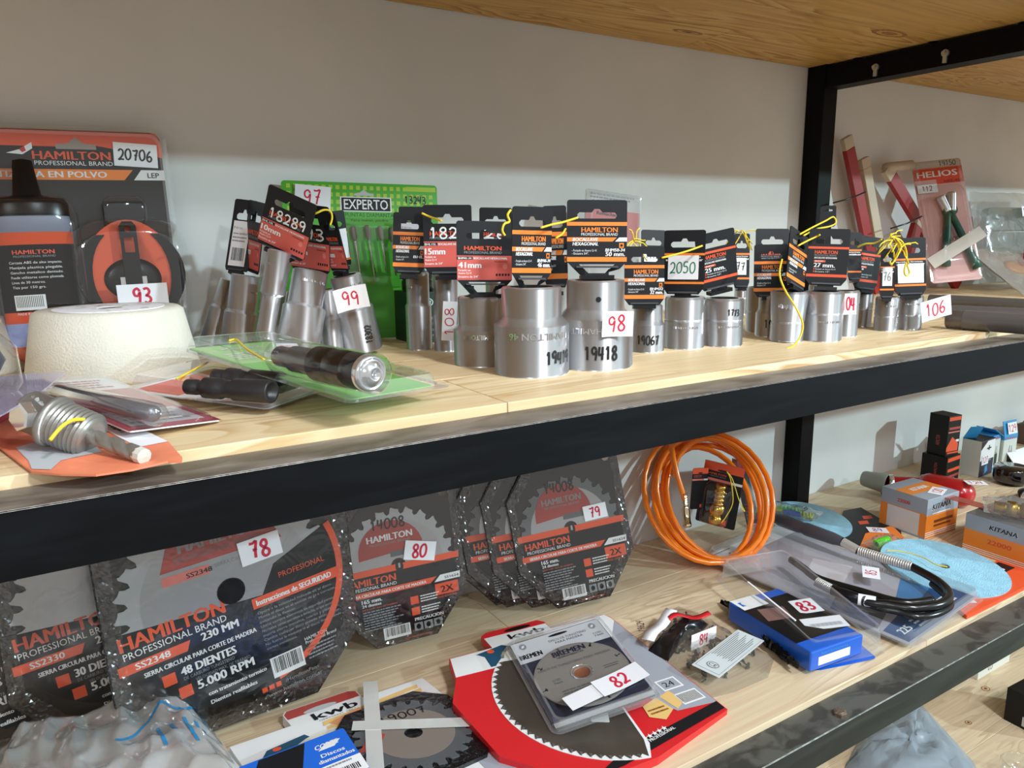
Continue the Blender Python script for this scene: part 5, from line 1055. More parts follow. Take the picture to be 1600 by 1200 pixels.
def sawpack(key, label, kind, off=(0, 0, 0), stick=None, hand=None, detail=True, code='SS1624', da=0):
    x, y, z, a, b, c, w, h = L[key]
    t = thing('saw_blade_pack', label, 'saw blade', (x+off[0], y+off[1], z+off[2]), (a+da, b, c), 'shrink-wrapped circular saw blades leaning on the wall')
    T = .004 if kind == 165 else .011; m = MB()
    hole = [oval(w*.40, h*.415, .0075, .012, 16)[::-1]] if kind == 165 else []
    m.prism(octa(w, h, .27 if kind == 165 else .22, kind == 165), -T/2, T/2, BLACKW, hole); tray = m.build('plastic_tray', t, bevel=.0012)
    cx, cz = (0.0, -h*.01) if kind == 165 else (-w*.02, h*.02); R = w*.435
    m = MB(); m.X = Matrix.Translation((cx, 0, cz)); m.prism(gear(R, 24 if kind == 165 else 30, .10), -T/2-.0016, -T/2-.0002, BLADE if kind == 230 or stick == '80' else BLADED, [circ(0, 0, .010 if kind == 165 else .015, 24)[::-1]])
    bl = m.build('saw_blade', t)
    q = MB(); q.X = Matrix.Translation((cx, 0, cz)); q.prism(circ(0, 0, R*.78, 48), -T/2-.0017, -T/2-.0016, SILV, [circ(0, 0, .010 if kind == 165 else .015, 24)[::-1]]); q.build('blade_plate', bl)
    y0 = T/2+.0018; p = Pr(w, h, y0)
    if kind == 165:
        fx = lambda v: v; R2 = w*.465/w
        up = [(.5+R2*1.02*math.cos(math.radians(g)), .49+R2*w/h*1.02*math.sin(math.radians(g))) for g in range(180, 361, 10)]
        m = MB(); m.prism([((u-.5)*w, (v-.5)*h) for u, v in up], -y0, -T/2, LBL); lb = m.build('label_card', t)
        p.rect(.04, .462, .96, .502, ORR); p.poly([(.505+.03*math.cos(g), .482+.035*math.sin(g)) for g in [6.283*k/16 for k in range(16)]], BLKP, 1); p.rect(.497, .475, .513, .505, SILV, 2)
        p.text('HAMILTON', .09, .405, .043, ORR, 1, w=.38, bold=.02); p.text('PROFESSIONAL BRAND', .10, .378, .02, WHT, 1, w=.37)
        p.poly([(.05, .332), (.72, .332), (.77, .368), (.05, .368)], ORR); p.text('SIERRA CIRCULAR PARA CORTE DE MADERA', .11, .340, .018, WHT, 1, w=.58, bold=.03)
        p.poly([(.75, .332), (.95, .332), (.955, .372), (.80, .372)], WHT); p.text(code, .83, .342, .016, BLK, 1, w=.11, bold=.02)
        p.rect(.75, .245, .93, .318, ORR); p.text('2X', .79, .258, .042, BLK, 1, w=.10, bold=.02); p.text('MAS CORTES', .76, .225, .013, ORR, 1, w=.15)
        p.text('165 mm.', .20, .298, .024, WHT, 1, w=.15, bold=.03); p.text('24 dientes', .20, .275, .018, WHT, 1, w=.14, bold=.02); p.text('para todo tipo de maderas', .20, .257, .011, ORR, 1, w=.26)
        p.lines(.20, .12, .50, .25, 8, GRY, 1, seed=3); p.rect(.555, .225, .615, .275, ORR); p.rect(.555, .155, .615, .205, ORR); p.lines(.63, .225, .78, .275, 3, WHT, 1); p.lines(.63, .155, .78, .205, 3, WHT, 1)
        p.barcode(.33, .045, .53, .12, 1); p.text('PRECAUCION', .57, .118, .02, WHT, 1, w=.22, bold=.02)
        for k in range(3): p.rect(.56+.075*k, .055, .625+.075*k, .105, GRY, 1); p.poly(circ(.592+.075*k, .08, .018, 8), LBL, 2)
        p.text('www.hamilton.com.ar', .48, .02, .012, ORR, 1, w=.2)
        g2 = [(.46+.24*math.cos(math.radians(g)), .59+.19*math.sin(math.radians(g))) for g in range(0, 181, 12)]
        p.poly([(.70, .585), (.70, .60)] + g2[1:-1] + [(.22, .60), (.22, .56), (.45, .575), (.45, .585)], FADR, 0)
        p.text('HAMILTON', .29, .66, .04, GRY if stick != '80' else WHT, 1, w=.34, bold=.03); p.text('PROFESSIONAL BRAND', .31, .635, .016, GRY, 1, w=.3)
        p.rect(.45, .55, .74, .585, mat('grey_ink', S(96, 98, 100)), 0)
        if hand: p.hand(hand, .33, .735, .06, BLKI, 3, w=.26, rot=-1, th=.16)
        p.build('printed_graphics', lb)
    else:
        ang = math.radians(6); R2 = .475
        up = [(cx/w+.5+R2*math.cos(math.radians(g)), cz/h+.5+R2*w/h*math.sin(math.radians(g))) for g in range(186, 367, 6)]
        if not detail: pass
        up = up + [(cx/w+.5+R2*math.cos(math.radians(g)), cz/h+.5+R2*w/h*math.sin(math.radians(g))) for g in (12, 18, 24)] + [(.66, .58), (.60, .47)]
        m = MB(); m.prism([((u-.5)*w, (v-.5)*h) for u, v in up], -y0, -T/2, LBL); lb = m.build('label_card', t)
        arc = lambda r, g: (cx/w+.5+r*math.cos(math.radians(g)), cz/h+.5+r*w/h*math.sin(math.radians(g)))
        p.poly([arc(.475, g) for g in range(-72, 25, 6)] + [arc(.447, g) for g in range(24, -73, -6)], ORR, 1)
        p.R = (ang, -w*.5, -h*.04)
        p.text('HAMILTON', .045, .405, .052, ORR, 1, w=.40, bold=.02); p.text('PROFESSIONAL BRAND', .05, .372, .026, WHT, 1, w=.39)
        p.poly([(.02, .318), (.27, .318), (.29, .355), (.02, .355)], ORR); p.text(code, .08, .326, .024, WHT, 2, w=.13, bold=.02); p.text('230 MM', .33, .333, .03, WHT, 1, w=.15, bold=.03)
        p.text('SIERRA CIRCULAR PARA CORTE DE MADERA', .10, .284, .018, WHT, 1, w=.44, bold=.02)
        p.rect(.155, .218, .205, .262, ORR); p.text('48 DIENTES' if code == 'SS2348' else '30 DIENTES', .225, .235, .032, WHT, 1, w=.22, bold=.03); p.text('DE CARBURO TUNGSTENO', .23, .215, .013, GRY, 1, w=.20)
        p.rect(.20, .150, .25, .194, ORR); p.text('VELOCIDAD MAX. DE TRABAJO', .27, .195, .012, GRY, 1, w=.22); p.text('5.000 RPM', .27, .160, .034, WHT, 1, w=.23, bold=.03)
        p.text('con tratamiento termico', .30, .118, .016, WHT, 1, w=.24, bold=.02); p.text('Dientes reafilables', .30, .082, .016, WHT, 1, w=.19, bold=.02)
        if detail:
            p.text('PROFESIONAL', .68, .455, .022, ORR, 1, w=.2); p.poly([(.55, .370), (.93, .370), (.945, .412), (.55, .412)], ORR); p.text('Instrucciones de SEGURIDAD', .565, .380, .022, WHT, 2, w=.33, bold=.025)
            for k, tx in enumerate(('Opere a la velocidad indicada en el disco.', 'Monte el disco en el sentido de giro correcto,', 'evitando la flexion.', 'Utilice siempre elementos de seguridad personal.', 'No realice cortes extremos o forzados, ni que excedan la', 'matriz sierra metalica, cuarzo y plasticos.', 'Cambie cualquier disco gastado antes de usar.', 'No fuerce la maquina ni el disco, manteniendo', 'cortes continuos.')): p.text(tx, .56, .345-.019*k, .011, GRY, 1, w=min(.34, .0078*len(tx)))
            p.barcode(.56, .07, .70, .155, 2); p.text('HAMILTON', .72, .165, .014, WHT, 1, w=.1); p.text('Professional Brand', .72, .15, .012, WHT, 1, w=.14); p.lines(.72, .08, .86, .14, 4, GRY, 1)
            for k in range(3): p.rect(.50+.03*k, .032, .522+.03*k, .052, ORR, 1)
            p.text('/HamiltonFans', .60, .035, .015, GRY, 1, w=.15); p.text('www.hamilton.com.ar', .52, .005, .016, GRY, 1, w=.24)
        p.R = (ang*.6, 0, 0)
        if detail:
            p.poly([(.24, .665), (.72, .665), (.66, .80), (.30, .80)], FADR, 0); p.text('HAMILTON', .32, .72, .045, GRY, 1, w=.32, bold=.03); p.text('PROFESSIONAL BRAND', .30, .685, .024, mat('grey_ink', S(96, 98, 100)), 1, w=.34)
            p.rect(.24, .615, .42, .65, mat('pale_red_print', S(220, 120, 110))); p.text('SS2348', .33, .622, .018, BLKI, 1, w=.1, bold=.02); p.text('SIERRA CIRCULAR', .44, .63, .015, GRY, 1, w=.16)
        p.R = None; p.build('printed_graphics', lb)
        m = MB(); m.lathe([(0, 0), (.0145, 0), (.0145, .002), (0, .002)], BLKP, 24, False, (cx, -T/2-.001, cz), (cx, -T/2-.003, cz)); m.build('arbor_plug', t)
    # the stretched film over the front
    m = MB(); o = octa(w*.985, h*.985, .27 if kind == 165 else .22, kind == 165); n = 1
    m.prism(o, -y0-.0012, -y0-.0010, WRAP); put(m.build('shrink_film', t), Matrix.Identity(4))
    oo = octa(w*.99, h*.99, .27 if kind == 165 else .22, kind == 165); ring = []
    for i in range(len(oo)):
        a = Vector(oo[i]); b = Vector(oo[(i+1) % len(oo)]); n = max(2, int((b-a).length/.0026))
        for k in range(n): ring.append(a.lerp(b, k/n))
    rn = random.Random(len(label)); m = MB(); vs = []; K = 9; N = len(ring)
    for k in range(K+1):
        for q in ring:
            d = q - Vector((cx, cz)); f = 1-k/K*.13; g = math.atan2(d.y, d.x)
            amp = .0021*(1-k/K*.5); vs.append((cx+d.x*f+rn.uniform(-.0008, .0008), -y0-.0020+rn.uniform(-1, 1)*amp*(.45+1.1*abs(_n0(d*30))), cz+d.y*f+rn.uniform(-.0008, .0008)))
    m.add(vs, [(k*N+i, k*N+(i+1) % N, (k+1)*N+(i+1) % N, (k+1)*N+i) for k in range(K) for i in range(N)], CRK); m.build('crinkled_rim', t)
    if stick == '79': sticker(t, None, '79', REDI, M=Matrix.Translation((w*.225, -y0-.0014, h*.06)) @ Euler((0, math.radians(-1), 0)).to_matrix().to_4x4(), w=w*.20, h=h*.095, size=.66, th=.15)
    if stick == '80': sticker(t, None, '80', REDI, M=Matrix.Translation((w*.17, -y0-.0014, h*.055)) @ Euler((0, math.radians(14), 0)).to_matrix().to_4x4(), w=w*.235, h=h*.12, size=.66, th=.17)
    if stick == '78': sticker(t, None, '78', REDI, M=Matrix.Translation((w*.115, -y0-.0014, h*.155)) @ Euler((0, math.radians(-6), 0)).to_matrix().to_4x4(), w=w*.17, h=h*.095, size=.66, th=.17)
    return t
sawpack('saw79', 'front saw blade pack of the row of four, beside the orange hose, sticker 79', 165, stick='79', hand='14008')
d = Vector((-.048, .022, 0))
for k, lab in ((1, 'second saw blade pack of the row, just behind the one stickered 79'), (2, 'third saw blade pack of the row, only its left rim showing')):
    sawpack('saw79', lab, 165, off=(-.030*k, .0218*k, .0))
sawpack('saw79', 'rearmost saw blade pack of the row, against the wall', 165, off=(-.070, .0565, .0), da=math.radians(.8))
sawpack('saw80', 'shiny saw blade pack with sticker 80, between the biggest pack and the row of four', 165, stick='80', hand='14008')
sawpack('saw48', 'biggest saw blade pack, 230 mm with 48 teeth, sticker 78', 230, stick='78', code='SS2348')
sawpack('saw30', 'large saw blade pack with 30 teeth at the left edge, behind the biggest one', 230, code='SS2330', detail=False)
sawpack('saw30', 'lowest saw blade pack peeping out at the left edge behind the plastic bag', 230, off=(-.12, .014, 0), code='SS2330', detail=False)
# ---- orange hose coil
HOSE = mat('orange_hose', S(255, 132, 18), .25, spec=.6, sss=.0, coat=.3)
t = thing('air_hose', 'coil of bright orange plastic hose with a brass end, leaning against the wall', 'hose', (.935, .40, ZL)); rn = random.Random(11)
C0 = Vector((-.022, .000, .098)); V = Vector((.10, .56, .80)).normalized(); U = (Vector((.84, -.53, .12)) - V*Vector((.84, -.53, .12)).dot(V)).normalized(); nrm = V.cross(U)*-1
if nrm.y > 0: nrm = -nrm
pts = []; NL = 8
for i in range(NL*28+1):
    q = i/28; k = int(q); a = 2*math.pi*q + 2.6; f = q/NL
    r = .084 + .006*math.sin(q*2.3) - .005*math.cos(q*3.9)
    tilt = (.25*math.sin(q*1.7+1))*.9
    c = C0 + nrm*((f-.5)*.046) + U*(.014*math.sin(q*.9))
    e = U*math.cos(a)*r*(1.0+.10*math.sin(q*1.3)) + V*math.sin(a)*r*1.26 + nrm*(math.cos(a)*tilt*.07)
    P = c + e; P.z = max(P.z, .0052); P.y = min(P.y, WALL-.40-.008-.004*(k % 3)); pts.append(P)
m = MB(); m.tube(pts, .0046, HOSE, 10); m.build('hose_coil', t)
a = Vector(L['fitting'][0])-t.location; b = Vector(L['fitting'][1])-t.location; tl = a + Vector((-.006, .012, .035))
m = MB(); P1 = [tl + Vector((.012, .03, .05)), tl+Vector((.002, .012, .025)), tl, a.lerp(tl, .3), a]; m.tube(P1, .0046, HOSE, 10); m.build('hose_end', t)
l = (b-a).length; prof = [(0, -.010)]; k = -.010
for i in range(5): prof += [(.0046, k), (.0030, k+.0035)]; k += .004
prof += [(.0038, k), (.0048, k+.004), (.0062, k+.008), (.0062, l-.006), (.0068, l-.006), (.0068, l), (.0055, l), (0, l)]
m = MB(); m.lathe(prof, mat('nickel_brass', S(222, 205, 170), .18, 1.0), 18, True, a, b); m.build('hose_fitting', t)
# ---- packs inside the coil
def hangpack(key, label, front=False):
    t, w, h = framed(key, 'blister_pack', label, 'tool pack')
    m = MB(); m.rbox(-w/2, w/2, -.001, 0, -h/2, h/2, BLK, .003); cd = m.build('backing_card', t)
    p = Pr(w, h, .001); p.rect(0, .86, 1, 1, ORR)
    p.text('HAMILTON', .08, .80, .03, ORR, 1, w=.5, bold=.02); p.text('PROFESSIONAL BRAND', .08, .77, .015, GRY, 1, w=.5); p.rect(.0, .70, .72, .74, mat('pale_red_print', S(220, 120, 110))); p.rect(.74, .70, 1, .74, WHT); p.rect(.62, .04, .76, .12, ORR)
    p.poly(oval(.5, .88, .16, .018, 12), BLKP, 1)
    p.build('printed_graphics', cd)
    if front:
        prof = [(0, 0), (.010, 0), (.0105, .010), (.009, .011), (.009, .016), (.012, .018), (.012, .030), (.009, .031)]; k = .031
        for i in range(4): prof += [(.0095, k), (.0095, k+.004), (.0078, k+.0042), (.0078, k+.0062)]; k += .0066
        prof += [(.0085, k), (.0085, k+.006), (.004, k+.006), (0, k+.004)]
        m = MB(); m.lathe(prof, BRASS, 24, True, (w*.03, -.013, -h*.42), (w*.03, -.013, h*.3)); m.build('brass_coupler', t)
        m = MB(); bump(m, w*.0, -h*.12, w*.72, h*.66, .028, CLEAR, -.001, .008); m.build('blister_shell', t)
    return t, w, h
hangpack('brasscard', 'black and orange carded brass coupler in front of the orange coil', True)
L['backcard1'] = (1.0, .425, ZL+.064, *L['backcard1'][3:6], .075, .125) if False else L['backcard1']
t, w, h = framed('backcard1', 'blister_pack', 'dark card with a red rim standing behind the right side of the coil', 'tool pack')
w *= .42; h = .118
m = MB(); m.rbox(-w/2, w/2, -.001, 0, -h/2, h/2, BLK, .006); cd = m.build('backing_card', t); p = Pr(w, h, .001); p.rect(.0, .88, 1, 1, FADR); p.rect(.0, .0, 1, .06, FADR); p.lines(.1, .1, .8, .35, 5, FADR, 1); p.build('printed_graphics', cd)
m = shell(w*1.06, h*1.03, .008, .008, CLEARW, .004); put(m.build('blister_shell', t), Matrix.Translation((0, -.0012, 0)))
hangpack('backcard2', 'narrow orange topped card half hidden behind the brass coupler card')
# twines on it
c = Vector(L['brasscard'][:3]); 
for o1, lab in (((-.008, .02), 'yellow twine hanging over the brass coupler card'), ((.006, .012), 'shorter yellow twine beside it on the coupler card')):
    tag(twine(None, [c+Vector((.0, -.012, .042)), c+Vector((.003+o1[0]*.3, -.020, .03)), c+Vector((o1[0], -.034, .0)), c+Vector((o1[0]*3, -.036, -.02)), c+Vector((o1[0]*3-.010, -.036, -.028 if o1[0] < 0 else -.012))], r=.0008), lab, 'twine')
# ---- blue discs
BLU = mat('blue_pad', S(150, 200, 222), .85, bump=.7, bscale=500, var=.10, vscale=60); PADB = mat('pad_backing', S(196, 188, 172), .8)
for i, (dx, dy, tl, lab) in enumerate(((0, 0, 6, 'blue sanding disc further back, small clear bags lying on it'), (0, 0, 5, 'blue round disc in front with yellow twine in its centre hole'))):
    x, y, z = L['disc'][i]; r = .076 if i == 0 else .091
    t = thing('sanding_disc', lab, 'sanding disc', (x, y, ZL+(.0100 if i else .0075)), (math.radians(tl), 0, 0))
    for nm, z0, z1, mt in (('pad_backing', 0, .0032, PADB), ('blue_face', .0032, .0056, BLU)):
        m = MB(); m.X = FLAT; m.prism(circ(0, 0, r, 72), -z1, -z0, mt, [circ(0, 0, .0085, 20)[::-1]]); m.build(nm, t)
tag(twine(None, L['disc_tw'], r=.0009), 'yellow twine from the lime coil bag into the front disc hole', 'twine')
BAGC = film('clear_bag', tint=(.93, .93, .92), fac=.3, rough=.10, bump=.7, bscale=30, body=.08)
def flatbag(name, label, cat, loc, w, d, hgt, rz, seed, mt=None):
    t = thing(name, label, cat, loc, (0, 0, rz)); put(pillow(w, d, hgt, mt or BAGC, seed=seed, crump=.3).build('plastic_bag', t), Matrix.Translation((0, 0, hgt*.55+.001)) @ FLAT); return t
LIMEP = mat('lime_plastic', S(96, 214, 40), .35); YELP = mat('yellow_plastic', S(196, 206, 30), .35); BLUP = mat('blue_plastic', S(40, 90, 180), .35)
x, y, z = L['lure'][1]
t = flatbag('bagged_hardware', 'small clear bag of lime, yellow and blue plastic bits on the rear disc', 'bag', (x-.01, y-.01, ZL+.016), .10, .055, .014, math.radians(-70), 5)
def spring(t, a, b, r, turns, th, mt, nm):
    A = Vector(a); B = Vector(b); ax = (B-A).normalized(); u = ax.orthogonal().normalized(); v = ax.cross(u); n = turns*12
    m = MB(); m.tube([A+(B-A)*(i/n)+(u*math.cos(2*math.pi*i/12)+v*math.sin(2*math.pi*i/12))*r for i in range(n+1)], th, mt, 6); return m.build(nm, t)
spring(t, (-.02, .0, .009), (.012, .004, .009), .005, 5, .0018, LIMEP, 'coiled_plastic'); spring(t, (.018, -.006, .009), (.040, -.004, .009), .004, 4, .0016, YELP, 'coiled_plastic')
m = MB(); m.box(-.012, .022, -.014, -.004, .004, .012, BLUP); m.build('blue_clip', t, bevel=.002); m = MB(); m.box(-.042, -.014, -.008, .010, .004, .009, YELP); m.build('yellow_clip', t, bevel=.002)
a = Vector(L['spring_bag'][0]); b = Vector(L['spring_bag'][1])
t = flatbag('bagged_hardware', 'tiny clear bag with a lime green coiled part, left of the front disc', 'bag', ((a.x+b.x)/2, (a.y+b.y)/2, ZL+.006), .075, .034, .016, math.atan2(b.y-a.y, b.x-a.x), 9)
spring(t, (-.022, 0, .011), (.012, 0, .012), .006, 8, .0018, LIMEP, 'coiled_plastic'); m = MB(); m.tube([(-.02, 0, .011), (.014, 0, .012)], .0042, mat('dark_teal', S(16, 60, 70), .4), 8); m.build('core', t)
# ---- flat black and orange cards
t = thing('card_pack', 'black and orange card lying flat between the discs, sticker 89', 'tool pack', (*L['card89'][0], ZL)); ox, oy = L['card89'][0]
pl = [(a-ox, b-oy) for a, b in L['card89']]; ar = sum(pl[i][0]*pl[(i+1) % len(pl)][1]-pl[(i+1) % len(pl)][0]*pl[i][1] for i in range(len(pl))); pl = pl if ar > 0 else pl[::-1]
m = MB(); m.X = FLAT; m.prism(pl, -.003, 0, BLK); cd = m.build('card', t)
s0 = Vector(L['st89'][0])-t.location
p = Pr(1, 1, .003, x0=0, z0=0); p.poly([(s0.x-.11, s0.y-.035), (s0.x+.01, s0.y-.045), (s0.x+.045, s0.y+.0), (s0.x-.03, s0.y+.004)], ORG)
for k in range(2): p.poly([(s0.x+.0+.03*k, s0.y+.035+.012*k), (s0.x+.018+.03*k, s0.y+.028+.012*k), (s0.x+.03+.03*k, s0.y+.040+.012*k), (s0.x+.012+.03*k, s0.y+.047+.012*k)], ORR)
put(p.build('printed_graphics', cd), FLAT)
sticker(t, None, '89', mat('purple_marker', S(150, 60, 110)), M=Matrix.Translation((s0.x, s0.y, .0042)) @ Matrix.Rotation(math.radians(-42), 4, 'Z') @ FLAT, w=.034, h=.024)
t = thing('card_pack', 'black and orange card under the front blue disc, at the rail', 'tool pack', (*L['card_or'][0], ZL)); ox, oy = L['card_or'][0]
m = MB(); m.X = FLAT; m.prism([(0, .0), (.23, .0), (.23, .07), (.03, .05)], -.006, 0, ORR); cd = m.build('card', t, bevel=.001)
p = Pr(1, 1, .0062, x0=0, z0=0); p.rect(.09, .04, .22, .065, BLK); p.rect(.1, .045, .2, .05, WHT, 1); put(p.build('printed_graphics', cd), FLAT)
sticker(t, None, '87', mat('purple_marker', S(150, 60, 110)), M=Matrix.Translation((.040, .030, .0068)) @ Matrix.Rotation(math.radians(-30), 4, 'Z') @ FLAT, w=.034, h=.024)
# ---- boxes
def carton(key, name, label, top, body, group=None, prints=None, Lface=None, Rface=None, topf=None, zoff=0):
    x, y, z, yw, w, d, h = L[key]
    t = thing(name, label, 'box', (x, y, z+zoff), (0, 0, yw), group)
    m = MB(); m.box(-w/2, w/2, -d/2, d/2, 0, h, body); c = m.build('carton', t, bevel=.0007)
    if Rface: p = Pr(w, h, d/2, z0=0); Rface(p); p.build('front_print', c)
    if Lface: p = Pr(d, h, w/2, z0=0); Lface(p); put(p.build('side_print', c), Matrix.Rotation(math.radians(-90), 4, 'Z'))
    if topf: p = Pr(w, d, h); topf(p); put(p.build('top_print', c), FLAT)
    return t, w, d, h
KG = mat('kitana_grey', S(150, 156, 166), .45); KO = mat('kitana_orange', S(226, 130, 44), .45); KW = mat('kitana_white', S(205, 205, 206), .5)
def kL(p): p.rect(0, 0, 1, .62, KO); p.rect(.16, .0, .86, .60, KW, 1); p.text('22000', .36, .74, .09, REDP, 1, w=.28, bold=.02); p.rect(0, 0, 1, .05, KG, 2)
def kR(p):
    p.rect(0, 0, 1, .58, KO); p.text('KITANA', .14, .70, .15, WHT, 1, w=.62, bold=.09, shear=.15); p.text('KITANA', .15, .71, .14, BLK, 2, w=.60, bold=.02, shear=.15)
    p.rect(.18, .60, .75, .62, WHT, 1); p.rect(.25, .36, .85, .43, mat('brown_print', S(120, 62, 20)), 1); p.rect(.25, .26, .80, .31, mat('brown_print', S(120, 62, 20)), 1)
    for k in range(3): p.rect(0, .04+.05*k, 1, .06+.05*k, WHT, 1)
def kT(p): p.rect(0, .34, 1, .72, KO); p.text('KITANA', .25, .47, .14, WHT, 1, w=.5, bold=.03, shear=.1)
t, w, d, h = carton('kitana1', 'cardboard_box', 'grey and orange printed box standing whole, sticker on its lid, 22000 on its side', None, KG, Lface=kL, Rface=kR, topf=kT)
sticker(t, None, '120', REDI, M=Matrix.Translation((w*.12, -d*.28, h+.0005)) @ Matrix.Rotation(math.radians(20), 4, 'Z') @ FLAT, w=.042, h=.024)
def kL2(p):
    p.rect(0, 0, 1, .60, KO); p.text('KITANA', .30, .72, .13, WHT, 1, w=.36, bold=.09, shear=.15); p.text('KITANA', .305, .73, .12, BLK, 2, w=.35, bold=.02, shear=.15)
    p.text('22000', .30, .36, .12, mat('kitana_red', S(214, 74, 40)), 1, w=.30, bold=.03)
    for k in range(3): p.rect(0, .04+.05*k, 1, .06+.05*k, WHT, 1)
t2, w2, d2, h2 = carton('kitana2', 'cardboard_box', 'grey and orange printed box cut off by the right edge, bagged brass fitting on top', None, KG, Lface=kL2, topf=lambda p: p.rect(0, 0, 1, 1, mat('dusty_grey', S(112, 112, 112))))
f = Vector(L['fit2'][0]); g = Vector(L['fit2'][1]); zt = ZL+h2
t = flatbag('bagged_hardware', 'clear bag with a threaded brass fitting on top of the cut-off box', 'bag', (1.335, .115, zt+.0005), .10, .085, .024, math.radians(-62), 12)
BRD = mat('old_brass', S(176, 142, 62), .3, 1.0)
prof = [(0, 0), (.008, 0)]; k = 0
for i in range(5): prof += [(.0095, k+.001), (.0085, k+.003)]; k += .0035
prof += [(.0085, k), (.0125, k+.001), (.0125, k+.014), (.009, k+.015), (.009, k+.020), (.0125, k+.021), (.0125, k+.032), (.008, k+.033), (0, k+.033)]
m = MB(); m.lathe(prof, BRD, 24, True, (-.035, 0, .0135), (.03, 0, .0135)); m.build('brass_fitting', t)
t = thing('plastic_strip', 'translucent reddish strip bridging the two printed boxes', 'strip', (1.335, .19, ZL+h2+.002))
BX = mat('black_box', S(14, 13, 13), .5, spec=.3)
def b1r(p): p.rect(.05, .80, 1, .95, ORR); p.rect(.1, .40, 1, .52, ORR); p.rect(.1, .16, 1, .26, FADR); p.text('LLAVE', .15, .05, .08, WHT, 1, w=.5)
def b2r(p):
    p.rect(.05, .88, 1, .97, ORR); p.rect(.1, .66, 1, .72, FADR); p.rect(.05, .58, .95, .61, mat('pale_red_print', S(220, 120, 110))); p.poly([(.0, .22), (.4, .48), (.9, .30), (.9, .12), (.0, .12)], ORR); p.rect(.1, .06, 1, .10, ORR); p.rect(.7, .34, .95, .4, WHT)
def bl(p): p.text('HAMILTON', .62, .25, .10, FADR, 0, rot=90, bold=.03, w=.5) 
b_, bw1, bd1, bh1 = carton('black1', 'cardboard_box', 'black and orange cardboard box, the lower of two stacked', None, BX, 'stacked black boxes', Rface=b1r, Lface=bl)
carton('black2', 'cardboard_box', 'taller black and orange cardboard box stacked on the lower one', None, BX, 'stacked black boxes', Rface=b2r, Lface=bl)
WB = mat('white_box', S(206, 212, 206), .5); PB = mat('pale_blue_print', S(52, 150, 210), .45)
def w127(p):
    p.rect(0, 0, 1, 1, mat('navy_print', S(26, 36, 70), .45)); p.rect(0, .45, 1, .97, WHT, 1); p.poly([(.0, .97), (.0, .75), (.45, .97)], BLK, 2); p.rect(.42, .74, .74, .78, BLK, 2); p.rect(.54, .70, .62, .84, BLK, 2); p.text('PROFESIONAL', .1, .40, .035, WHT, 1, w=.7); p.poly([(.4, .05), (.62, .12), (.55, .3), (.42, .25)], PB, 1)
t, w, d, h = carton('white127', 'cardboard_box', 'white and navy box with a hang hole and sticker 127', None, WB, Rface=w127, topf=lambda p: p.rect(0, 0, 1, 1, BLK))
sticker(t, None, '127', REDI, M=Matrix.Translation((-w*.15, -d/2-.0008, h*.46)), w=.030, h=.022)
m = MB(); m.X = Matrix.Translation((-w*.3, d*.3, h)) @ Euler((math.radians(35), 0, math.radians(-30))).to_matrix().to_4x4(); m.box(-.015, .015, -.0006, .0006, 0, .038, PB); m.build('open_flap', t)
# the bulb boxes
x, y, z, yw, w, d, h = L['white127']; L['bulb1'] = (x+.062, y+.012, ZL, yw, .036, .04, h*.98)
def bulb(p):
    p.rect(0, .88, 1, 1, PB); p.text('PHILCO', .08, .90, .06, REDP, 1, w=.8, bold=.02) if False else p.text('Philips', .08, .90, .06, REDP, 1, w=.8, bold=.02); p.rect(0, .0, 1, .06, PB)
    p.rect(.35, .12, .72, .45, mat('dark_green_photo', S(44, 58, 46)), 1); p.poly([(.38, .45), (.69, .45), (.62, .68), (.45, .68)], GRY, 1); p.rect(.50, .50, .56, .74, WHT, 2)
carton('bulb1', 'cardboard_box', 'white box with blue bands, between the 127 and 129 boxes', None, WB, Rface=bulb, Lface=lambda p: (p.rect(0, .88, 1, 1, PB)), topf=lambda p: p.rect(0, 0, 1, 1, PB))
x, y, z, yw, w, d, h = L['white129']; L['white129'] = (x, y, z, yw, .050, .045, h)
t, w, d, h = carton('white129', 'cardboard_box', 'taller white and blue box with an open flap and sticker 129', None, WB, Rface=bulb, Lface=lambda p: p.rect(0, .88, 1, 1, PB), topf=lambda p: p.rect(0, 0, 1, 1, mat('dusty_grey', S(112, 112, 112))))
m = MB(); m.X = Matrix.Translation((0, -d/2, h)) @ Euler((math.radians(-12), 0, 0)).to_matrix().to_4x4(); m.box(-w/2, w/2, 0, .0012, 0, .034, PB); fl = m.build('open_flap', t)
sticker(t, None, '129', REDI, M=Matrix.Translation((.002, -d/2-.0015+.002, h+.017)) @ Euler((math.radians(-12), 0, 0)).to_matrix().to_4x4(), w=.034, h=.026)
m = MB(); m.X = Matrix.Translation((-w/2, 0, h)) @ Euler((0, math.radians(-60), 0)).to_matrix().to_4x4(); m.box(-.0006, .0006, -d/2, d/2, 0, .04, PB); m.build('open_flap', t)
x, y, z = L['brown'][0]
t = thing('cardboard_box', 'brown box with a red side at the right edge, behind the black ring', 'box', (x+.03, y-.035, ZL)); m = MB(); m.box(-.06, .06, -.03, .03, 0, .05, mat('brown_box', S(92, 70, 58), .6)); m.build('carton', t, bevel=.001); m = MB(); m.box(-.005, .06, -.032, -.0302, .0, .034, FADR); m.build('red_label', t)
m = MB(); m.X = Matrix.Translation((-.045, .0, .0)); m.lathe([(0, .05), (.02, .05), (.02, .058), (0, .058)], mat('grey_lid', S(110, 108, 104), .5), 20, True); m.build('round_lid', t)
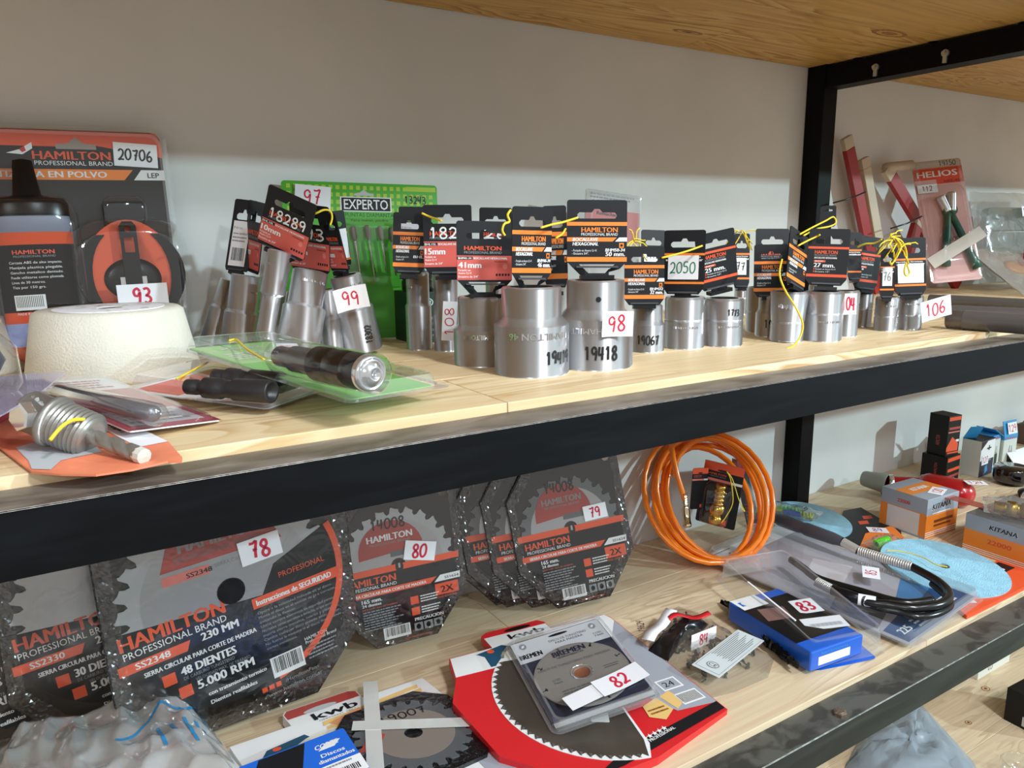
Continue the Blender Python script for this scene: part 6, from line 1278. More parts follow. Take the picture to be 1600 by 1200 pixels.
# ---- red tool with grey cone
P = [Vector(v) for v in L['tool']]; zc = ZL+.0285
t = thing('power_tool', 'long red rounded power tool with a grey cone nozzle, behind the boxes', 'power tool', (P[3].x, P[3].y, ZL)); o = t.location
REDT = mat('glossy_red', S(176, 22, 28), .25, coat=.5); a = Vector((P[0].x, P[0].y, zc))-o; b = Vector((P[1].x, P[1].y, zc))-o; c = Vector((P[2].x, P[2].y, zc))-o; e = Vector((P[3].x, P[3].y, zc))-o; f = Vector((P[4].x, P[4].y, zc))-o
m = MB(); m.lathe([(0, 0), (.014, 0), (.016, .004), (.021, (b-a).length-.003), (.019, (b-a).length)], mat('grey_cone', S(140, 144, 134), .5), 28, True, a, b); m.build('nozzle', t)
m = MB(); m.lathe([(.0195, 0), (.0205, .002), (.0205, .008), (.014, .010)], CHROME, 28, True, b, c); m.build('collar', t)
m = MB(); m.lathe([(.014, 0), (.016, .004), (.016, (e-b).length*.9), (.022, (e-b).length)], REDT, 28, True, b, e); m.build('neck', t)
l = (f-e).length; n = 10; R_ = .0275
m = MB(); pr = [(0, 0)] + [(R_*math.sin(math.pi/2*i/n), R_*(1-math.cos(math.pi/2*i/n))) for i in range(1, n+1)] + [(R_, l-R_)] + [(R_*math.cos(math.pi/2*i/n), l-R_+R_*math.sin(math.pi/2*i/n)) for i in range(1, n+1)]
m.lathe(pr, REDT, 36, True, e-(f-e).normalized()*.012, f); bd = m.build('tool_body', t)
m = MB(); m.lathe([(.0, 0), (.012, 0), (.013, .006), (.0, .006)], BLKP, 20, True, b+Vector((0, -.002, -.018)), b+Vector((-.02, -.01, -.018))); m.build('rubber_foot', t)
sticker(t, None, '124', REDI, M=Matrix.Translation(f+Vector((-.006, .012, .0285))) @ Matrix.Rotation(math.radians(-40), 4, 'Z') @ FLAT, w=.036, h=.024)
# ---- black ring, chrome end
x, y, z = L['ring'][0]; x, y = 1.72, .30
t = thing('pipe_fitting', 'glossy black round gauge lying at the right edge', 'fitting', (x, y, ZL))
m = MB(); m.lathe([(0, 0), (.024, 0), (.026, .006), (.034, .008), (.035, .012), (.035, .034), (.033, .038), (0, .038)], mat('gloss_black', S(8, 8, 9), .1, coat=1.0), 40, True); m.build('gauge_body', t)
x, y, z = L['chromeA'][0]; x, y = 1.60, .22
t = thing('pipe_fitting', 'chrome ring end with black elbow in front of the black gauge', 'fitting', (x, y, ZL))
m = MB(); m.lathe([(.007, 0), (.0105, 0), (.0115, .002), (.0115, .014), (.008, .016)], CHROME, 28, True, (-.012, -.012, .02), (.005, .0, .02)); m.build('chrome_collar', t)
m = MB(); m.tube([(.0, .0, .02), (.02, .012, .018), (.05, .015, .014), (.09, .0, .012)], .010, BLKP, 12); m.build('black_elbow', t)
t = thing('paper_tag', 'white paper tag propped at the right edge by the boxes', 'label', (1.86, .335, ZL+.0))
m = MB(); m.X = Euler((math.radians(-40), 0, 0)).to_matrix().to_4x4(); m.box(-.03, .05, 0, .001, 0, .045, PAP); m.build('paper', t)
# remove the placeholder strip and build it
for o in [o for o in bpy.data.objects if o.name.startswith('plastic_strip')]:
    m = MB(); m.box(-.012, .012, -.085, .045, 0, .0012, film('red_film', tint=(.85, .5, .45), fac=.3, body=.35, bodycol=S(200, 90, 80))); m.build('strip', o)
# ================================================================ FLAT PACKS AT THE FRONT OF THE LOWER SHELF
KRED = mat('kwb_red', S(206, 34, 40), .38); KWH = mat('kwb_white', S(226, 226, 226), .4); NAVY = mat('navy_print2', S(34, 40, 62), .45)
STONE = mat('dark_disc_steel', S(92, 84, 76), .4, .5, var=.15, vscale=20)
SILP = mat('silver_print', S(158, 162, 172), .4); YWD = mat('wood_photo_print', S(226, 186, 116), .5); TEALP = mat('teal_tool_print', S(30, 78, 104), .45)
TAPE = film('sticky_tape_w', tint=(.92, .92, .90), fac=.2, body=.72, bodycol=S(222, 222, 218))
# ---- kwb pack, near the middle
t, w, h = framed('kwb1', 'saw_blade_pack', 'red and white saw blade pack with large toothed disc, lying under the smaller clear pack', 'saw blade')
m = MB(); out = [(-w*.50, h*.5), (-w*.26, h*.5), (-w*.26, h*.63), (-w*.22, h*.655), (w*.10, h*.655), (w*.13, h*.62), (w*.13, h*.54), (w*.48, h*.54), (w*.5, h*.5), (w*.5, -h*.5), (w*.0, -h*.62), (-w*.36, -h*.62), (-w*.60, -h*.30), (-w*.63, h*.14), (-w*.54, h*.31)]
m.prism(out[::-1], -.0015, .0095, KRED); cd = m.build('cardboard_sleeve', t, bevel=.0006)
F = lambda px, pz: (px/w+.5, pz/h+.5)
p = Pr(w, h, .0017)
p.poly([F(*q) for q in [(-w*.535, h*.325), (-w*.495, h*.495), (-w*.255, h*.495), (-w*.255, h*.60), (w*.125, h*.60), (w*.125, h*.535), (w*.48, h*.535), (w*.495, h*.49), (w*.495, h*.0), (w*.05, h*.30)]][::-1], KWH)
p.text('kwb', .37, 1.03, .052, BLK, 1, w=.22, bold=.03); p.text('GERMANY 1867', .40, 1.01, .012, GRY, 1, w=.17); p.poly([F(*q) for q in oval(-.01, h*.622, .02, .004, 14)], BLKP, 1)
# the printed tool photo and saw guard
p.poly([F(*q) for q in [(-w*.34, h*.33), (-w*.33, h*.43), (-w*.36, h*.47), (-w*.20, h*.50), (-w*.15, h*.46), (-w*.22, h*.42), (-w*.27, h*.33)]], TEALP, 1); p.poly([F(*q) for q in oval(-w*.28, h*.465, .005, .004, 10)], ORR, 2)
p.poly([F(*q) for q in [(-w*.26+.0+math.cos(math.radians(a))*w*.26+w*.24, h*.30+math.sin(math.radians(a))*h*.22) for a in range(180, 59, -10)] + [(w*.24, h*.30)]], mat('ivory_print', S(216, 214, 200), .45), 1)
p.poly([F(*q) for q in [(-w*.17, h*.31), (-w*.10, h*.40), (w*.02, h*.42), (w*.02, h*.31)]], mat('blue_tool_print', S(44, 110, 150), .45), 2)
# lower right printed field
p.poly([F(*q) for q in [(w*.20, -h*.20), (w*.28, -h*.40), (w*.495, -h*.43), (w*.495, h*.45), (w*.30, h*.2)]], SILP, 1)
p.poly([F(*q) for q in [(-w*.30, -h*.60), (-w*.16, -h*.60), (w*.495, -h*.485), (w*.495, -h*.425), (-w*.10, -h*.515)]], BLK, 2)
p.poly([F(*q) for q in [(w*.15, -h*.30), (w*.25, -h*.27), (w*.27, -h*.38), (w*.19, -h*.43), (w*.13, -h*.38)]], YWD, 3); p.poly([F(*q) for q in [(w*.27, -h*.27), (w*.34, -h*.25), (w*.36, -h*.35), (w*.29, -h*.39)]], YWD, 3)
for k in range(3): p.lines(.65+.03*k, .12, .70+.03*k, .17, 2, mat('wood_line', S(150, 96, 40)), 4, seed=k)
p.text('PROFESSIONAL', .53, -.028, .018, WHT, 4, w=.16, rot=9, bold=.02)
for k in range(5): p.poly([F(w*(.02+.03*k)+.004*math.cos(math.radians(90+g))*(1 if j % 2 == 0 else .4), -h*(.497-.005*k)+.004*math.sin(math.radians(90+g))*(1 if j % 2 == 0 else .4)) for j, g in enumerate(range(0, 360, 36))], WHT, 4)
p.rect(.84, .12, .97, .21, WHT, 3)
for k in range(14): p.rect(.85+.0082*k, .13, .854+.0082*k, .20, BLKI, 4)
p.rect(.82, .25, .94, .34, WHT, 3); p.rect(.83, .26, .93, .33, SILP, 4); p.text('24', .845, .275, .04, BLK, 5, w=.06)
p.build('printed_graphics', cd)
Cx, Cz, R = w*.06, -h*.06, w*.52
arcp = [(Cx+R*math.cos(math.radians(a)), Cz+R*math.sin(math.radians(a))) for a in range(128, 262, 6)]
m = MB(); m.X = Matrix.Identity(4)
m.prism(([(Cx-R*.95, h*.30)] if False else []) + arcp + [(w*.02, -h*.53), (w*.08, -h*.2), (w*.06, h*.29)], -.0021, -.0016, KWH); m.build('window_edge', t)
dk = [(Cx+R*.965*math.cos(math.radians(a)), Cz+R*.965*math.sin(math.radians(a))) for a in range(130, 262, 4)]
teeth = []
for i in range(56):
    a = math.radians(130+2.35*i); r1_ = R*.985 if i % 2 else R*.945; teeth.append((Cx+r1_*math.cos(a), Cz+r1_*math.sin(a)))
m = MB(); m.prism(teeth + [(w*.01, -h*.50), (w*.07, -h*.2), (w*.05, h*.285)], -.0027, -.0022, STONE); bl = m.build('saw_blade', t)
m = MB()
for i in range(27):
    a = math.radians(131.5+4.7*i); b = a+math.radians(1.7); r0, r2_ = R*.95, R*.998
    m.add([(Cx+r0*math.cos(a), -.0029, Cz+r0*math.sin(a)), (Cx+r0*math.cos(b), -.0029, Cz+r0*math.sin(b)), (Cx+r2_*math.cos(b), -.0029, Cz+r2_*math.sin(b))], [(0, 1, 2)], SILV)
tag(m.build('carbide_teeth', bl), None, None, None, 'stuff')
m = MB(); m.rbox(-.024, .024, -.0004, 0, -.010, .010, TAPE, .001); put(m.build('sticky_tape', t), Matrix.Translation((-w*.05, -.0034, -h*.22)) @ Euler((0, math.radians(-62), 0)).to_matrix().to_4x4())
# ---- smaller clear clamshell with disc, sticker 82
t, w, h = framed('bremen', 'clamshell_pack', 'clear clamshell with grey tungsten disc on navy and white card, sticker 82', 'saw blade')
m = MB(); m.rbox(-w/2+.006, w/2-.006, -.001, 0, -h/2+.010, h/2-.006, NAVY, .004); cd = m.build('backing_card', t)
p = Pr(w, h, .001); p.poly([(.05, .72), (.95, .72), (.95, .96), (.05, .96)], mat('silver_card', S(206, 208, 212), .35)); p.text('BREMEN', .07, .76, .05, BLK, 1, w=.22, bold=.04)
p.text('DISCO DE TUNGSTENO', .40, .86, .024, BLK, 1, w=.38); p.text('PARA MADERA', .45, .825, .024, BLK, 1, w=.28); p.text('COD.', .82, .80, .02, BLK, 1, w=.09); p.text('7460', .82, .77, .02, BLK, 1, w=.09)
for u in (.15, .86): p.poly(circ(u, .90, .035, 14), GRY, 1); p.poly([(u-.02, .885), (u+.005, .885), (u+.02, .91), (u-.005, .91)], WHT, 2)
p.poly(oval(.52, .925, .10, .014, 14), BLKP, 2); p.rect(.05, .06, .95, .10, WHT, 1)
p.build('printed_graphics', cd)
R = w*.425; cz = -h*.06; q = []
for i in range(8):
    a = 2*math.pi*i/8+.2; 
    for f in (-.46, -.3, -.15, -.03): q.append((R*math.cos(a+f*math.pi/4), R*math.sin(a+f*math.pi/4)))
    for f, r in ((-.012, 1), (-.012, .90), (-.03, .87), (.0, .845), (.03, .87), (.012, .90), (.012, 1)): q.append((R*r*math.cos(a+f*math.pi/4*3), R*r*math.sin(a+f*math.pi/4*3)))
    for f in (.15, .3, .45): q.append((R*math.cos(a+f*math.pi/4), R*math.sin(a+f*math.pi/4)))
GD = mat('grit_grey_disc', S(150, 145, 140), .42, .25, bump=.1, bscale=700)
m = MB(); m.X = Matrix.Translation((0, 0, cz)); m.prism(q, -.0045, -.0028, GD, [circ(0, 0, .010, 24)[::-1]]); dk = m.build('cutting_disc', t)
m = MB(); m.X = Matrix.Translation((0, 0, cz)); rim = []
m.lathe([(R*.975, 0), (R*1.005, .0003), (R*1.005, .0016), (R*.975, .0019)], mat('grit_rim', S(150, 148, 142), .7, .3, bump=1.0, bscale=900), 72, False, (0, -.0046, 0), (0, 0, 0)); m.build('grit_rim', dk)
m = MB(); m.X = Matrix.Translation((0, 0, cz)); m.lathe([(.010, 0), (.0135, 0), (.0135, .0004)], CHROME, 30, True, (0, -.0046, 0), (0, -.006, 0)); m.lathe([(0, 0), (.010, 0), (.0105, .0008)], mat('copper_hub', S(190, 120, 90), .35, .7), 30, True, (0, -.0030, 0), (0, -.006, 0)); m.build('centre_hub', dk)
p = Pr(w, h, .0047); p.text('BREMEN', .5, .66, .055, NAVY, 1, w=.32, al='c', bold=.05); p.text('HERRAMIENTAS', .5, .635, .018, NAVY, 1, w=.26, al='c'); p.text('DISCO DE TUNGSTENO PARA MADERA', .5, .555, .024, mat('grey_ink', S(96, 98, 100)), 1, w=.70, al='c'); p.text('COD.', .22, .43, .02, mat('grey_ink', S(96, 98, 100)), 1, w=.08); p.text('7460', .22, .40, .02, mat('grey_ink', S(96, 98, 100)), 1, w=.08); p.lines(.25, .28, .75, .33, 2, mat('grey_ink', S(96, 98, 100)), 1); p.lines(.7, .40, .85, .44, 2, mat('grey_ink', S(96, 98, 100)), 1)
p.build('disc_print', dk)
m = shell(w, h, .011, .012, CLEAR, .004); put(m.build('blister_shell', t), Matrix.Translation((0, -.0012, 0)))
m = MB(); m.rbox(-w*.46, w*.46, -.006, -.004, -h*.49, -h*.42, CLEARW, .002); m.build('fold_ridge', t)
sticker(t, None, '82', REDI, M=Matrix.Translation((w*.22, -.0136, -h*.30)) @ Euler((0, math.radians(-9), 0)).to_matrix().to_4x4(), w=w*.46, h=h*.16, size=.62, th=.16, curl=.0015)
sticker(t, None, '', None, M=Matrix.Translation((-w*.15, -.0140, -h*.345)) @ Euler((0, math.radians(-9), 0)).to_matrix().to_4x4(), w=w*.30, h=h*.13, name='blank_sticker')
# ---- second kwb pack at the bottom edge
t, w, h = framed('kwb2', 'saw_blade_pack', 'white and grey saw blade pack at the bottom edge, strapped with a white tape', 'saw blade')
m = MB(); out = [(-w*.5, h*.5), (-w*.22, h*.5), (-w*.22, h*.60), (-w*.20, h*.625), (w*.13, h*.625), (w*.16, h*.59), (w*.16, h*.53), (w*.5, h*.52), (w*.5, -h*.5), (-w*.5, -h*.5)]
m.prism(out[::-1], -.0015, .0095, KWH); cd = m.build('cardboard_sleeve', t, bevel=.0006)
p = Pr(w, h, .0017); p.poly([(.285, 1.05), (.655, 1.05), (.655, 1.10), (.625, 1.12), (.305, 1.12), (.285, 1.095)], FADR); p.text('kwb', .385, .975, .058, BLK, 1, w=.23, bold=.03); p.text('GERMANY 1867', .40, .955, .012, GRY, 1, w=.19); p.poly(oval(.45, 1.06, .085, .02, 14), mat('hole_grey', S(185, 188, 188)), 2)
p.poly([(.05, .70), (.07, .82), (.12, .88), (.30, .90), (.32, .86), (.16, .82), (.12, .70)], TEALP, 1); p.poly(oval(.16, .865, .02, .014, 10), ORR, 2)
p.poly([(.12+.26+.26*math.cos(math.radians(a)), .62+.26*math.sin(math.radians(a))) for a in range(180, 49, -10)] + [(.38, .62)], mat('ivory_print', S(216, 214, 200), .45), 2)
for k in range(3): p.poly([(.40+.0*k, .82+.045*k), (.93, .87+.04*k), (.94, .90+.04*k), (.41, .855+.045*k)], YWD, 1)
p.poly([(.43, .92), (.60, .96), (.66, .90), (.48, .84)], mat('tan_skin_print', S(214, 150, 104)), 2)
p.poly([(.80, .0), (1, .0), (1, .80), (.93, .82), (.84, .40)], SILP, 1); p.rect(.90, .70, .975, .77, WHT, 3); p.text('1L', .92, .72, .03, BLK, 4, w=.03); p.rect(.905, .79, .96, .83, BLK, 2)
p.build('printed_graphics', cd)
m = MB(); m.X = Matrix.Translation((w*.19, 0, h*.10)); m.prism(octa(w*.62, h*.62, .2), -.006, -.0017, BLACKW); tr = m.build('plastic_tray', t, bevel=.0012)
m = MB(); m.X = Matrix.Translation((w*.19, 0, h*.10)); m.prism(gear(w*.275, 24, .12), -.0072, -.0062, BLADED, [circ(0, 0, .010, 24)[::-1]]); bl = m.build('saw_blade', t)
m = MB(); m.X = Matrix.Translation((w*.19, 0, h*.10)); m.prism(circ(0, 0, w*.19, 40), -.0076, -.0073, mat('warm_grey_print', S(126, 116, 108), .4), [circ(0, 0, .010, 24)[::-1]]); m.build('blade_plate', bl)
p = Pr(w, h, .0077); p.hand('19007', .60, .735, .05, BLKI, 1, w=.24, rot=-6, th=.14); p.poly([(.42, .60), (.54, .72), (.58, .66), (.5, .58)], FADR); p.build('blade_print', bl)
m = MB(); m.box(-.0085, .0085, -.0005, 0, -.15, .035, TAPE); put(m.build('sticky_tape', t), Matrix.Translation((w*.17, -.0085, h*.46)) @ Euler((0, math.radians(26), 0)).to_matrix().to_4x4())
m = MB(); m.box(-.0085, .0085, -.0005, 0, -.09, .06, TAPE); put(m.build('sticky_tape', t), Matrix.Translation((w*.20, -.0090, h*.16)) @ Euler((0, math.radians(-58), 0)).to_matrix().to_4x4())
t, w, h = framed('bluecard', 'card_pack', 'bright blue and black diamond disc card lying on the taped pack', 'tool pack')
BLC = mat('bright_blue_card', S(28, 104, 214), .4)
m = MB(); m.rbox(-w/2, w/2, -.001, .004, -h/2, h/2, BLC, .003); cd = m.build('card', t)
p = Pr(w, h, .001); p.poly([(.0, .45), (.28, .99), (.66, .99), (.40, .35), (.1, .2)], BLK); p.text('CORTE', .70, .86, .05, WHT, 1, w=.2, bold=.02, shear=.2); p.poly([(.72, .84), (.86, .84), (.93, .90), (.80, .90)], WHT, 1); p.text('Discos', .72, .76, .04, WHT, 1, w=.20, bold=.02); p.text('diamantados', .68, .70, .04, WHT, 1, w=.30, bold=.02)
p.poly(oval(.40, .70, .14, .02, 14), mat('hole_grey', S(185, 188, 188)), 2); p.text('CUT', .42, .50, .06, BLC, 2, w=.2, bold=.03)
p.build('printed_graphics', cd)
g = MB(); g.rbox(-.022, .022, -.0004, 0, -.012, .012, PAP, .001); s_ = g.build('barcode_label', t); put(s_, Matrix.Translation((w*.32, -.0016, h*.07)))
p = Pr(.044, .024, .0005); p.lines(.06, .72, .8, .94, 1, GRY); 
for k in range(18): p.rect(.12+.042*k, .18, .135+.042*k+(k % 3)*.006, .55, BLKI)
p.build('printed_graphics', s_)
# ---- plastic bag at the lower left
CB = film('crinkled_bag', tint=(.80, .82, .84), fac=.9, rough=.13, bump=.35, bscale=22, body=.55, bodycol=S(208, 212, 216))
pl = L['plastic_bag']; x0 = min(q[0] for q in pl); x1 = max(q[0] for q in pl); y0 = min(q[1] for q in pl); y1 = max(q[1] for q in pl)
t = thing('plastic_bag', 'crumpled translucent grey bag with blue printing, in the bottom left corner', 'bag', ((x0+x1)/2, (y0+y1)/2, ZL+.001))
rn = random.Random(3); m = MB(); N_, M_ = 90, 56; A = Vector(pl[1]); Bp = Vector(pl[5]); 
from mathutils import noise as _n
def bagpt(u, v):
    X = A.x + (Bp.x-A.x)*u; Y = A.y + (Bp.y-A.y)*u - .22*v
    X += .06*v*(u-.3)
    q = Vector((u*3.1, v*2.3, 1.7)); k = (1-abs(_n.noise(q*1.7))*2)*.6 + max(0, 1-abs(_n.noise(q*2.2))*2.4)*.35
    e = min(1, 6*u+.5, 6*(1-u)+.12, 7*v+.25)
    return Vector((X - t.location.x, Y - t.location.y, .006 + e*(.044 + .017*k)))
vs = [tuple(bagpt(i/N_, j/M_)) for j in range(M_+1) for i in range(N_+1)]
fs = [(j*(N_+1)+i, (j+1)*(N_+1)+i, (j+1)*(N_+1)+i+1, j*(N_+1)+i+1) for j in range(M_) for i in range(N_)]; m.add(vs, fs, CB, True); sk = m.build('bag_skin', t)
BI = mat('blue_bag_ink', S(40, 134, 190), .4)
def ribbon(path_, wd, nm, mt):
    m = MB(); vs = []; n = len(path_)
    for k, (u, v) in enumerate(path_):
        a = Vector(path_[max(0, k-1)]); b = Vector(path_[min(n-1, k+1)]); d = (b-a).normalized(); nx = Vector((-d.y, d.x))*wd
        for s in (1, -1): q = bagpt(u+nx.x*s*.6, v+nx.y*s); q.z += .0008; vs.append(tuple(q))
    m.add(vs, [(2*k, 2*k+1, 2*k+3, 2*k+2) for k in range(n-1)], mt); return m
cur = [(.60+.0025*k*1.0, .62-.20*math.sin(k/40*2.2)-.0035*k) for k in range(0, 100, 3)]
cur = [(.52+.42*s, .44-.26*s+.03*math.sin(9*s)) for s in [k/24 for k in range(25)]] + [(.94+.02*s, .18+.30*s) for s in [k/8 for k in range(1, 9)]]
g = ribbon(cur, .007, 'x', BI).build('printed_border', sk)
for k, (u0, hh) in enumerate(((.70, .16), (.76, .10), (.82, .20), (.87, .12))):
    ribbon([(u0, .42+.0*k+j*hh/6) for j in range(7)], .013, 'x', BI).build('printed_letter', sk)
# ---- clear clamshell 83 with blue box and saw chain
BB = mat('blue_box', S(30, 92, 196), .35, coat=.2)
x, y, z, yw, w, d, h = L['bluebox']
t, W_, H_ = framed('pack83', 'clamshell_pack', 'large clear clamshell with a blue and black box inside, sticker 83', 'tool pack'); inv = t.matrix_basis.inverted()
m = MB(); m.box(-w/2, w/2, -d/2, d/2, 0, h, BB); bx_ = m.build('blue_carton', t, bevel=.002); put(bx_, inv @ Matrix.Translation((x, y, z)) @ Matrix.Rotation(yw, 4, 'Z'))
p = Pr(w, d, h); p.rect(.0, .16, 1, .88, BLKP); p.rect(.02, .80, .5, 1.0, WHT, 1); p.poly([(.1, .55), (.5, .50), (.62, .70), (.2, .76)], mat('dim_tool_photo', S(130, 96, 90)), 1); p.rect(.30, .18, .98, .40, mat('near_black', S(14, 15, 18), .3), 1); p.text('K', .08, .86, .08, BLC, 2, w=.06, bold=.03)
put(p.build('top_print', bx_), FLAT)
p = Pr(w, h, d/2, z0=0); p.rect(.15, .2, .75, .62, WHT); p.text('herramientas', .2, .72, .14, mat('pale_blue_print', S(52, 150, 210)), 1, w=.5); p.build('front_print', bx_)
m = shell(W_, H_, .033, .010, CLEAR, .006); put(m.build('blister_shell', t), Matrix.Identity(4))
m = MB(); m.rbox(-W_/2-.002, W_*.3, .0005, .0015, -H_/2-.004, -H_*.05, BB, .004); m.build('backing_card', t)
m = MB(); m.box(-.0012, .0012, -.0006, .0006, -.05, .05, PAP); put(m.build('white_edge_strip', t), Matrix.Translation((-W_*.40, -.034, -H_*.05)) @ Euler((0, math.radians(-4), 0)).to_matrix().to_4x4())
sticker(t, 'st83', '83', REDI, th=.18, size=.6); ob = sticker(t, 'lb83', '', None, name='barcode_label'); 
p = Pr(L['lb83'][6], L['lb83'][7], .0004)
for k in range(30): p.rect(.12+.026*k, .2, .128+.026*k+(k % 4)*.003, .48, mat('pale_ink', S(170, 172, 178)))
p.build('printed_graphics', ob)
t = thing('saw_chain', 'black oily saw chain running along the left of the blue box', 'chain', (*L['chain'][2][:2], ZL)); P = [Vector(q) for q in L['chain']]; 
seq = []
for i in range(len(P)-1):
    n = max(2, int((P[i+1]-P[i]).length/.009))
    for k in range(n): seq.append(P[i].lerp(P[i+1], k/n))
CHM = mat('oily_chain', S(26, 26, 28), .2, .8)
rn = random.Random(8)
for row in range(3):
    for i in range(len(seq)-1):
        c = (seq[i]+seq[i+1])/2 - t.location; d_ = seq[i+1]-seq[i]; a = math.atan2(d_.y, d_.x)
        m = MB(); m.prism([(-.008, -.0028), (.008, -.0028), (.008, .0028), (.004, .0062), (-.001, .0028), (-.008, .0034)], -.0016, .0016, CHM)
        o = m.build('chain_link', t); o.matrix_local = Matrix.Translation((c.x-.004*row+rn.uniform(-.001, .001), c.y-.010*row, .0055+.004*row)) @ Matrix.Rotation(a+rn.uniform(-.3, .3), 4, 'Z') @ Matrix.Rotation(rn.uniform(-.7, .7), 4, 'X')
# ---- bag 84
pl = L['bag84']; cx = sum(q[0] for q in pl)/len(pl); cy = sum(q[1] for q in pl)/len(pl)
BAG84 = film('crumpled_bag', tint=(.93, .93, .92), fac=.3, rough=.10, bump=1.0, bscale=28, body=.16, bodycol=S(170, 168, 160))
BAG84 = film('crumpled_bag2', tint=(.95, .95, .94), fac=.2, rough=.12, bump=.5, bscale=30, body=.2, bodycol=S(150, 148, 140))
t = thing('bagged_chain', 'crumpled clear bag of small steel chain bits with paper label, sticker 84', 'bag', (cx, cy, ZL+.0005))
def polybag(t, pl, hh, mt, seed, nr=7, sub=5):
    rn = random.Random(seed); pts = []; n = len(pl)
    for i in range(n):
        a = Vector(pl[i]); b = Vector(pl[(i+1) % n])
        for k in range(sub): pts.append(a.lerp(b, k/sub))
    c = sum(pts, Vector((0, 0)))/len(pts); N = len(pts); vs = []; 
    for r in range(nr+1):
        f = r/nr
        for i, q in enumerate(pts):
            s = 1-f*.93; X = c.x+(q.x-c.x)*s; Y = c.y+(q.y-c.y)*s
            z = hh*(1-(1-f)**3)*(1+.35*_n.noise(Vector((X*40, Y*40, seed)))) + (.3*hh*_n.noise(Vector((X*110, Y*110, seed+3))) if 0 < r else 0)
            vs.append((X-t.location.x, Y-t.location.y, max(.0006, z)))
    fs = [(r*N+i, r*N+(i+1) % N, (r+1)*N+(i+1) % N, (r+1)*N+i) for r in range(nr) for i in range(N)]; fs.append(tuple(nr*N+i for i in range(N)))
    m = MB(); m.add(vs, fs, mt, True); return m
polybag(t, pl, .016, BAG84, 4).build('plastic_bag', t)
m = MB(); rn = random.Random(21); SM = mat('small_steel', S(104, 102, 96), .25, .8)
for k in range(330):
    a = rn.uniform(0, 6.28); r = math.sqrt(rn.random())*.72; i = int(a/6.2832*len(pl)) % len(pl); q = pl[i]
    X = (q[0]-cx)*r; Y = (q[1]-cy)*r
    if X < -.03 and Y > .04: continue
    M = Matrix.Translation((X, Y, rn.uniform(.002, .009))) @ Euler((rn.uniform(0, 3), rn.uniform(0, 3), rn.uniform(0, 3))).to_matrix().to_4x4(); m.X = M; m.box(-.0035, .0035, -.0012, .0012, -.0006, .0006, SM if k % 3 else CHM)
tag(m.build('chain_bits', t), None, None, None, 'stuff')
M, w, h = frame(t, 'lab84'); m = MB(); m.rbox(-w/2, w/2, -.0005, 0, -h/2, h/2, mat('pale_label', S(206, 214, 216), .5), .001); lb = m.build('paper_label', t); put(lb, Matrix.Translation((0, 0, .009)) @ M)
p = Pr(w, h, .0006); p.R = None
for k in range(11):
    xx = .12+.068*k; p.rect(xx, .34+.02*(k % 3), xx+.022, .95-.05*(k % 4), mat('grey_ink', S(96, 98, 100)))
p.rect(.06, .04, .94, .045, GRY); p.rect(.06, .04, .075, .96, GRY); p.rect(.925, .04, .94, .96, GRY); p.poly(oval(.5, .16, .22, .06, 18), GRY); p.poly(oval(.5, .16, .18, .045, 18), mat('pale_label', S(206, 214, 216), .5), 1); p.text('CE', .36, .135, .05, BLKI, 2, w=.28)
p.build('printed_graphics', lb)
ob = sticker(t, 'st84', '84', REDI, th=.18, size=.62); ob.matrix_local = Matrix.Translation((.0, 0, .014)) @ ob.matrix_local
pl = L['redblk']; t2 = thing('tool_packet', 'black and red packet with a white end, at the head of bag 84', 'packet', (sum(q[0] for q in pl)/len(pl), sum(q[1] for q in pl)/len(pl), ZL+.010))
polybag(t2, pl, .014, mat('packet_black', S(20, 18, 20), .25), 6).build('packet', t2)
def strip_on(t, a, b, wd, z, mt, nm, seg=10, bow=.006):
    a = Vector(a)-t.location.xy; b = Vector(b)-t.location.xy; d = (b-a).normalized(); n = Vector((-d.y, d.x)); vs = []
    for i in range(seg+1):
        s = i/seg; c = a.lerp(b, s) + n*bow*math.sin(s*6.28); zz = z + .002*math.sin(s*9)
        for k in (-1, 1): vs.append((c.x+n.x*wd*k, c.y+n.y*wd*k, zz)); 
        for k in (1, -1): vs.append((c.x+n.x*wd*k, c.y+n.y*wd*k, zz-.001))
    fs = []
    for i in range(seg):
        o = 4*i; e = o+4
        for j in range(4): fs.append((o+j, o+(j+1) % 4, e+(j+1) % 4, e+j))
    m = MB(); m.add(vs, fs, mt, True); return m.build(nm, t)
strip_on(t2, pl[1], pl[4], .005, .0175, KRED, 'red_band'); strip_on(t2, pl[0], (pl[2][0]-.012, pl[2][1]+.004), .008, .0165, PAP, 'white_flap', bow=.001)
p = Pr(1, 1, .0198, x0=0, z0=0); q0 = Vector(pl[0])-t2.location.xy; p.hand('19624', q0.x+.006, q0.y+.012, .009, BLKI, 1, rot=55, th=.14); put(p.build('handwritten_number', t2), FLAT)
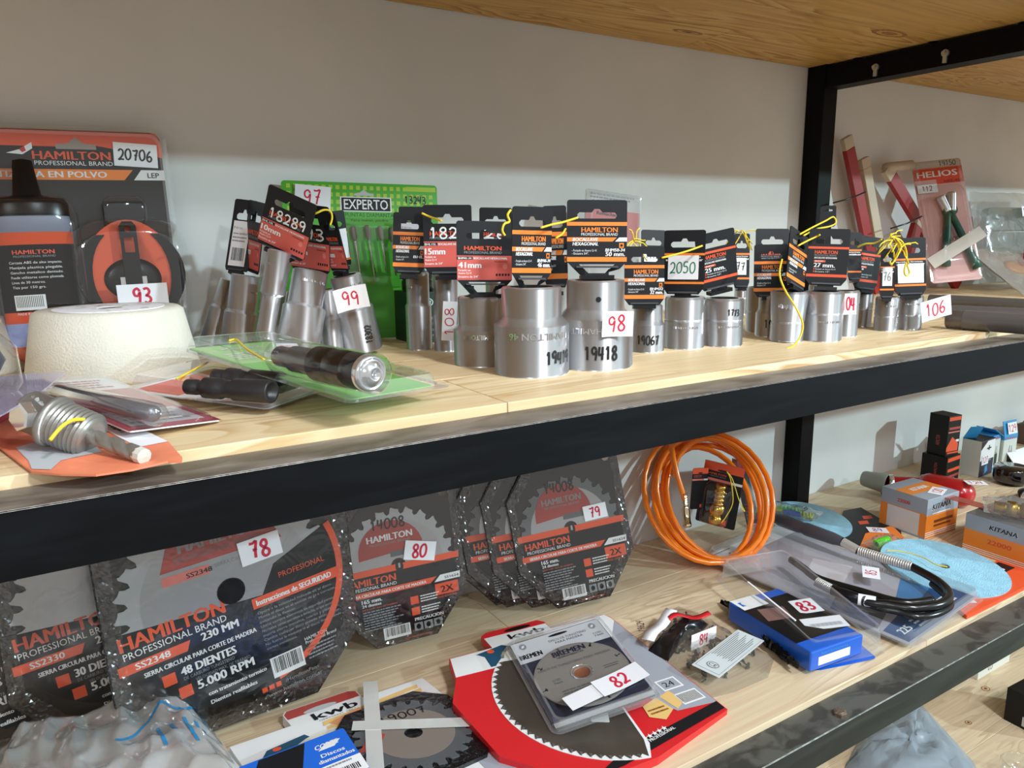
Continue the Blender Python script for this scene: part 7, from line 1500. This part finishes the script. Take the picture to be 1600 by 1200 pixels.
# ---- big clamshell with flexible shaft
t, w, h = framed('dremel', 'clamshell_pack', 'big clear clamshell with grey and blue card under the black flexible shaft', 'tool pack'); inv = t.matrix_basis.inverted()
m = MB(); m.rbox(-w/2+.006, w/2-.004, -.0008, 0, -h/2+.010, h/2-.004, mat('pale_grey_card', S(176, 172, 180), .45), .006); cd = m.build('backing_card', t)
DB = mat('deep_blue_print', S(24, 74, 124), .4); p = Pr(w, h, .0008)
p.poly([(.06, .04), (.97, .04), (.97, .22), (.06, .14)], DB); p.poly([(.45, .15), (.97, .2), (.97, .34), (.55, .24)], mat('mid_blue_print', S(58, 126, 182), .4), 1)
p.text('225', .12, .075, .035, WHT, 2, w=.12, bold=.02, rot=90 if False else 0); p.lines(.3, .06, .52, .12, 3, WHT, 2); p.lines(.62, .07, .9, .13, 3, WHT, 2)
p.rect(.03, .885, .97, .99, WHT, 1); p.text('DREMEL', .22, .905, .038, mat('navy_grey', S(70, 66, 86)), 2, w=.42, bold=.0); p.rect(.06, .965, .30, .975, GRY, 2)
p.poly([(.06, .16), (.3, .2), (.24, .4), (.06, .36)], mat('dark_photo_print', S(96, 96, 100), .45), 1); p.poly([(.35, .42), (.75, .5), (.65, .66), (.4, .6)], mat('pale_grey_print', S(205, 200, 205)), 1); p.build('printed_graphics', cd)
m = shell(w, h, .016, .012, CLEAR, .006); put(m.build('blister_shell', t), Matrix.Translation((0, -.001, 0)))
sticker(t, None, '85', REDI, M=Matrix.Translation((w*.10, -.0185, -h*.13)) @ Euler((0, math.radians(-30), 0)).to_matrix().to_4x4(), w=.04, h=.024)
F_ = [Vector(q) for q in L['flex']]; zt = ZL+.0365
t = thing('flexible_shaft', 'black rubber flexible shaft with grey handpiece and steel springs, curled on the clamshell', 'tool', (F_[5].x, F_[5].y, ZL+.0295)); o = t.location
def smooth(P, k=8):
    out = []
    for j in range(len(P)-1):
        a, b, c, d = P[max(0, j-1)], P[j], P[j+1], P[min(len(P)-1, j+2)]
        for q in range(k):
            s = q/k; out.append(0.5*((2*b)+(-a+c)*s+(2*a-5*b+4*c-d)*s*s+(-a+3*b-3*c+d)*s**3))
    out.append(P[-1]); return out
G = [Vector((q.x, q.y, zt))-o for q in F_]
for k in range(0, 3): G[k].z += .006
HGY = mat('handpiece_grey', S(70, 72, 80), .35)
SPR0 = mat('spring_steel', S(214, 212, 208), .32, .6); a, b, c = G[0], G[1], G[2]; ax = (c-a).normalized(); l = (c-a).length
m = MB(); m.lathe([(0, 0), (.0072, 0), (.009, .003), (.009, .012), (.0105, .016), (.0105, l*.42), (.0092, l*.46), (.0112, l*.52), (.0100, l*.88), (.0072, l)], HGY, 28, True, a, c); hp = m.build('handpiece', t)
m = MB(); m.lathe([(0, -.0005), (.0035, -.0005), (.0055, .0)], CHROME, 20, True, a, c); m.build('collet', hp); m = MB(); m.lathe([(0, 0), (.0022, 0), (.0022, .001)], BLKP, 12, True, a+ax*l*.55+Vector((0, 0, .0088)), a+ax*l*.55+Vector((0, 0, .02))); m.build('lock_button', hp)
m = MB(); m.lathe([(.0072, 0), (.0072, (G[3]-c).length)], SPR0, 24, True, c, G[3]); m.build('steel_collar', t)
SPR = mat('spring_steel', S(214, 212, 208), .32, .6)
spring(t, G[3], G[4], .0062, 24, .0016, SPR, 'steel_spring'); 
RUB = mat('black_rubber', S(12, 13, 15), .22, spec=.6)
tub = smooth([G[4]-(G[4]-G[3]).normalized()*.012, G[4]] + G[5:12]); m = MB(); m.tube(tub, .0062, RUB, 12); m.build('rubber_sleeve', t)
low = smooth([G[5]+Vector((.004, .01, -.009)), G[6]+Vector((-.002, -.004, -.009)), G[7]+Vector((-.006, -.004, -.009)), G[8]+Vector((-.004, -.008, -.008)), G[9]+Vector((.004, -.012, -.006)), G[10]+Vector((.006, -.010, -.005)), G[11]+Vector((.012, -.002, -.004))]); 
m = MB(); m.tube([q for q in low], .0050, RUB, 12); m.build('rubber_sleeve', t)
tub2 = smooth([G[13]+Vector((.01, .03, 0)), G[13], G[12]+Vector((.012, .004, .0)), G[10]+Vector((.02, .02, 0)), G[8]+Vector((.0, .018, .0)), G[7]+Vector((0, .012, .0))]); m = MB(); m.tube(tub2, .0058, RUB, 12); m.build('rubber_sleeve', t)
spring(t, G[12]+Vector((0, 0, .001)), G[11], .0058, 10, .0014, SPR, 'steel_spring')
m = MB(); m.lathe([(.0, 0), (.0075, 0), (.0075, (G[10]-G[11]).length), (.0, (G[10]-G[11]).length)], BLKP, 24, True, G[11], G[10]); cl = m.build('coupling', t)
m = MB(); d_ = (G[9]-G[11]).normalized(); m.lathe([(.0078, 0), (.0078, .022)], PAP, 24, True, G[10]-d_*.010, G[9]); m.build('white_label', t)
# ================================================================ BOTTOM SHELF
carton('whitebox', 'cardboard_box', 'small plain white box under the smudged rail, far right', None, mat('white_box2', S(216, 214, 204), .55), Rface=lambda p: p.hand('05', .30, .3, .5, BLKI, 1, th=.1))
L['blackbox3'] = (*L['blackbox3'][:6], L['blackbox3'][6])
def b3(p): p.rect(.42, .55, .95, .86, mat('dim_label', S(190, 186, 180), .5)); p.rect(.40, .08, .95, .36, mat('dim_label', S(190, 186, 180), .5)); p.hand('19057', .5, .62, .12, BLKI, 1, th=.1); p.rect(.5, .28, .9, .34, FADR, 1)
carton('blackbox3', 'cardboard_box', 'black box with white labels at the lower right edge', None, BX, Lface=b3)
pl = L['graybag']; t = thing('plastic_bag', 'silvery grey plastic bag under the smudged rail, lower right', 'bag', (sum(q[0] for q in pl)/len(pl), sum(q[1] for q in pl)/len(pl), ZB+.0005))
polybag(t, pl, .035, mat('silver_grey_plastic', S(150, 162, 172), .28, .1, bump=.8, bscale=24), 9, nr=9).build('bag_skin', t)
a = Vector(pl[1]); m = MB(); m.X = Matrix.Translation((a.x-t.location.x+.03, a.y-t.location.y-.02, .030)) @ Euler((.5, .2, .6)).to_matrix().to_4x4()
m.add([(-.02, 0, 0), (.006, -.012, .008), (.016, .012, .004), (-.004, .026, -.004), (-.018, -.045, .002), (.004, -.05, .006), (.008, -.014, .010), (-.012, -.008, .0)], [(0, 1, 2, 3), (4, 5, 6, 7)], mat('torn_paper', S(176, 168, 156), .7)); o_ = m.build('torn_paper', t); so = o_.modifiers.new('thick', 'SOLIDIFY'); so.thickness = .0008
x, y, z = L['glassb'][0]; t = thing('glass_jar', 'clear rim of a glass just entering at the bottom edge', 'jar', (x+.01, y-.03, ZB)); m = MB(); m.lathe([(.03, 0), (.032, .004), (.032, .03), (.029, .034), (.028, .03), (.028, .004), (0, .003)], CLEAR, 36, True); m.build('glass_body', t)
